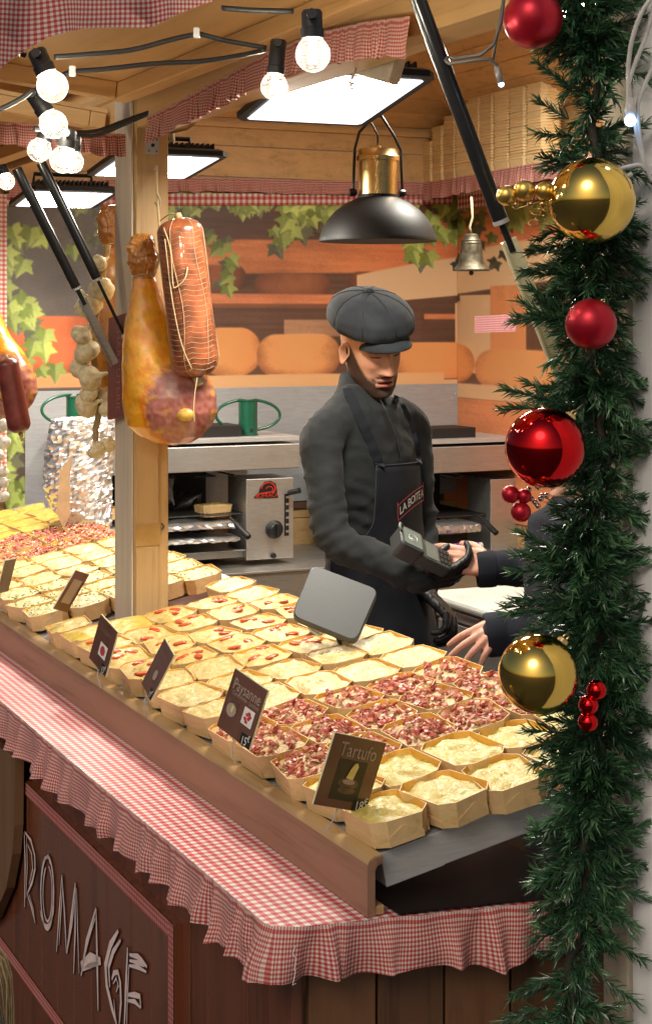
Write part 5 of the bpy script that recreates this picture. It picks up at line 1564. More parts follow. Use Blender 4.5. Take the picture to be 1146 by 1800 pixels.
def grill(px0, px1, panel, label, hood=True):
    """salamander grill: hood, dark cavity, rack, foil trays, control panel on the right"""
    t = thing('salamander_grill', label, 'grill', S(gp((px0 + px1) / 2, 985)[0], YG + 0.2, zbench), 'salamander grills on the bench')
    yb = YW - 0.06
    b = MB(MS); slab(b, px0 - 4, px1 + 12, 779, 838, YG - 0.035, yb); b.build('hood', M['steel'], t, bevel=0.004)
    b = MB(MS); slab(b, px0 - 4, px1 + 12, 774, 778, YG - 0.04, yb); b.build('hood_lip', M['galv'], t, bevel=0.001)
    b = MB(MS)
    p0, p1 = gp(px0, 986), gp(panel[0], 839)
    b.box(p0[0], p1[0], yb - 0.01, yb, p0[2], p1[2])
    b.box(p0[0], p0[0] + 0.01, YG + 0.02, yb - 0.011, p0[2], p1[2])
    b.build('cavity', M['soot'], t)
    b = MB(MS); slab(b, px0, panel[0] - 0.5, 966, 985, YG, YG + 0.03); b.build('bottom_bar', M['steel_d'], t, bevel=0.002)
    b = MB(MS); slab(b, panel[0], panel[1], 839, 985.5, YG - 0.004, YG + 0.20); cp = b.build('control_panel', M['steel'], t, bevel=0.003)
    b = MB(MS); slab(b, px0 + 1, panel[0] - 1, 979, 985, YG + 0.031, yb - 0.012); b.build('floor_plate', M['steel_d'], t)
    # wire rack
    b = MB(MS); pz = gp(px0, 916, YG + 0.02)[2]
    xl, xr = gp(px0, 900)[0] + 0.012, gp(panel[0], 900)[0] - 0.008
    n = max(6, int((xr - xl) / 0.013))
    for k in range(n + 1):
        x = xl + (xr - xl) * k / n; b.tube([(x, YG + 0.03, pz), (x, yb - 0.03, pz)], 0.0022, 5)
    for y in (YG + 0.03, YG + 0.15, yb - 0.03): b.tube([(xl, y, pz - 0.004), (xr, y, pz - 0.004)], 0.003, 5)
    b.build('wire_rack', M['soot'], t)
    # heating element
    b = MB(MS); pz2 = gp(px0, 848, YG + 0.02)[2]
    pts = []
    for k in range(8):
        x = xl + 0.02 + (xr - xl - 0.04) * k / 7; ys = (YG + 0.06, yb - 0.06); ys = ys if k % 2 == 0 else ys[::-1]
        pts += [(x, ys[0], pz2), (x, ys[1], pz2)]
    b.tube(pts, 0.004, 6); b.build('heating_element', M['soot'], t)
    return t, cp
def crumple(name, label, P0, ex, ey, ez, nx, ny, seed, amp=0.006, parent=None, cat='foil parcel', thick=True):
    """crumpled foil block spanned by ex (right), ey (depth) and ez (up)"""
    rnd = random.Random(seed); b = MB()
    n = nx; m = ny; per = []
    # rounded rectangular section in depth and height, lofted to the right
    sec = []
    K = 20
    for k in range(K):
        a = 2 * PI * k / K; c, s_ = math.cos(a), math.sin(a)
        sec.append((0.5 + 0.5 * math.copysign(abs(c) ** 0.35, c), 0.5 + 0.5 * math.copysign(abs(s_) ** 0.35, s_)))
    rings = []
    for i in range(n + 1):
        f = i / n; sc_ = 1.0 if 0 < i < n else 0.9; ring = []
        for u_, v_ in sec:
            p = P0 + ex * f + ey * (0.5 + (u_ - 0.5) * sc_) + ez * (0.5 + (v_ - 0.5) * sc_)
            nz = Vector((mnoise.noise(p * 55 + Vector((seed, 0, 0))), mnoise.noise(p * 55 + Vector((0, seed, 7))), mnoise.noise(p * 55 + Vector((5, 3, seed)))))
            nz2 = Vector((mnoise.noise(p * 150), mnoise.noise(p * 150 + Vector((9, 0, 0))), mnoise.noise(p * 150 + Vector((0, 9, 0)))))
            ring.append(p + nz * amp + nz2 * amp * 0.8)
        rings.append(ring)
    b.loft(rings)
    o = b.build(name, M['foil'], parent)
    if parent is None: tag(o, label, cat)
    return o
X3 = (MS.to_3x3() @ Vector((1, 0, 0))); Y3 = (MS.to_3x3() @ Vector((0, 1, 0))); Z3 = Vector((0, 0, 1))
g1, cp1 = grill(160, 515, (433, 516), 'large salamander grill with red logo and black dial left of the seller')
g2, cp2 = grill(640, 945, (862, 946), 'right-hand salamander grill half hidden by the seller and the garland')
# controls of the left grill
b = MB(MS); slab(b, 500, 508, 868, 942, YG - 0.0055, YG - 0.0045); sl = b.build('lever_slot', M['soot'], cp1)
b = MB(MS)
for k in range(6): slab(b, 503, 509, 872 + 12 * k, 876 + 12 * k, YG - 0.008, YG - 0.0058)
b.build('slot_tooth', M['steel'], cp1)
c = gp(481, 930); Rx = Matrix.Rotation(R(90), 4, 'X')
b = MB(MS); b.lathe([(0, 0), (0.038, 0), (0.038, 0.008), (0.030, 0.012), (0.028, 0.03), (0.024, 0.034), (0, 0.034)], 24, Matrix.Translation((c[0], YG - 0.005, c[2])) @ Rx)
b.box(c[0] - 0.005, c[0] + 0.005, YG - 0.052, YG - 0.035, c[2] - 0.026, c[2] + 0.026); b.build('dial', M['black_plastic'], cp1, smooth=40)
c = gp(479, 976); b = MB(MS); b.lathe([(0, 0), (0.012, 0), (0.011, 0.012), (0, 0.014)], 14, Matrix.Translation((c[0], YG - 0.005, c[2])) @ Rx); b.build('pilot_lamp', M['black_plastic'], cp1, smooth=40)
b = MB(MS); c0, c1 = gp(508, 866, YG - 0.02), gp(527, 862, YG - 0.06); b.tube([c0, c1], 0.012, 10); b.build('lever', M['black_plastic'], cp1, smooth=60)
# logo: red lettering with a red swirl on a black plate
plate = [(447, 873), (455, 866), (458, 856), (465, 847), (476, 845), (485, 850), (487, 861), (489, 875), (470, 876), (447, 876)]
b = MB(MS); b.prism([gp(x, y, YG - 0.006) for x, y in plate], (0, 0.0012, 0)); lg = b.build('logo_plate', m_blackp, cp1)
m_logo = plain('logo_red', (0.55, 0.035, 0.02), 0.4)
def ribbon(b, pts, w, y):
    q = [gp(x, yy_, y) for x, yy_ in pts]
    P = []
    for i, p in enumerate(q):
        t = q[min(i + 1, len(q) - 1)] - q[max(i - 1, 0)]; t.normalize(); s_ = Vector((-t.z, 0, t.x)); ww = w * (0.5 if i in (0, len(q) - 1) else 1)
        P.append([p - s_ * ww, p + s_ * ww])
    b.grid(P)
b = MB(MS); ribbon(b, arc(472, 858, 12, 10, -190, 60, 14), 0.003, YG - 0.0068); ribbon(b, [(484, 863), (470, 866), (456, 868), (449, 874)], 0.003, YG - 0.0068); ribbon(b, arc(474, 860, 6, 5, -180, 90, 8), 0.0018, YG - 0.0068)
b.build('swirl', m_logo, cp1)
vs, fs = text_geo('SOFRACA', 0.026); c = gp(470, 871, YG - 0.0075); ww = gp(488, 870)[0] - gp(449, 870)[0]; w0 = max(v.x for v in vs) - min(v.x for v in vs)
b = MB(MS); b.add([Vector((c[0] + v.x * ww / w0, YG - 0.0075, c[2] + v.y + v.x * 0.02)) for v in vs], fs); b.build('lettering', m_logo, cp1)
# foil trays with dark handles
def ftray(px0, px1, py0, py1, y0, d, seed, g, label):
    p0, p1 = gp(px0, py1, y0), gp(px1, py0, y0)
    return crumple('foil_tray', label, S(*p0), X3 * (p1[0] - p0[0]), Y3 * d, Z3 * (p1[2] - p0[2]), 40, 1, seed, 0.004)
ftray(163, 420, 918, 944, YG - 0.03, 0.22, 3, g1, 'upper foil covered tray in the left grill')
ftray(163, 424, 944, 968, YG - 0.05, 0.22, 4, g1, 'lower foil covered tray in the left grill')
ftray(700, 848, 920, 946, YG - 0.06, 0.22, 5, g2, 'foil covered tray in the right grill beside the seller')
def handle(pxa, pya, pxb, pyb, label):
    a, c_ = gp(pxa, pya, YG - 0.04), gp(pxb, pyb, YG - 0.16)
    b = MB(MS); d = c_ - a
    b.tube([a, a + d * 0.3, a + d * 0.32, c_ - d * 0.03, c_], [0.007, 0.007, 0.012, 0.013, 0.008], 12)
    return tag(b.build('tray_handle', M['black_plastic'], smooth=50), label, 'handle')
handle(405, 910, 438, 945, 'black handle sticking out of the foil tray in the left grill')
handle(842, 908, 873, 938, 'black handle sticking out of the tray in the right grill')
handle(172, 948, 194, 964, 'black handle at the left end of the foil tray by the post')
p0 = gp(690, 977, YG - 0.12); p1 = gp(846, 952, YG - 0.12)
r_ = (p1[2] - p0[2]) / 2
fr = thing('foil_roll', 'purple roll of kitchen film lying below the right grill tray', 'roll', S((p0[0] + p1[0]) / 2, YG - 0.12, p0[2]))
b = MB(MS); b.tube([(p0[0], YG - 0.12, p0[2] + r_), (p1[0] - 0.02, YG - 0.12, p0[2] + r_)], r_, 20); b.build('printed_roll', M['purple'], fr, smooth=40)
b = MB(MS); b.tube([(p1[0] - 0.0195, YG - 0.12, p0[2] + r_), (p1[0], YG - 0.12, p0[2] + r_)], r_ * 0.85, 20); b.build('cardboard_core', M['white_plastic'], fr, smooth=40)
b = MB(MS); slab(b, 640, 870, 980, 992, YG - 0.17, YG - 0.05); tag(b.build('steel_ledge', M['steel_d'], bevel=0.002), 'stained steel ledge under the purple roll', 'ledge')
# barquettes being heated
def plainbox(px0, px1, py0, py1, y, yaw, label):
    p0, p1 = gp(px0, py1, y), gp(px1, py0, y)
    t = thing('gratin_box', label, 'food box', (0, 0, 0)); t.matrix_world = MS @ Matrix.Translation(((p0[0] + p1[0]) / 2, y + 0.05, p0[2])) @ Matrix.Rotation(R(90) + yaw, 4, 'Z')
    o = link(bpy.data.objects.new('box', bodies[0])); o.parent = t
    g = link(bpy.data.objects.new('gratin', fills['cream'][0])); g.parent = t
plainbox(354, 412, 880, 910, YG + 0.06, 0.25, 'wooden box heating on the rack inside the left grill')
plainbox(160, 206, 890, 916, YG + 0.02, 0.0, 'wooden box standing in the left grill beside the post')
# dark pans on top, green cheese clamps
b = MB(MS); slab(b, 326, 426, 747, 773, YG + 0.02, YG + 0.2); tag(b.build('dark_pan', M['soot'], bevel=0.003), 'low dark pan on top of the left grill under the ham', 'pan')
b = MB(MS); slab(b, 745, 836, 751, 773, YG + 0.03, YG + 0.22); tag(b.build('dark_pan', M['soot'], bevel=0.003), 'low dark pan on top of the right grill behind the seller', 'pan')
def clamp(cx, top, bot, lx0, lx1, label):
    t = thing('cheese_clamp', label, 'clamp', S(*gp(cx, bot, YG + 0.08)), 'green cheese clamps on the grills')
    c0, c1 = gp(cx, bot, YG + 0.08), gp(cx, top, YG + 0.08)
    k = (gp(cx + 1, bot, YG + 0.08) - gp(cx, bot, YG + 0.08))[0]
    b = MB(MS @ Matrix.Translation((c0[0], c0[1], c0[2]))); hh = c1[2] - c0[2]
    b.lathe([(0, 0), (17 * k, 0), (17 * k, 0.004), (15.5 * k, 0.006), (15.5 * k, hh - 0.006), (16.5 * k, hh - 0.004), (16.5 * k, hh), (13 * k, hh), (13 * k, hh - 0.01), (0, hh - 0.01)], 24)
    b.build('sleeve', M['green'], t, smooth=40)
    b = MB(MS @ Matrix.Translation((c0[0], c0[1] - 15.6 * k, c0[2] + 0.02)) @ Rx); b.lathe([(0, 0), (3 * k, 0), (3 * k, 0.001), (0, 0.001)], 10); b.build('bolt_hole', M['soot'], t)
    rx = (lx1 - lx0) / 2; ccx = (lx0 + lx1) / 2
    for sg_ in (-1, 1):
        a0, a1 = (95, 265) if sg_ < 0 else (85, -85)
        pts = [gp(ccx + rx * math.cos(R(a0 + (a1 - a0) * q / 18)), (top + bot) / 2 - 4 - 27 * math.sin(R(a0 + (a1 - a0) * q / 18)), YG + 0.08) for q in range(19)]
        if sg_ < 0: pts = [gp(cx - 14, pts and top + 0, YG + 0.08)] + pts + [gp(cx - 14, bot - 8, YG + 0.08)]
        else: pts = [gp(cx + 14, top, YG + 0.08)] + pts + [gp(cx + 14, bot - 8, YG + 0.08)]
        b = MB(MS); b.tube(pts, 2.6 * k, 8); b.build('handle', M['green'], t, smooth=180)
clamp(436, 703, 764, 380, 492, 'green metal cheese clamp with loop handles to the right of the ham')
clamp(133, 697, 752, 74, 188, 'green metal cheese clamp half hidden behind the garlic and foil')

# foil wrapped raclette machine
def wrapped():
    b = MB(); n = 64; rings = []; k = 5.9 / F
    prof = [(905, 150, 44), (922, 150, 46), (895, 145, 52), (868, 139, 58), (840, 137, 60), (810, 140, 61), (780, 142, 60), (752, 145, 58), (738, 146, 54), (734, 146, 40), (733, 146, 2)]
    prof = [(925, 158, 2), (924, 158, 40)] + prof[2:]
    P = []
    for i in range(len(prof) - 1):
        for j in range(7):
            t = j / 7; P.append([prof[i][q] + (prof[i + 1][q] - prof[i][q]) * t for q in range(3)])
    for py, cx, r_ in P:
        ring = []
        for q in range(n):
            a = 2 * PI * q / n
            p = at(cx + r_ * math.cos(a), py, 5.9) + Vector((0, r_ * math.sin(a) * 0.8 * k, 0))
            v = mnoise.noise(p * 26 + Vector((3, 0, 0))); w = mnoise.noise(p * 60); x = mnoise.noise(p * 130)
            dd = Vector((math.cos(a), math.sin(a), 0.3)) * (0.012 * abs(v) + 0.010 * w + 0.006 * x - 0.004)
            ring.append(p + dd)
        rings.append(ring)
    b.loft(rings)
    return tag(b.build('wrapped_machine', M['foil']), 'tall machine wrapped in crumpled aluminium foil behind the display left of the post', 'wrapped machine')
wrapped()
b = MB(); b.prism([at(x, y, 5.7) for x, y in ((106, 826), (128, 800), (122, 850), (124, 905), (112, 930), (100, 900))], (0, 0.01, 0))
tag(b.build('paper_scrap', plain('brown_paper', (0.50, 0.34, 0.20), 0.8)), 'torn strip of brown paper stuck to the foil wrapped machine', 'paper')
b = MB(); rb = random.Random(4)
for k in range(14):
    c = at(rb.uniform(205, 345), rb.uniform(845, 905), 6.95); v = [c + Vector((rb.uniform(-.09, .09), rb.uniform(-.03, .03), rb.uniform(-.06, .06))) for _ in range(4)]
    b.add(v, [(0, 1, 2), (0, 2, 3)])
tag(b.build('crumpled_foil', plain('sooty_foil', (0.16, 0.15, 0.14), 0.3, 1.0, var=0.5)), 'dark crumpled foil bunched inside the left grill behind the post', 'foil')

# ------------------------------------------------------------------ steel side counter to the right of the seller
sc_ = thing('steel_counter', 'stained steel side counter with cabinet doors between seller and customer', 'counter', S(1.95, 2.0, 0.12))
zc_ = H - 0.878
b = MB(MS); b.box(1.55, 2.2, 0.9, 2.36, zc_ - 0.03, zc_); b.build('worktop', M['steel_top'], sc_, bevel=0.012)
b = MB(MS); b.box(1.60, 2.18, 0.92, 2.34, 0.121, zc_ - 0.031); b.build('cabinet', M['steel_d'], sc_)
for k in range(5):
    b = MB(MS); ya = 0.93 + 0.28 * k; b.box(1.585, 1.598, ya, ya + 0.272, 0.20, zc_ - 0.085); d = b.build('door', M['steel_d'], sc_, bevel=0.003)
    b = MB(MS); b.box(1.578, 1.584, ya, ya + 0.272, zc_ - 0.075, zc_ - 0.045); b.build('drawer_rail', M['steel'], sc_, bevel=0.002)

# ------------------------------------------------------------------ weighing scale display (seen from behind)
scl = thing('scale_display', 'grey plastic scale display seen from behind between the boxes and the seller', 'scale', at(596, 1120, 3.78))
q = [at(549, 991, 3.80), at(666, 1036, 3.76), at(626, 1128, 3.66), at(512, 1082, 3.70)]
def rounded(q, r_, n=5):
    out = []
    for i in range(4):
        p, a, c_ = q[i], q[i - 1], q[(i + 1) % 4]
        da, dc = (a - p).normalized(), (c_ - p).normalized()
        for k in range(n + 1):
            t = k / n; out.append(p + da * r_ * (1 - t) ** 2 + dc * r_ * t ** 2)
    return out
n_ = (q[1] - q[0]).cross(q[3] - q[0]).normalized()
if n_.y > 0: n_ = -n_
poly = rounded(q, 0.022)
cc = sum(poly, Vector()) / len(poly)
b = MB(); b.loft([[p - n_ * 0.018 for p in poly], [p - n_ * 0.003 for p in poly], [cc + (p - cc) * 0.97 for p in poly]]); b.build('casing', M['grey_plastic'], scl, smooth=35)
b = MB(); b.tube([cc - n_ * 0.02, cc - n_ * 0.05 + Vector((0.01, 0, -0.03)), at(610, 1150, 3.78)], 0.013, 10); b.build('pole', M['grey_plastic'], scl, smooth=50)
b = MB(MS); p = MSI @ at(606, 1150, 3.78); b.box(p.x - 0.05, p.x + 0.17, p.y - 0.15, p.y + 0.15, p.z - 0.05, p.z); b.build('base', M['steel'], scl, bevel=0.006)
b = MB(); b.tube([at(541, 1100, 3.72), at(556, 1104, 3.72), at(566, 1112, 3.72)], 0.006, 8); b.tube([at(544, 1106, 3.72), at(560, 1116, 3.72)], 0.004, 8); b.build('bracket', M['galv'], scl, smooth=60)
# ------------------------------------------------------------------ people
def interp_tab(tab, z):
    for i in range(len(tab) - 1):
        if tab[i][0] <= z <= tab[i + 1][0]:
            t = (z - tab[i][0]) / (tab[i + 1][0] - tab[i][0]); t = t * t * (3 - 2 * t) * 0.5 + t * 0.5
            return [a + (b_ - a) * t for a, b_ in zip(tab[i][1:], tab[i + 1][1:])]
    return list(tab[0][1:]) if z < tab[0][0] else list(tab[-1][1:])
def gs(x, s_): return math.exp(-(x / s_) ** 2)
def sstep(a, b_, x):
    t = max(0.0, min(1.0, (x - a) / (b_ - a))); return t * t * (3 - 2 * t)
HEADTAB = [(-.119, .012, .066, .035), (-.114, .028, .080, .010), (-.104, .044, .087, -.012), (-.085, .056, .088, -.035), (-.06, .063, .0865, -.052), (-.04, .065, .086, -.068), (-.02, .0685, .087, -.08), (0, .071, .087, -.09),
           (.02, .073, .086, -.095), (.04, .075, .090, -.098), (.06, .075, .087, -.096), (.08, .070, .076, -.088), (.10, .056, .056, -.066), (.115, .034, .030, -.040), (.122, .006, .0, -.01)]
def head_mesh(beard, skin=(0.62, 0.33, 0.21), brow=(0.03, 0.02, 0.015)):
    b = MB(); n = 112; rows = 120; rings = []; cols = []
    skin = Vector(skin)
    for i in range(rows + 1):
        z = -.119 + (.241) * i / rows
        w, f, bk = interp_tab(HEADTAB, z); ring = []
        for k in range(n):
            a = 2 * PI * k / n            # 0 = front
            s_, c = math.sin(a), math.cos(a)
            x = w * math.copysign(abs(s_) ** 0.86, s_)
            yc = (f + bk) / 2; hd = (f - bk) / 2
            y = yc + hd * math.copysign(abs(c) ** 0.90, c)
            fr = max(0.0, c) ** 0.5
            dy = 0.0
            # nose
            if -.050 < z < .032:
                t = (0.03 - z) / 0.068
                hgt = (0.002 + 0.025 * min(1, max(0, t)) ** 1.15) * (1 - sstep(-.036, -.047, z) if z < -.036 else 1)
                sg = 0.0075 + 0.0065 * min(1, max(0, t)) ** 2
                dy += hgt * gs(x, sg)
                dy += 0.009 * gs(abs(x) - 0.0135, 0.006) * gs(z + .035, 0.009)
            for e in (-1, 1):
                dy -= 0.0125 * gs(x - e * .031, .0145) * gs(z - .016, .0125)
                dy += 0.0065 * gs(x - e * .031, .0115) * gs(z - .012, .0085)      # lid over the eyeball
                dy += 0.0055 * gs(x - e * .030, .020) * gs(z - .034, .008)
                dy += 0.004 * gs(x - e * .043, .016) * gs(z + .018, .016)
                dy -= 0.003 * gs(x - e * .034, .008) * gs(z + .052, .014)
            dy += 0.0075 * gs(x, .020) * gs(z + .0575, .0055) + 0.0085 * gs(x, .017) * gs(z + .0715, .0058)
            dy -= 0.0065 * gs(x, .019) * gs(z + .0645, .0028)
            dy -= 0.003 * gs(x, .006) * gs(z + .050, .005)
            dy -= 0.004 * gs(x, .02) * gs(z + .083, .006)
            dy += 0.007 * gs(x, .018) * gs(z + .100, .011)
            y += dy * fr
            nz = mnoise.noise(Vector((x * 30, y * 30, z * 30)))
            col = skin * (1 + 0.10 * nz)
            red = max(gs(x, .016) * gs(z + .032, .014), gs(abs(x) - .042, .016) * gs(z + .018, .018)) * fr
            col = col.lerp(Vector((0.55, 0.20, 0.13)), 0.55 * red)
            if c > 0:
                lip = gs(x, .021) ** 1.0 * max(gs(z + .0572, .0062), gs(z + .0715, .0068))
                col = col.lerp(Vector((0.44, 0.13, 0.11)), min(1, 1.25 * lip * (1 if abs(x) < .026 else 0)))
                if abs(z + .0645) < .0026 and abs(x) < .021: col = Vector((0.10, 0.02, 0.02))
                for e in (-1, 1):
                    if abs(x - e * .031) < .0145 and abs(z - (.0085 + .004 * (1 - ((x - e * .031) / .0145) ** 2) * -0.6)) < .0019: col = Vector((0.035, 0.02, 0.015))
                    col = col.lerp(Vector((0.30, 0.13, 0.09)), 0.5 * gs(x - e * .031, .014) * gs(z - .021, .006))
                    t = (abs(x) - .012) / .036
                    if 0 < t < 1 and abs(z - (.033 + .006 * math.sin(t * 2.2))) < .0040 * (1 - 0.5 * t): col = col.lerp(Vector(brow), 0.85)
                for e in (-1, 1):
                    nn = gs(x - e * .008, .0035) * gs(z + .0425, .0028); col = col.lerp(Vector((0.08, 0.025, 0.02)), min(1, nn * 1.2))
            if beard:
                zb = .022 + (-.082) * sstep(.004, .086, y)
                m = sstep(zb + .006, zb - .012, z) * sstep(-.022, -.006, y)
                m = max(m, (sstep(.034, .028, abs(x)) * sstep(-.046, -.049, z) * sstep(-.056, -.053, z) if False else 0))
                m = max(m, 0.9 * gs(z + .0495, .0042) * sstep(.036, .024, abs(x)) * (1 if c > 0 else 0))
                m = max(m, 0.75 * gs(abs(x) - .033, .009) * sstep(-.046, -.056, z) * (1 if c > 0 else 0))
                m = max(m, 0.95 * sstep(-.078, -.084, z) * sstep(.036, .028, abs(x)) * (1 if c > 0 else 0))
                if c > 0 and abs(x) < .027 and -.0765 < z < -.0535: m *= 0.1
                st = 0.62 + 0.45 * mnoise.noise(Vector((x * 260, y * 260, z * 160)))
                col = col.lerp(Vector((0.017, 0.012, 0.010)), max(0, min(0.93, m * (0.66 + 0.40 * st) * 1.12)))
            cols.append(tuple(col)); ring.append(Vector((x, y, z)))
        rings.append(ring)
    b.loft(rings, cols=cols)
    # ears
    for e in (-1, 1):
        T = Matrix.Translation((e * .070, -.010, -.006)) @ Matrix.Rotation(e * R(22), 4, 'Z') @ Matrix.Rotation(R(-8), 4, 'X')
        rr = []
        cc_ = []
        for s_, o_ in ((0.0, 0.0), (0.35, .001), (0.62, .004), (0.80, .011), (0.95, .012), (1.0, .006), (0.9, -.002), (0.55, -.008)):
            rr.append([T @ Vector((e * o_, (0.018 * math.cos(q) * s_) * (1 - 0.25 * (math.sin(q) < 0)), 0.033 * math.sin(q) * s_)) for q in [2 * PI * j / 18 for j in range(18)]])
            cc_ += [tuple(skin * (0.75 + 0.35 * s_))] * 18
        b.loft(rr, cols=cc_)
    return b
def chain(b, pts, radii, n=14, sub=4):
    P = smooth_path([Vector(p) for p in pts], sub)
    m = len(pts) - 1
    rr = []
    for i in range(len(P)):
        t = i / (len(P) - 1) * m; k = min(int(t), m - 1); rr.append(radii[k] + (radii[k + 1] - radii[k]) * (t - k))
    d0 = (P[0] - P[1]).normalized(); d1 = (P[-1] - P[-2]).normalized()
    A0 = [(P[0] + d0 * rr[0] * s_, rr[0] * math.sqrt(max(0, 1 - s_ * s_))) for s_ in (0.96, 0.75, 0.4)]
    A1 = [(P[-1] + d1 * rr[-1] * s_, rr[-1] * math.sqrt(max(0, 1 - s_ * s_))) for s_ in (0.4, 0.75, 0.96)]
    b.tube([p for p, _ in A0] + P + [p for p, _ in A1], [r_ for _, r_ in A0] + rr + [r_ for _, r_ in A1], n)
def fuse(b, name, mat, parent, voxel, smooth_it=6, wrinkle=None):
    o = b.build(name, mat, parent, smooth=180)
    m = o.modifiers.new('remesh', 'REMESH'); m.mode = 'VOXEL'; m.voxel_size = voxel; m.use_smooth_shade = True
    if smooth_it:
        s_ = o.modifiers.new('smooth', 'SMOOTH'); s_.iterations = smooth_it; s_.factor = 0.5
    bake(o)
    if wrinkle:
        me = o.data; org = ORG[parent.name]
        nrm = [v.normal.copy() for v in me.vertices]
        for v, n_ in zip(me.vertices, nrm): v.co += n_ * wrinkle(v.co + org)
    o.data.shade_smooth()
    o.data.name = name
    if not o.data.materials: o.data.materials.append(mat)
    return o
def hand_geo(side, curls, stub=0.055, spread=(-0.16, -0.04, 0.07, 0.20), thumb=((0.030, 0.030, -0.006), (0.052, 0.055, -0.016), (0.058, 0.085, -0.026)), sc=1.0, fat=1.0):
    """fingers along +y, back of the hand +z, thumb on the side*x side"""
    b = MB(); segs = []
    kx = (0.028, 0.009, -0.010, -0.028); ky = (0.090, 0.095, 0.090, 0.080); ln = ((.043, .026, .021), (.047, .030, .022), (.043, .028, .021), (.034, .021, .019))
    for f in range(4):
        x = kx[f] * side; sp = -spread[f] * side
        base = Vector((x, ky[f], 0.002))
        segs.append(([(x * 0.55, 0.004, 0), (x * 0.8, 0.045, 0.001), base], (0.0165, 0.0155, 0.0115)))
        p = base; ang = 0; pts = [p]
        for j in range(3):
            ang += curls[f][j]
            d = Vector((math.sin(sp) * math.cos(ang), math.cos(sp) * math.cos(ang), -math.sin(ang)))
            p = p + d * ln[f][j]; pts.append(p)
        segs.append((pts, (0.0105 * fat, 0.0095 * fat, 0.0085 * fat, 0.0072 * fat)))
    th = [Vector((q[0] * side, q[1], q[2])) for q in thumb]
    segs.append(([(0.010 * side, 0.008, -0.006)] + th, (0.017, 0.014, 0.0115, 0.009)))
    segs.append(([(0, -stub, 0), (0, -stub * .4, 0), (0, 0.012, 0)], (0.023, 0.024, 0.022)))
    for pts, rr in segs: chain(b, [Vector(p) * sc for p in pts], [r_ * sc for r_ in rr], 10, 3)
    return b
def frame(o, y, z):
    y = Vector(y).normalized(); z = Vector(z); z = (z - y * z.dot(y)).normalized(); x = y.cross(z)
    return Matrix(((x.x, y.x, z.x, o.x), (x.y, y.y, z.y, o.y), (x.z, y.z, z.z, o.z), (0, 0, 0, 1)))
def hand(name, mat, parent, origin, fwd, dorsal, side, curls, sc=1.0, fat=1.0, voxel=0.0035, wrinkle=None, **kw):
    g = hand_geo(side, curls, sc=sc, fat=fat, **kw)
    T = frame(origin, fwd, dorsal)
    b = MB(T); b.add(g.v, g.f)
    return fuse(b, name, mat, parent, voxel, 4, wrinkle)

m_skin = vcol('face_skin', 0.52, 260.0, 0.16, sss=0.08, bumpy=0.15, spec=0.22)
m_hskin = plain('hand_skin', (0.60, 0.31, 0.22), 0.45, var=0.10, scale=60)
m_hskin.node_tree.nodes['Principled BSDF'].inputs['Subsurface Weight'].default_value = 0.12
m_hskin.node_tree.nodes['Principled BSDF'].inputs['Subsurface Radius'].default_value = (0.01, 0.004, 0.002)
def fabric(name, c, sc=900.0, var=0.25, rough=0.9, sheen=0.05, bmp=0.25):
    m, nt, bs = newmat(name)
    v = coords(nt); f = noise_tex(nt, v, sc, 2.0); g = noise_tex(nt, v, 14.0, 5.0, 0.65)
    c1 = ramp(nt, g, [(0.3, tuple(x * (1 - var) for x in c)), (0.7, tuple(x * (1 + var) for x in c))])
    nt.links.new(c1, bs.inputs['Base Color']); setin(bs, Roughness=rough)
    bs.inputs['Sheen Weight'].default_value = sheen; bs.inputs['Specular IOR Level'].default_value = 0.25
    bump(nt, bs, f, bmp, 0.001)
    return m
m_sweat = fabric('charcoal_sweater', (0.019, 0.022, 0.0238), sheen=0.04)
m_apron = fabric('navy_denim_apron', (0.0095, 0.0115, 0.017), rough=0.8, sheen=0.03)
m_cap = fabric('charcoal_cap', (0.022, 0.026, 0.032), sc=500, sheen=0.05)
m_trous = fabric('dark_trousers', (0.012, 0.012, 0.014))
m_glove = plain('black_vinyl_glove', (0.011, 0.011, 0.012), 0.45, coat=0.0, var=0.3, scale=40)
m_navy = fabric('navy_jacket', (0.010, 0.012, 0.020), sheen=0.04)

# ---- the seller
FZ = 0.124
man = thing('person', 'seller in flat cap and dark apron handing over a card terminal behind the display', 'person', Vector((0.13, 4.66, FZ)))
ft = Vector((math.sin(R(46)), -math.cos(R(46)), 0)); rt = Vector((-math.cos(R(46)), -math.sin(R(46)), 0))
levels = [(676, 632, .050, .050, 4.615), (694, 630, .078, .066, 4.62), (708, 634, .118, .080, 4.625), (726, 639, .158, .092, 4.635), (750, 642, .170, .100, 4.645), (790, 646, .175, .110, 4.65), (850, 648, .168, .114, 4.65), (920, 652, .158, .110, 4.66), (990, 655, .156, .114, 4.67), (1060, 656, .170, .116, 4.68), (1120, 657, .175, .120, 4.68), (1160, 657, .170, .118, 4.68)]
def torso_at(py):
    t = [(l[0], l[1], l[2], l[3], l[4]) for l in levels]
    return interp_tab(t, py)
b = MB(); rings = []
for j in range(41):
    py = 676 + (1160 - 676) * j / 40
    cx, w, d, Z = torso_at(py); c = at(cx, py, Z)
    rings.append([c + rt * (w * math.cos(a)) + ft * (d * math.sin(a)) for a in [2 * PI * k / 32 for k in range(32)]])
b.loft(rings)
RS, RE, RW = at(566, 772, 4.50), at(588, 946, 4.36), at(738, 1018, 4.235)
LS, LE, LW_ = at(717, 752, 4.79), at(738, 915, 4.78), at(750, 1036, 4.64)
chain(b, [at(612, 738, 4.58), RS, RS.lerp(RE, 0.5) + Vector((-0.006, 0, 0)), RE, RE.lerp(RW, 0.5), RW], (.064, .062, .053, .050, .046, .041), 20, 6)
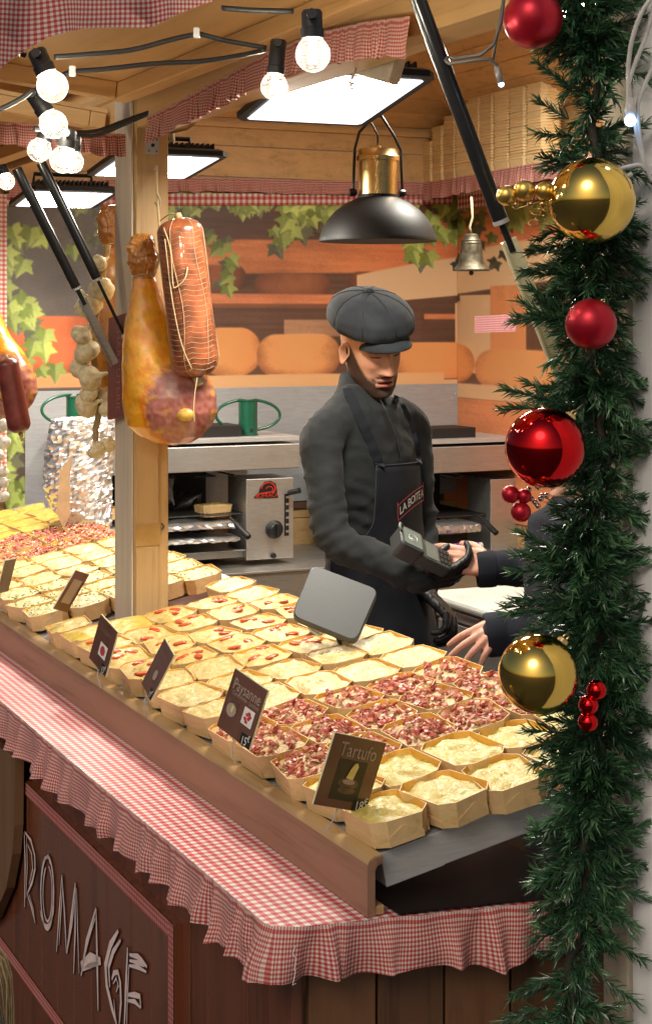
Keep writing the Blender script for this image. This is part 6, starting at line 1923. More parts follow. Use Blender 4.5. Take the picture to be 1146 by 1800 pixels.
chain(b, [at(672, 735, 4.70), LS, LS.lerp(LE, 0.5), LE, LE.lerp(LW_, .5), LW_], (.066, .066, .056, .048, .043, .037), 20, 6)
def wr(p):
    # soft folds: finer round the elbows and wrists
    v = mnoise.noise(Vector((p.x * 9 + p.z * 7, p.y * 9, p.z * 22 - p.x * 10))) * 0.0026 + mnoise.noise(Vector((p.x * 26, p.y * 26, p.z * 40 + p.x * 20))) * 0.0030
    e = gs((p - RE).length, .11) + gs((p - RW).length, .09) + 0.7 * gs((p - LE).length, .10)
    v += e * 0.0036 * math.sin((p - RS).dot(Vector((0.45, 0, -0.9))) * 190 + 4 * mnoise.noise(p * 18))
    for q_, am in ((Vector((p.x * 7 + p.z * 5, p.y * 7, p.z * 13 - p.x * 6)), .0038), (Vector((p.x * 15 - p.z * 9, p.y * 12, p.z * 17 + p.x * 8)), .0026)):
        r_ = 1 - abs(mnoise.noise(q_)) * 2.6; v += am * (max(0, r_) ** 3 - 0.2)
    e2 = gs((p - at(640, 960, 4.5)).length, .14)
    v += e2 * 0.004 * math.sin(p.z * 170 + p.x * 60 + 3 * mnoise.noise(p * 14))
    return v
swo = fuse(b, 'sweater', m_sweat, man, 0.009, 4, wr)
SWT = BVHTree.FromPolygons([v.co + ORG[man.name] for v in swo.data.vertices], [tuple(q.vertices) for q in swo.data.polygons])
# legs and shoes (behind the display)
b = MB()
for s_ in (-1, 1):
    hip = at(657, 1150, 4.68) + rt * (s_ * 0.09); foot = Vector((hip.x, hip.y, FZ + 0.05)) + rt * (s_ * 0.03)
    chain(b, [hip + Vector((0, 0, 0.05)), hip.lerp(foot, 0.5) + ft * 0.02, foot], (.095, .065, .05), 16, 6)
fuse(b, 'trousers', m_trous, man, 0.016, 4)
for s_ in (-1, 1):
    hip = at(657, 1150, 4.68) + rt * (s_ * 0.12); b = MB(); f0 = Vector((hip.x, hip.y, FZ + 0.045))
    chain(b, [f0 - ft * 0.05, f0 + ft * 0.06, f0 + ft * 0.17 - Vector((0, 0, 0.01))], (.045, .045, .034), 12, 4); b.build('shoe', M['black_plastic'], man, smooth=180)
# head
HC = at(652, 613, 4.60)
psi = R(31)
B0 = Matrix(((-math.cos(psi), math.sin(psi), 0, 0), (-math.sin(psi), -math.cos(psi), 0, 0), (0, 0, 1, 0), (0, 0, 0, 1)))
HM = Matrix.Translation(HC) @ B0 @ Matrix.Rotation(R(-19), 4, 'X') @ Matrix.Rotation(R(6), 4, 'Y') @ Matrix.Scale(1.05, 4)
hg = head_mesh(True)
b = MB(); b.add([HM @ Vector(v) for v in hg.v], hg.f, cols=hg.col)
nk = [(HM @ Vector((0, -.024, -.05)), .036), (HM @ Vector((0, -.030, -.095)), .043), (at(634, 690, 4.63), .054)]
vb = len(b.v); b.tube([p for p, _ in nk], [r_ for _, r_ in nk], 24)
b.col[vb:] = [(0.44, 0.21, 0.13)] * (len(b.v) - vb)
b.build('body', m_skin, man, smooth=180, col=True)
# collar of the sweater
b = MB(); cA, cB = at(628, 704, 4.62), HM @ Vector((0, -.022, -.088)); ax = (cB - cA)
q = ax.normalized().to_track_quat('Z', 'Y').to_matrix().to_4x4(); T = Matrix.Translation(cA) @ q; L = ax.length
rings = []
for r_, z in ((.072, -.01), (.066, .012), (.0645, L * .5), (.067, L * .82), (.0665, L * .90), (.0625, L * .90), (.060, L * .5), (.058, 0)):
    rings.append([T @ Vector((r_ * math.cos(a), r_ * math.sin(a), z + 0.008 * math.cos(a + 2.2))) for a in [2 * PI * k / 32 for k in range(32)]])
b.loft(rings, cap=False); b.build('collar', m_sweat, man, smooth=60)
# cap
HMC = HM @ Matrix.Translation((-.008, -.004, .018)) @ Matrix.Rotation(R(2), 4, 'X') @ Matrix.Rotation(R(4), 4, 'Y') @ Matrix.Scale(.92, 4)
def cap_parts():
    HM = HMC
    b = MB(); n = 96; rings = []
    prof = [(.66, .022), (.70, .034), (.80, .038), (.96, .044), (1.03, .060), (1.01, .082), (.90, .104), (.72, .121), (.48, .133), (.24, .139), (.03, .141)]
    P = []
    for i in range(len(prof) - 1):
        for j in range(3): t = j / 3; P.append((prof[i][0] + (prof[i + 1][0] - prof[i][0]) * t, prof[i][1] + (prof[i + 1][1] - prof[i][1]) * t))
    P.append(prof[-1])
    for s_, z in P:
        ring = []
        for k in range(n):
            a = 2 * PI * k / n
            seam = min(abs(((a / (PI / 4)) % 1) - 0.5), 0.5); seam = 0.5 - abs(((a / (PI / 4)) % 1.0) - 0.5)
            groove = -0.018 * math.exp(-(seam / 0.05) ** 2) if z > .05 else 0
            nz = 0.030 * mnoise.noise(Vector((math.cos(a) * 2.2, math.sin(a) * 2.2, z * 26))) * (1 if z > .04 else 0)
            pleat = 0.012 * math.sin(a * 14) * gs(z - .045, .014)
            m = s_ * (1 + groove + nz + pleat)
            y = .136 * m * math.cos(a); x = .119 * m * math.sin(a)
            drop = -0.012 * max(0, math.cos(a)) * gs(z - .05, .03) + 0.010 * max(0, -math.cos(a)) * gs(z - .09, .05)
            ring.append(HM @ Vector((x, y - .012 - .01 * (z - .05) / .05, z + drop + 0.003)))
        rings.append(ring)
    b.loft(rings); c = b.build('cap', m_cap, man, smooth=180); c['label'] = 'charcoal eight panel flat cap'
    b = MB(); P0 = HM @ Vector((0, -.026, .146)); b.sphere(P0, .0135, 16, 10, (1, 1, .75)); b.build('button', m_cap, c, smooth=180)
    b = MB(); rows = []
    for i in range(25):
        a = R(-66 + 132 * i / 24); row = []
        f = math.cos((i / 24 - .5) * PI) ** 0.6
        for r_, dz in ((0, .004), (.35, .0035), (.7, -.003), (1.0, -.014), (1.02, -.018), (.98, -.020), (.65, -.009), (.3, -.003), (0, -.002)):
            s_ = .72 + r_ * .29 * f
            y = .136 * s_ * math.cos(a) + .012 * r_ * f - .004; x = .119 * s_ * math.sin(a) * (1 - .05 * r_)
            row.append(HM @ Vector((x, y, .034 + dz - .010 * r_ * math.sin(a) ** 2)))
        rows.append(row)
    b.loft(rows); b.build('visor', m_cap, c, smooth=60)
    b = MB()
    for k in range(8):
        a = k * PI / 4; pts = []
        for s_, z in prof[4:]:
            pts.append(HM @ Vector((.119 * s_ * .992 * math.sin(a), .136 * s_ * .992 * math.cos(a) - .012 - .01 * (z - .05) / .05, z + .0035 - 0.012 * max(0, math.cos(a)) * gs(z - .05, .03) + 0.010 * max(0, -math.cos(a)) * gs(z - .09, .05))))
        b.tube(pts, .0012, 5)
    b.build('seam', m_cap, c, smooth=180)
cap_parts()
# apron: bib, skirt, straps, logo
def apron_pt(lat, py, off=0.012):
    """point on the front of the body; lat to his left in metres"""
    cx, w, d, Z = torso_at(min(py, 1160)); c = at(cx, py if py < 1160 else py, Z)
    w2, d2 = w + off, d + off
    u_ = max(-0.999, min(0.999, lat / (w2 * 1.02)))
    return c - rt * lat + ft * (d2 * math.sqrt(1 - u_ * u_) + (0.0006 * max(0, py - 960)) * 0.25)
def bib_hw(py):
    if py < 900: return .088 + .010 * (py - 812) / 88, .092 + .02 * (py - 812) / 88
    t = min(1, (py - 900) / 90); t = t * t * (3 - 2 * t); return .098 + .085 * t, .112 + .07 * t
P = []; rows = 46
for i in range(rows):
    py = 812 + (1330 - 812) * i / (rows - 1); a, c = bib_hw(py); row = []
    for j in range(25):
        lat = -a + (a + c) * j / 24
        wv = 0.004 * math.sin(lat * 55 + py * 0.01) * sstep(950, 1150, py) + 0.0025 * mnoise.noise(Vector((lat * 20, py * .02, 3)))
        row.append(apron_pt(lat, py, 0.014 + wv))
    P.append(row)
b = MB(); b.grid(P); ap = b.build('apron', m_apron, man, smooth=180)
sd = ap.modifiers.new('solid', 'SOLIDIFY'); sd.thickness = 0.003; sd.offset = -1
b = MB(); b.tube([P[0][j] + Vector((0, 0, .001)) for j in range(25)], .0022, 6); b.tube([P[i][0] for i in range(rows)], .002, 6); b.tube([P[i][24] for i in range(rows)], .002, 6)
b.build('hem', fabric('apron_hem', (0.03, 0.035, 0.05)), ap, smooth=180)
def strap(pts, w, off=0.0):
    q = smooth_path(pts, 6); b = MB(); rows_ = []
    for i, p in enumerate(q[:-1]):
        h_ = SWT.ray_cast(p + Vector((0, -.4, 0)), Vector((0, 1, 0)))
        if h_[0] is not None and abs(h_[0].y - p.y) < .12: q[i] = h_[0] + h_[1] * .001
    for i, p in enumerate(q):
        t = (q[min(i + 1, len(q) - 1)] - q[max(i - 1, 0)]).normalized(); s_ = t.cross(Vector((0.25, -1, 0.25))).normalized(); n_ = s_.cross(t).normalized()
        if n_.y > 0: n_ = -n_
        rows_.append([p - s_ * w + n_ * .000, p + s_ * w + n_ * .000, p + s_ * w + n_ * .0028, p - s_ * w + n_ * .0028])
    b.loft(rows_); return b.build('strap', m_apron, ap, smooth=50)
strap([at(610, 684, 4.56), at(615, 696, 4.53), at(626, 720, 4.515), at(642, 758, 4.505), at(656, 790, 4.505), P[0][1] + ft * .003], .0135)
strap([at(694, 700, 4.58), at(703, 710, 4.585), at(716, 734, 4.60), at(726, 764, 4.61), at(733, 790, 4.61), P[0][23] + ft * .003], .010)
b = MB(); b.tube([at(668, 702, 4.535), at(680, 725, 4.525), at(694, 765, 4.525), at(703, 806, 4.525)], .0018, 6); b.build('zip', M['black_plastic'], man, smooth=180)
cx0 = .042; cy0 = 874
vs, fs = text_geo('LA BOITE A', 0.030, 0.9)
w0 = max(v.x for v in vs) - min(v.x for v in vs)
def logo(x, y, off):      # x, y in metres on the badge
    lat = cx0 + x; return apron_pt(lat, cy0 - (y + 0.32 * x) / 0.001586, 0.0175 + off)
ws = 0.125 / w0
b = MB(); b.add([logo(v.x * ws, v.y * 1.05 - 0.9 * (v.x * ws) ** 2 / .125 * .3, .0012) for v in vs], fs); b.build('lettering', m_whitep, ap)
b = MB()
for y0_, y1_ in ((.019, .0215), (-.0215, -.019)):
    b.grid([[logo(-.068 + .136 * k / 14, y_ - 2.2 * (-.068 + .136 * k / 14) ** 2, .0006) for k in range(15)] for y_ in (y0_, y1_)])
for x0_, x1_ in ((-.070, -.0675), (.0665, .069)):
    b.grid([[logo(x0_ + (x1_ - x0_) * k, -.03 + .05 * q / 4, .0006) for k in (0, 1)] for q in range(5)])
b.build('badge_outline', m_redp, ap)
# gloved hands
C1 = [(0.45, 0.75, 0.5), (0.5, 0.8, 0.5), (0.55, 0.85, 0.55), (0.6, 0.9, 0.6)]
def gw(p): return 0.0010 * mnoise.noise(p * 95) + 0.0005 * math.sin(p.x * 420 + 5 * mnoise.noise(p * 40))
gR = hand('glove', m_glove, man, at(731, 1019, 4.235), (1, 0.05, 0.13), (0.05, -0.72, -0.70), -1, C1, stub=0.008, sc=1.06, fat=1.1, wrinkle=gw, thumb=((0.034, 0.030, 0.004), (0.058, 0.058, -0.02), (0.050, 0.085, -0.048)))
gR['label'] = 'black gloved hand under the card terminal'
C2 = [(0.75, 0.8, 0.5), (0.75, 0.85, 0.5), (0.8, 0.85, 0.5), (0.85, 0.85, 0.5)]
gL = hand('glove', m_glove, man, at(752, 1044, 4.60), (0.62, -0.25, -0.62), (0.75, -0.15, 0.60), -1, C2, sc=1.0, fat=1.15, wrinkle=gw)
gL['label'] = 'black gloved hand hanging beside the apron'

# ---- card terminal
tm = thing('card_terminal', 'grey card payment terminal held in the black gloved hand', 'card terminal', at(742, 1000, 4.2))
T = frame(at(742, 968, 4.17), (0.80, 0.30, -0.42), (-0.12, -0.52, 0.84))
def rbox(b, x0, x1, y0, y1, z0, z1, r_):
    poly = []
    for sx, sy, a0 in ((1, 1, 0), (-1, 1, 90), (-1, -1, 180), (1, -1, 270)):
        for k in range(5):
            a = R(a0 + 90 * k / 4); poly.append(((x1 - r_ if sx > 0 else x0 + r_) + r_ * math.cos(a), (y1 - r_ if sy > 0 else y0 + r_) + r_ * math.sin(a)))
    b.loft([[Vector((x, y, z)) for x, y in poly] for z in (z0, z1)])
b = MB(T); rbox(b, -.038, .038, -.075, .080, -.024, .010, .012); b.build('casing', plain('terminal_grey', (0.045, 0.052, 0.052), 0.4, scale=300), tm, bevel=0.004)
b = MB(T); rbox(b, -.039, .039, -.078, -.008, -.030, .020, .012); b.build('printer_bay', plain('terminal_dark_grey', (0.033, 0.038, 0.039), 0.4, scale=300), tm, bevel=0.004)
b = MB(T); rbox(b, -.030, .030, -.070, -.016, .0202, .0216, .006); pl_ = b.build('paper_lid', plain('terminal_green_grey', (0.12, 0.16, 0.15), 0.3, scale=300), tm)
b = MB(T)
for r_ in (.004, .0075, .011): b.tube([(0 + r_ * math.cos(a), -.045 + r_ * math.sin(a), .0222) for a in [-0.9 + 1.8 * k / 8 for k in range(9)]], .0007, 4)
b.tube([(0.013 * math.cos(a), -.043 + .013 * math.sin(a), .0221) for a in [2 * PI * k / 24 for k in range(24)]], .0006, 4, closed=True)
b.build('contactless_mark', m_whitep, pl_)
b = MB(T); rbox(b, -.030, .030, .004, .040, .0102, .0115, .003); b.build('screen', plain('terminal_screen', (0.10, 0.13, 0.13), 0.2), tm)
b = MB(T)
for i in range(3):
    for j in range(3): rbox(b, -.027 + .019 * i, -.012 + .019 * i, .046 + .011 * j, .054 + .011 * j, .0102, .013, .002)
b.build('keypad', M['black_plastic'], tm)
b = MB(T); b.tube([(-.030, -.070, .020), (-.034, -.080, .023), (-.020, -.083, .024), (-.010, -.076, .021)], .004, 8); b.build('paper_tear_lip', plain('lip_grey', (0.12, 0.15, 0.14), 0.4), tm, smooth=180)

# ---- the customer
cu = thing('person', 'customer in a navy jacket reaching in with both hands, hidden behind the garland', 'person', Vector((0.66, 4.10, 0.124)))
b = MB(); rings = []
for py, cx, w, d in ((872, 1006, .05, .05), (895, 1008, .10, .07), (915, 1010, .165, .095), (960, 1012, .185, .11), (1050, 1014, .175, .12), (1150, 1016, .175, .125), (1250, 1016, .18, .125), (1330, 1016, .17, .12)):
    c = at(cx, py, 4.12); fc = Vector((-0.94, -0.34, 0)); rc = Vector((-0.34, 0.94, 0))
    rings.append([c + rc * (w * math.cos(a)) + fc * (d * math.sin(a)) for a in [2 * PI * k / 28 for k in range(28)]])
b.loft(rings)
cs1, cs2 = at(995, 930, 4.30), at(1010, 935, 3.94)
chain(b, [cs1, at(985, 1030, 4.33), at(930, 1000, 4.285), at(860, 1000, 4.265)], (.062, .054, .050, .046), 18, 6)
chain(b, [cs2, at(1040, 1110, 3.86), at(960, 1108, 3.88), at(878, 1116, 3.895)], (.062, .058, .056, .052), 18, 6)
def wr2(p): return mnoise.noise(Vector((p.x * 22, p.y * 14, p.z * 20))) * 0.006 + 0.002 * mnoise.noise(p * 60)
fuse(b, 'jacket', m_navy, cu, 0.010, 4, wr2)
b = MB()
for s_ in (-1, 1):
    hip = at(1016, 1300, 4.12) + Vector((0.02, s_ * 0.09, 0)); chain(b, [hip, Vector((hip.x, hip.y, .55)), Vector((hip.x + .02, hip.y, 0.17))], (.09, .065, .05), 14, 5)
    chain(b, [Vector((hip.x + .03, hip.y, .165)), Vector((hip.x - .13, hip.y - .04, .16))], (.045, .036), 12, 4)
fuse(b, 'trousers', m_trous, cu, 0.016, 4)
C3 = [(0.25, 0.45, 0.3), (0.3, 0.5, 0.35), (0.35, 0.55, 0.4), (0.45, 0.6, 0.4)]
o = hand('body', m_hskin, cu, at(868, 994, 4.255), (-1, 0.02, 0.16), (0.15, -0.85, 0.50), 1, C3, sc=1.0, voxel=0.003)
o.name = 'hand'
for cpt, cdir, cr in ((at(862, 1000, 4.262), Vector((1, 0, .05)), .046), (at(880, 1114, 3.894), Vector((.95, 0, .1)), .051)):
    q_ = cdir.to_track_quat('Z', 'Y').to_matrix().to_4x4(); Tq = Matrix.Translation(cpt) @ q_; b = MB(Tq)
    b.lathe([(cr * .8, -.034), (cr * .98, -.036), (cr * 1.03, -.03), (cr * 1.04, .0), (cr * 1.0, .012), (cr * .8, .012)], 24, cap=False)
    b.build('cuff', m_navy, cu, smooth=60)
C4 = [(0.35, 0.25, 0.15), (0.30, 0.22, 0.15), (0.38, 0.28, 0.18), (0.48, 0.35, 0.2)]
o = hand('hand', m_hskin, cu, at(902, 1092, 3.90), (-0.86, -0.34, -0.36), (-0.30, -0.75, 0.55), 1, C4, sc=0.92, spread=(-0.26, -0.08, 0.12, 0.32), voxel=0.003, thumb=((0.024, 0.020, -0.020), (0.034, 0.045, -0.034), (0.030, 0.070, -0.040)))
ps2 = R(-74)
B2 = Matrix(((-math.cos(ps2), math.sin(ps2), 0, 0), (-math.sin(ps2), -math.cos(ps2), 0, 0), (0, 0, 1, 0), (0, 0, 0, 1)))
HM2 = Matrix.Translation(at(1010, 792, 4.14)) @ B2 @ Matrix.Rotation(R(-12), 4, 'X') @ Matrix.Scale(0.93, 4)
hg = head_mesh(False, (0.58, 0.32, 0.22))
b = MB(); b.add([HM2 @ Vector(v) for v in hg.v], hg.f, cols=hg.col); vb = len(b.v)
b.tube([HM2 @ Vector((0, -.02, -.05)), at(1008, 895, 4.13)], [.046, .05], 20); b.col[vb:] = [(0.5, 0.27, 0.18)] * (len(b.v) - vb)
b.build('body', m_skin, cu, smooth=180, col=True)
def hairshell(HMx, mat, parent, length, seed, back=1.0):
    b = MB(); n = 72; rings = []
    for i in range(34):
        t = i / 33; ring = []
        for k in range(n):
            a = 2 * PI * k / n; cf = math.cos(a)
            if t < 0.5:
                e = PI / 2 * (1 - t / 0.5); z = .045 + .092 * math.sin(e); r_ = math.cos(e) ** 0.8
            else: z = .045 - (t - .5) * 2 * length; r_ = 1 + .10 * (t - .5)
            fr = sstep(.35, .75, cf) if t > .42 else 0
            y = -.005 + (.100 * r_) * cf; x = .088 * r_ * math.sin(a)
            if fr and z < .055: y -= fr * .05; x *= 1; 
            st = 1 + .035 * mnoise.noise(Vector((a * 14, t * 3, seed)))
            ring.append(HMx @ Vector((x * st, y * st, z)))
        rings.append(ring)
    b.loft(rings); return b.build('hair', mat, parent, smooth=180)
hairshell(HM2, plain('black_hair', (0.010, 0.008, 0.008), 0.4, var=0.4, scale=40), cu, 0.17, 2)

# ---- a blond child passing at the lower left edge
ch = thing('person', 'blond long-haired child at the bottom left edge in front of the counter', 'person', at(-118, 1760, 2.42).xy.to_3d() + Vector((0, 0, 0.004)))
HC3 = at(-92, 1790, 2.42)
ps3 = R(150)
B3 = Matrix(((-math.cos(ps3), math.sin(ps3), 0, 0), (-math.sin(ps3), -math.cos(ps3), 0, 0), (0, 0, 1, 0), (0, 0, 0, 1)))
HM3 = Matrix.Translation(HC3) @ B3 @ Matrix.Scale(0.92, 4)
hg = head_mesh(False, (0.60, 0.34, 0.24), (0.3, 0.2, 0.1))
b = MB(); b.add([HM3 @ Vector(v) for v in hg.v], hg.f, cols=hg.col); vb = len(b.v); b.tube([HM3 @ Vector((0, -.02, -.05)), HC3 - Vector((0, 0, .16))], [.04, .045], 18); b.col[vb:] = [(0.5, 0.27, 0.18)] * (len(b.v) - vb)
b.build('body', m_skin, ch, smooth=180, col=True)
b = MB(); c = HC3
rings = []
for dz, w, d in ((-.13, .05, .045), (-.155, .10, .065), (-.19, .135, .08), (-.35, .135, .095), (-.5, .15, .11), (-.6, .155, .115)):
    rings.append([c + Vector((w * math.cos(a), d * math.sin(a), dz)) for a in [2 * PI * k / 24 for k in range(24)]])
b.loft(rings)
for s_ in (-1, 1): chain(b, [c + Vector((s_ * .13, 0, -.19)), c + Vector((s_ * .18, .02, -.36)), c + Vector((s_ * .17, -.03, -.52))], (.045, .038, .03), 14, 5)
fuse(b, 'coat', fabric('child_coat', (0.06, 0.045, 0.05)), ch, 0.012, 4)
b = MB()
for s_ in (-1, 1):
    x = c.x + s_ * .065
    chain(b, [Vector((x, c.y, c.z - .58)), Vector((x, c.y, 0.06))], (.06, .042), 14, 4); chain(b, [Vector((x, c.y, .05)), Vector((x - .04, c.y + .11, .045))], (.042, .032), 10, 3)
fuse(b, 'trousers', m_trous, ch, 0.014, 3)
m_blond = plain('blond_hair', (0.42, 0.32, 0.17), 0.45, var=0.35, scale=50)
hr = hairshell(HM3, m_blond, ch, 0.20, 5)
b = MB(); rb = random.Random(9)
for k in range(150):
    a = rb.uniform(0, 2 * PI)
    if -0.7 < ((a + PI) % (2 * PI) - PI) < 0.7: continue
    r_ = rb.uniform(.98, 1.09); pts = []
    for q in range(9):
        t = q / 8; e = PI / 2 * (1 - min(1, t * 1.8)); z = (.045 + .096 * math.sin(e)) if t < .555 else .045 - (t - .555) * .5
        rr = math.cos(e) ** .8 if t < .555 else 1 + .15 * (t - .5)
        pts.append(HM3 @ Vector((.091 * rr * r_ * math.sin(a + .1 * math.sin(q + k)), -.005 + .104 * rr * r_ * math.cos(a + .1 * math.sin(q + k)), z)))
    b.tube(pts, .0014, 4)
b.build('hair_strand', m_blond, ch, smooth=180)
# ------------------------------------------------------------------ fir garland with baubles
GZ = 2.47
gl = thing('fir_garland', 'thick dark green artificial fir garland hanging down the right side', 'garland', at(985, 1900, GZ))
cpath = smooth_path([at(x, y, GZ) for x, y in ((1040, -110), (1035, 20), (1046, 150), (1040, 300), (1046, 420), (1030, 540), (1046, 660), (1062, 780), (1040, 900), (1034, 1010), (1050, 1130), (1058, 1260), (1040, 1380), (1030, 1500), (1022, 1620), (1000, 1740), (985, 1900))], 8)
b = MB(); b.tube([p + Vector((0.006 * math.sin(i * .9), 0.006 * math.cos(i * .7), 0)) for i, p in enumerate(cpath)], 0.008, 7)
m_stem = plain('brown_wire_stem', (0.035, 0.028, 0.018), 0.8)
b.build('stem', m_stem, gl, smooth=180)
rg = np.random.RandomState(21)
seglen = np.cumsum([0] + [(cpath[i + 1] - cpath[i]).length for i in range(len(cpath) - 1)])
def on_path(d):
    i = int(np.searchsorted(seglen, d)) - 1; i = max(0, min(len(cpath) - 2, i)); t = (d - seglen[i]) / (seglen[i + 1] - seglen[i])
    return cpath[i].lerp(cpath[i + 1], t), (cpath[i + 1] - cpath[i]).normalized()
sprigs = []
Ltot = seglen[-1]
for k in range(1350):
    dd_ = rg.uniform(0, Ltot); cl_ = mnoise.noise(Vector((dd_ * 7.0, 3.3, 0)))
    if rg.rand() > 0.62 + 0.9 * cl_: continue
    p, t = on_path(dd_); a = rg.uniform(0, 2 * PI)
    e1 = t.cross(Vector((0, 1, 0))).normalized(); e2 = t.cross(e1)
    out = e1 * math.cos(a) + e2 * math.sin(a) * 0.75
    d = (out + t * rg.uniform(-0.75, 0.75) + Vector((0, 0, rg.uniform(-.35, .1)))).normalized()
    L = rg.uniform(0.030, 0.078) * (1 + 0.55 * cl_)
    sprigs.append((p + out * rg.uniform(0, 0.012), d, L, rg.uniform(-.5, .3)))
def sp(x0, y0, x1, y1, dz0=0.0, dz1=0.0, sag=0.0):
    a, b_ = at(x0, y0, GZ - 0.02 + dz0), at(x1, y1, GZ - 0.02 + dz1); sprigs.append((a, (b_ - a).normalized(), (b_ - a).length, sag))
for q in ((1010, 570, 905, 545), (1005, 560, 900, 560), (1000, 575, 915, 530), (985, 545, 930, 505), (990, 560, 945, 515),
          (1010, 715, 888, 690), (1005, 720, 882, 712), (1000, 700, 925, 675), (1010, 740, 950, 690),
          (1000, 985, 905, 960), (1000, 1000, 898, 1000), (990, 975, 915, 935), (1000, 1010, 930, 1020),
          (1000, 1065, 888, 1060), (1000, 1070, 890, 1080), (1000, 1055, 900, 1045), (1005, 1080, 920, 1105),
          (990, 1290, 925, 1275), (990, 1300, 930, 1310), (985, 1330, 935, 1345), (980, 1465, 935, 1470), (980, 1480, 940, 1455), (985, 1540, 940, 1555), (985, 1570, 940, 1600), (975, 1640, 935, 1650), (960, 1720, 900, 1750), (955, 1770, 885, 1790),
          (1000, 150, 940, 110), (1000, 210, 945, 180), (1000, 290, 950, 270), (1005, 240, 945, 235), (990, 430, 925, 440), (1000, 400, 940, 415), (990, 470, 920, 480),
          (1090, 740, 1150, 745), (1090, 770, 1155, 775), (1090, 900, 1150, 905), (1090, 870, 1150, 880), (1090, 1030, 1130, 1040), (1090, 460, 1150, 470), (1080, 500, 1140, 520), (1090, 1240, 1150, 1260), (1090, 1300, 1150, 1330), (1080, 1500, 1135, 1520), (1080, 1560, 1140, 1580), (1060, 1720, 1120, 1760), (1060, 1650, 1130, 1690), (1050, 1780, 1110, 1810), (1100, 300, 1150, 320), (1090, 120, 1150, 140), (1090, 40, 1150, 20)):
    sp(*q, dz1=-0.015 + rg.uniform(-.02, .03), sag=rg.uniform(-.3, .1))
V = []; Fc = []; Cc = []
stemb = MB()
for (p, d, L, sag) in sprigs:
    nst = max(4, int(L / 0.0021))
    up = Vector((0.1, 0.3, 1.0)); s1 = d.cross(up)
    if s1.length < 1e-3: s1 = d.cross(Vector((1, 0, 0)))
    s1.normalize(); s2 = s1.cross(d)
    tone = rg.uniform(0.6, 1.35)
    pts = []
    for i in range(nst):
        t = (i + 0.5) / nst
        c = p + d * (L * t) + Vector((0, 0, sag * L * t * t * 0.6)); 
        if i % 8 == 0 or i == nst - 1: pts.append(c)
        for q in range(2):
            a = rg.uniform(0, 2 * PI); ang = rg.uniform(0.55, 0.95) * (1 - 0.45 * t)
            nl = rg.uniform(0.019, 0.033) * (1 - 0.25 * t)
            rad = s1 * math.cos(a) + s2 * math.sin(a)
            dir_ = (d * math.cos(ang) + rad * math.sin(ang)).normalized()
            tip = c + dir_ * nl + Vector((rg.normal() * .0028, rg.normal() * .0028, rg.normal() * .0028 - .001))
            mid = c + dir_ * nl * .55
            wv = dir_.cross(Vector((rg.normal(), rg.normal(), rg.normal()))).normalized() * 0.00105
            n0 = len(V)
            V += [c - wv, c + wv, mid + wv * 1.1, tip, mid - wv * 1.1]
            Fc.append((n0, n0 + 1, n0 + 2, n0 + 3, n0 + 4))
            f = tone * rg.uniform(0.7, 1.3); c_ = (0.032 * f, 0.100 * f, 0.042 * f)
            if rg.rand() < 0.08 or t > 0.86: c_ = (0.075 * f, 0.17 * f, 0.070 * f)
            Cc += [c_] * 5
    if len(pts) > 1: stemb.tube(pts, 0.0011, 4)
nb = MB(); nb.v = [tuple(v) for v in V]; nb.f = Fc; nb.uv = [(0, 0)] * len(V); nb.col = Cc
m_needle = vcol('fir_needles', 0.32, 30.0, 0.2, spec=0.6)
org = ORG[gl.name]
me = bpy.data.meshes.new('needles'); me.from_pydata([(x - org.x, y - org.y, z - org.z) for x, y, z in nb.v], [], nb.f)
ca = me.color_attributes.new('Col', 'FLOAT_COLOR', 'POINT'); arr = np.ones((len(V), 4), np.float32); arr[:, :3] = np.array(Cc, np.float32); ca.data.foreach_set('color', arr.ravel())
me.materials.append(m_needle)
o = link(bpy.data.objects.new('needles', me)); o.parent = gl; o['kind'] = 'stuff'
o = stemb.build('twigs', m_stem, gl); o['kind'] = 'stuff'

def bauble_mat(name, c, rough):
    m, nt, bs = newmat(name); bs.inputs['Base Color'].default_value = (*c, 1); setin(bs, Roughness=rough, Metallic=1.0)
    f = noise_tex(nt, coords(nt), 40.0, 3.0); bump(nt, bs, f, 0.015, 0.002)
    return m
b_red = bauble_mat('shiny_red_bauble', (0.62, 0.012, 0.015), 0.06); b_gold = bauble_mat('shiny_gold_bauble', (0.80, 0.54, 0.12), 0.09)
b_redm = plain('satin_red_bauble', (0.42, 0.008, 0.022), 0.35, 0.55); b_goldm = plain('satin_gold_bauble', (0.72, 0.48, 0.12), 0.30, 0.9)
def bauble(px, py, r_, Z, mat, label, tilt=(0.3, 0.2)):
    c = at(px, py, Z); r0 = r_ / F * Z
    t = thing('bauble', label, 'bauble', c - Vector((0, 0, r0)), 'baubles in the fir garland')
    b = MB(Matrix.Translation(c)); b.sphere((0, 0, 0), r0, 48, 32); b.build('ball', mat, t, smooth=180)
    T = Matrix.Translation(c) @ Vector((tilt[0], tilt[1], 1)).normalized().to_track_quat('Z', 'Y').to_matrix().to_4x4()
    b = MB(T); b.lathe([(0, r0 * .97), (r0 * .16, r0 * .97), (r0 * .16, r0 * 1.10), (r0 * .13, r0 * 1.13), (0, r0 * 1.13)], 16); b.tube([(r0 * .1 * math.cos(a), 0, r0 * 1.2 + r0 * .1 * math.sin(a)) for a in [2 * PI * k / 12 for k in range(12)]], r0 * .02, 5, closed=True)
    b.build('cap', M['brass'], t, smooth=40)
bauble(936, 34, 52, 2.42, b_redm, 'satin red bauble at the very top of the garland', (0.8, 0.4))
bauble(1040, 353, 76, 2.34, b_gold, 'large gold bauble in the upper part of the garland', (0.5, 0.8))
bauble(1038, 570, 45, 2.36, b_redm, 'smaller satin red bauble in the middle of the garland', (0.6, 0.6))
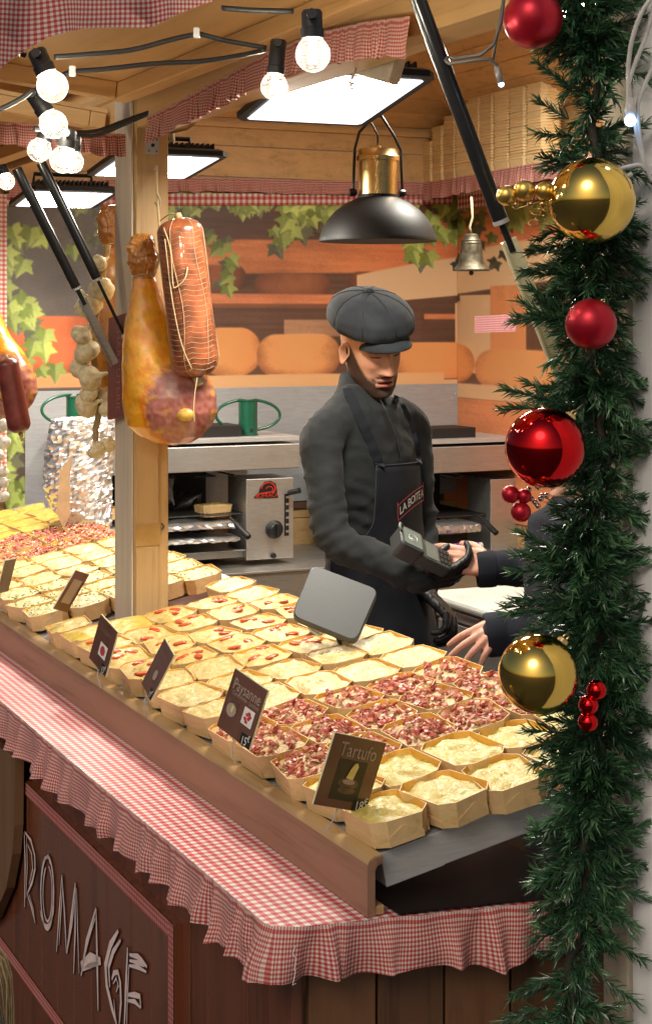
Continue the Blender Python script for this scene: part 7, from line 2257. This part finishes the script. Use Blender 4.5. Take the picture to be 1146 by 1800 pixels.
bauble(958, 787, 71, 2.36, b_red, 'large shiny red bauble in front of the customer', (0.9, 0.5))
bauble(945, 1184, 70, 2.34, b_gold, 'large gold bauble near the gratin boxes', (0.9, 0.5))
def cluster(pts, Z, mat, label, name='berry_spray'):
    t = thing(name, label, 'berry spray', at(pts[0][0], pts[0][1], Z), 'ball sprays in the fir garland')
    for x, y, r_ in pts:
        b = MB(); b.sphere(at(x, y, Z), r_ / F * Z, 24, 16); b.build('ball', mat, t, smooth=180)
    return t
sg2 = cluster([(890, 344, 18), (921, 335, 19), (957, 336, 17)], 2.36, b_goldm, 'spray of three small gold balls beside the upper gold bauble')
b = MB(); b.tube([at(893, 358, 2.36), at(905, 368, 2.36), at(930, 360, 2.36), at(958, 352, 2.36), at(985, 356, 2.38)], .0011, 5)
for cx, cy in ((942, 372), (950, 384), (938, 392), (962, 366)): b.tube([at(cx + 9 * math.cos(a), cy + 6 * math.sin(a), 2.36 + .004 * math.sin(a * 2)) for a in [2 * PI * k / 14 for k in range(14)]], .0012, 5, closed=True)
for x, y in ((905, 355), (931, 354), (952, 354)): b.tube([at(x, y, 2.36), at(x + 1, y + 9, 2.36)], .004, 8)
b.build('gold_curl', M['brass'], sg2, smooth=180)
sg3 = cluster([(897, 869, 16), (915, 900, 18), (921, 872, 13)], 2.38, b_redm, 'spray of red berry balls under the large red bauble')
b = MB(); rb = random.Random(3)
for k in range(12): c = at(rb.uniform(918, 960), rb.uniform(850, 895), 2.39); b.sphere(c, .0045, 8, 6)
b.build('bead', plain('silvery_bead', (0.5, 0.4, 0.38), 0.15, 1.0), sg3, smooth=180)
cluster([(1048, 1213, 18), (1034, 1239, 18), (1033, 1269, 18)], 2.36, b_red, 'column of three shiny red berry balls beside the lower gold bauble')

m_wire = plain('clear_wire', (0.42, 0.40, 0.37), 0.25, var=0.2)
wt = thing('fairy_lights', 'clear wired fairy lights with a blue-white bulb over the upper garland', 'fairy light', at(1107, 220, 2.34))
b = MB()
for pts in ([(1150, -10), (1128, 20), (1110, 70), (1103, 130), (1108, 175)], [(1150, 5), (1136, 60), (1116, 110), (1104, 150), (1106, 180)], [(1108, 180), (1122, 250), (1136, 300), (1122, 290), (1080, 300), (1058, 315), (1056, 330), (1075, 326), (1110, 305)], [(1146, 120), (1128, 160), (1120, 200), (1130, 280), (1146, 320)]):
    b.tube(smooth_path([at(x, y, 2.33 + .0002 * (k % 3)) for k, (x, y) in enumerate(pts)]), .0034, 7)
b.build('wire', m_wire, wt, smooth=180)
b = MB(); b.tube([at(1107, 172, 2.32), at(1107, 196, 2.32), at(1107, 206, 2.32)], [.006, .0085, .007], 10); b.build('bulb_holder', m_wire, wt, smooth=180)
b = MB(); b.sphere(at(1107, 212, 2.315), .0082, 14, 10); b.build('led', M['blue_led'], wt, smooth=180)
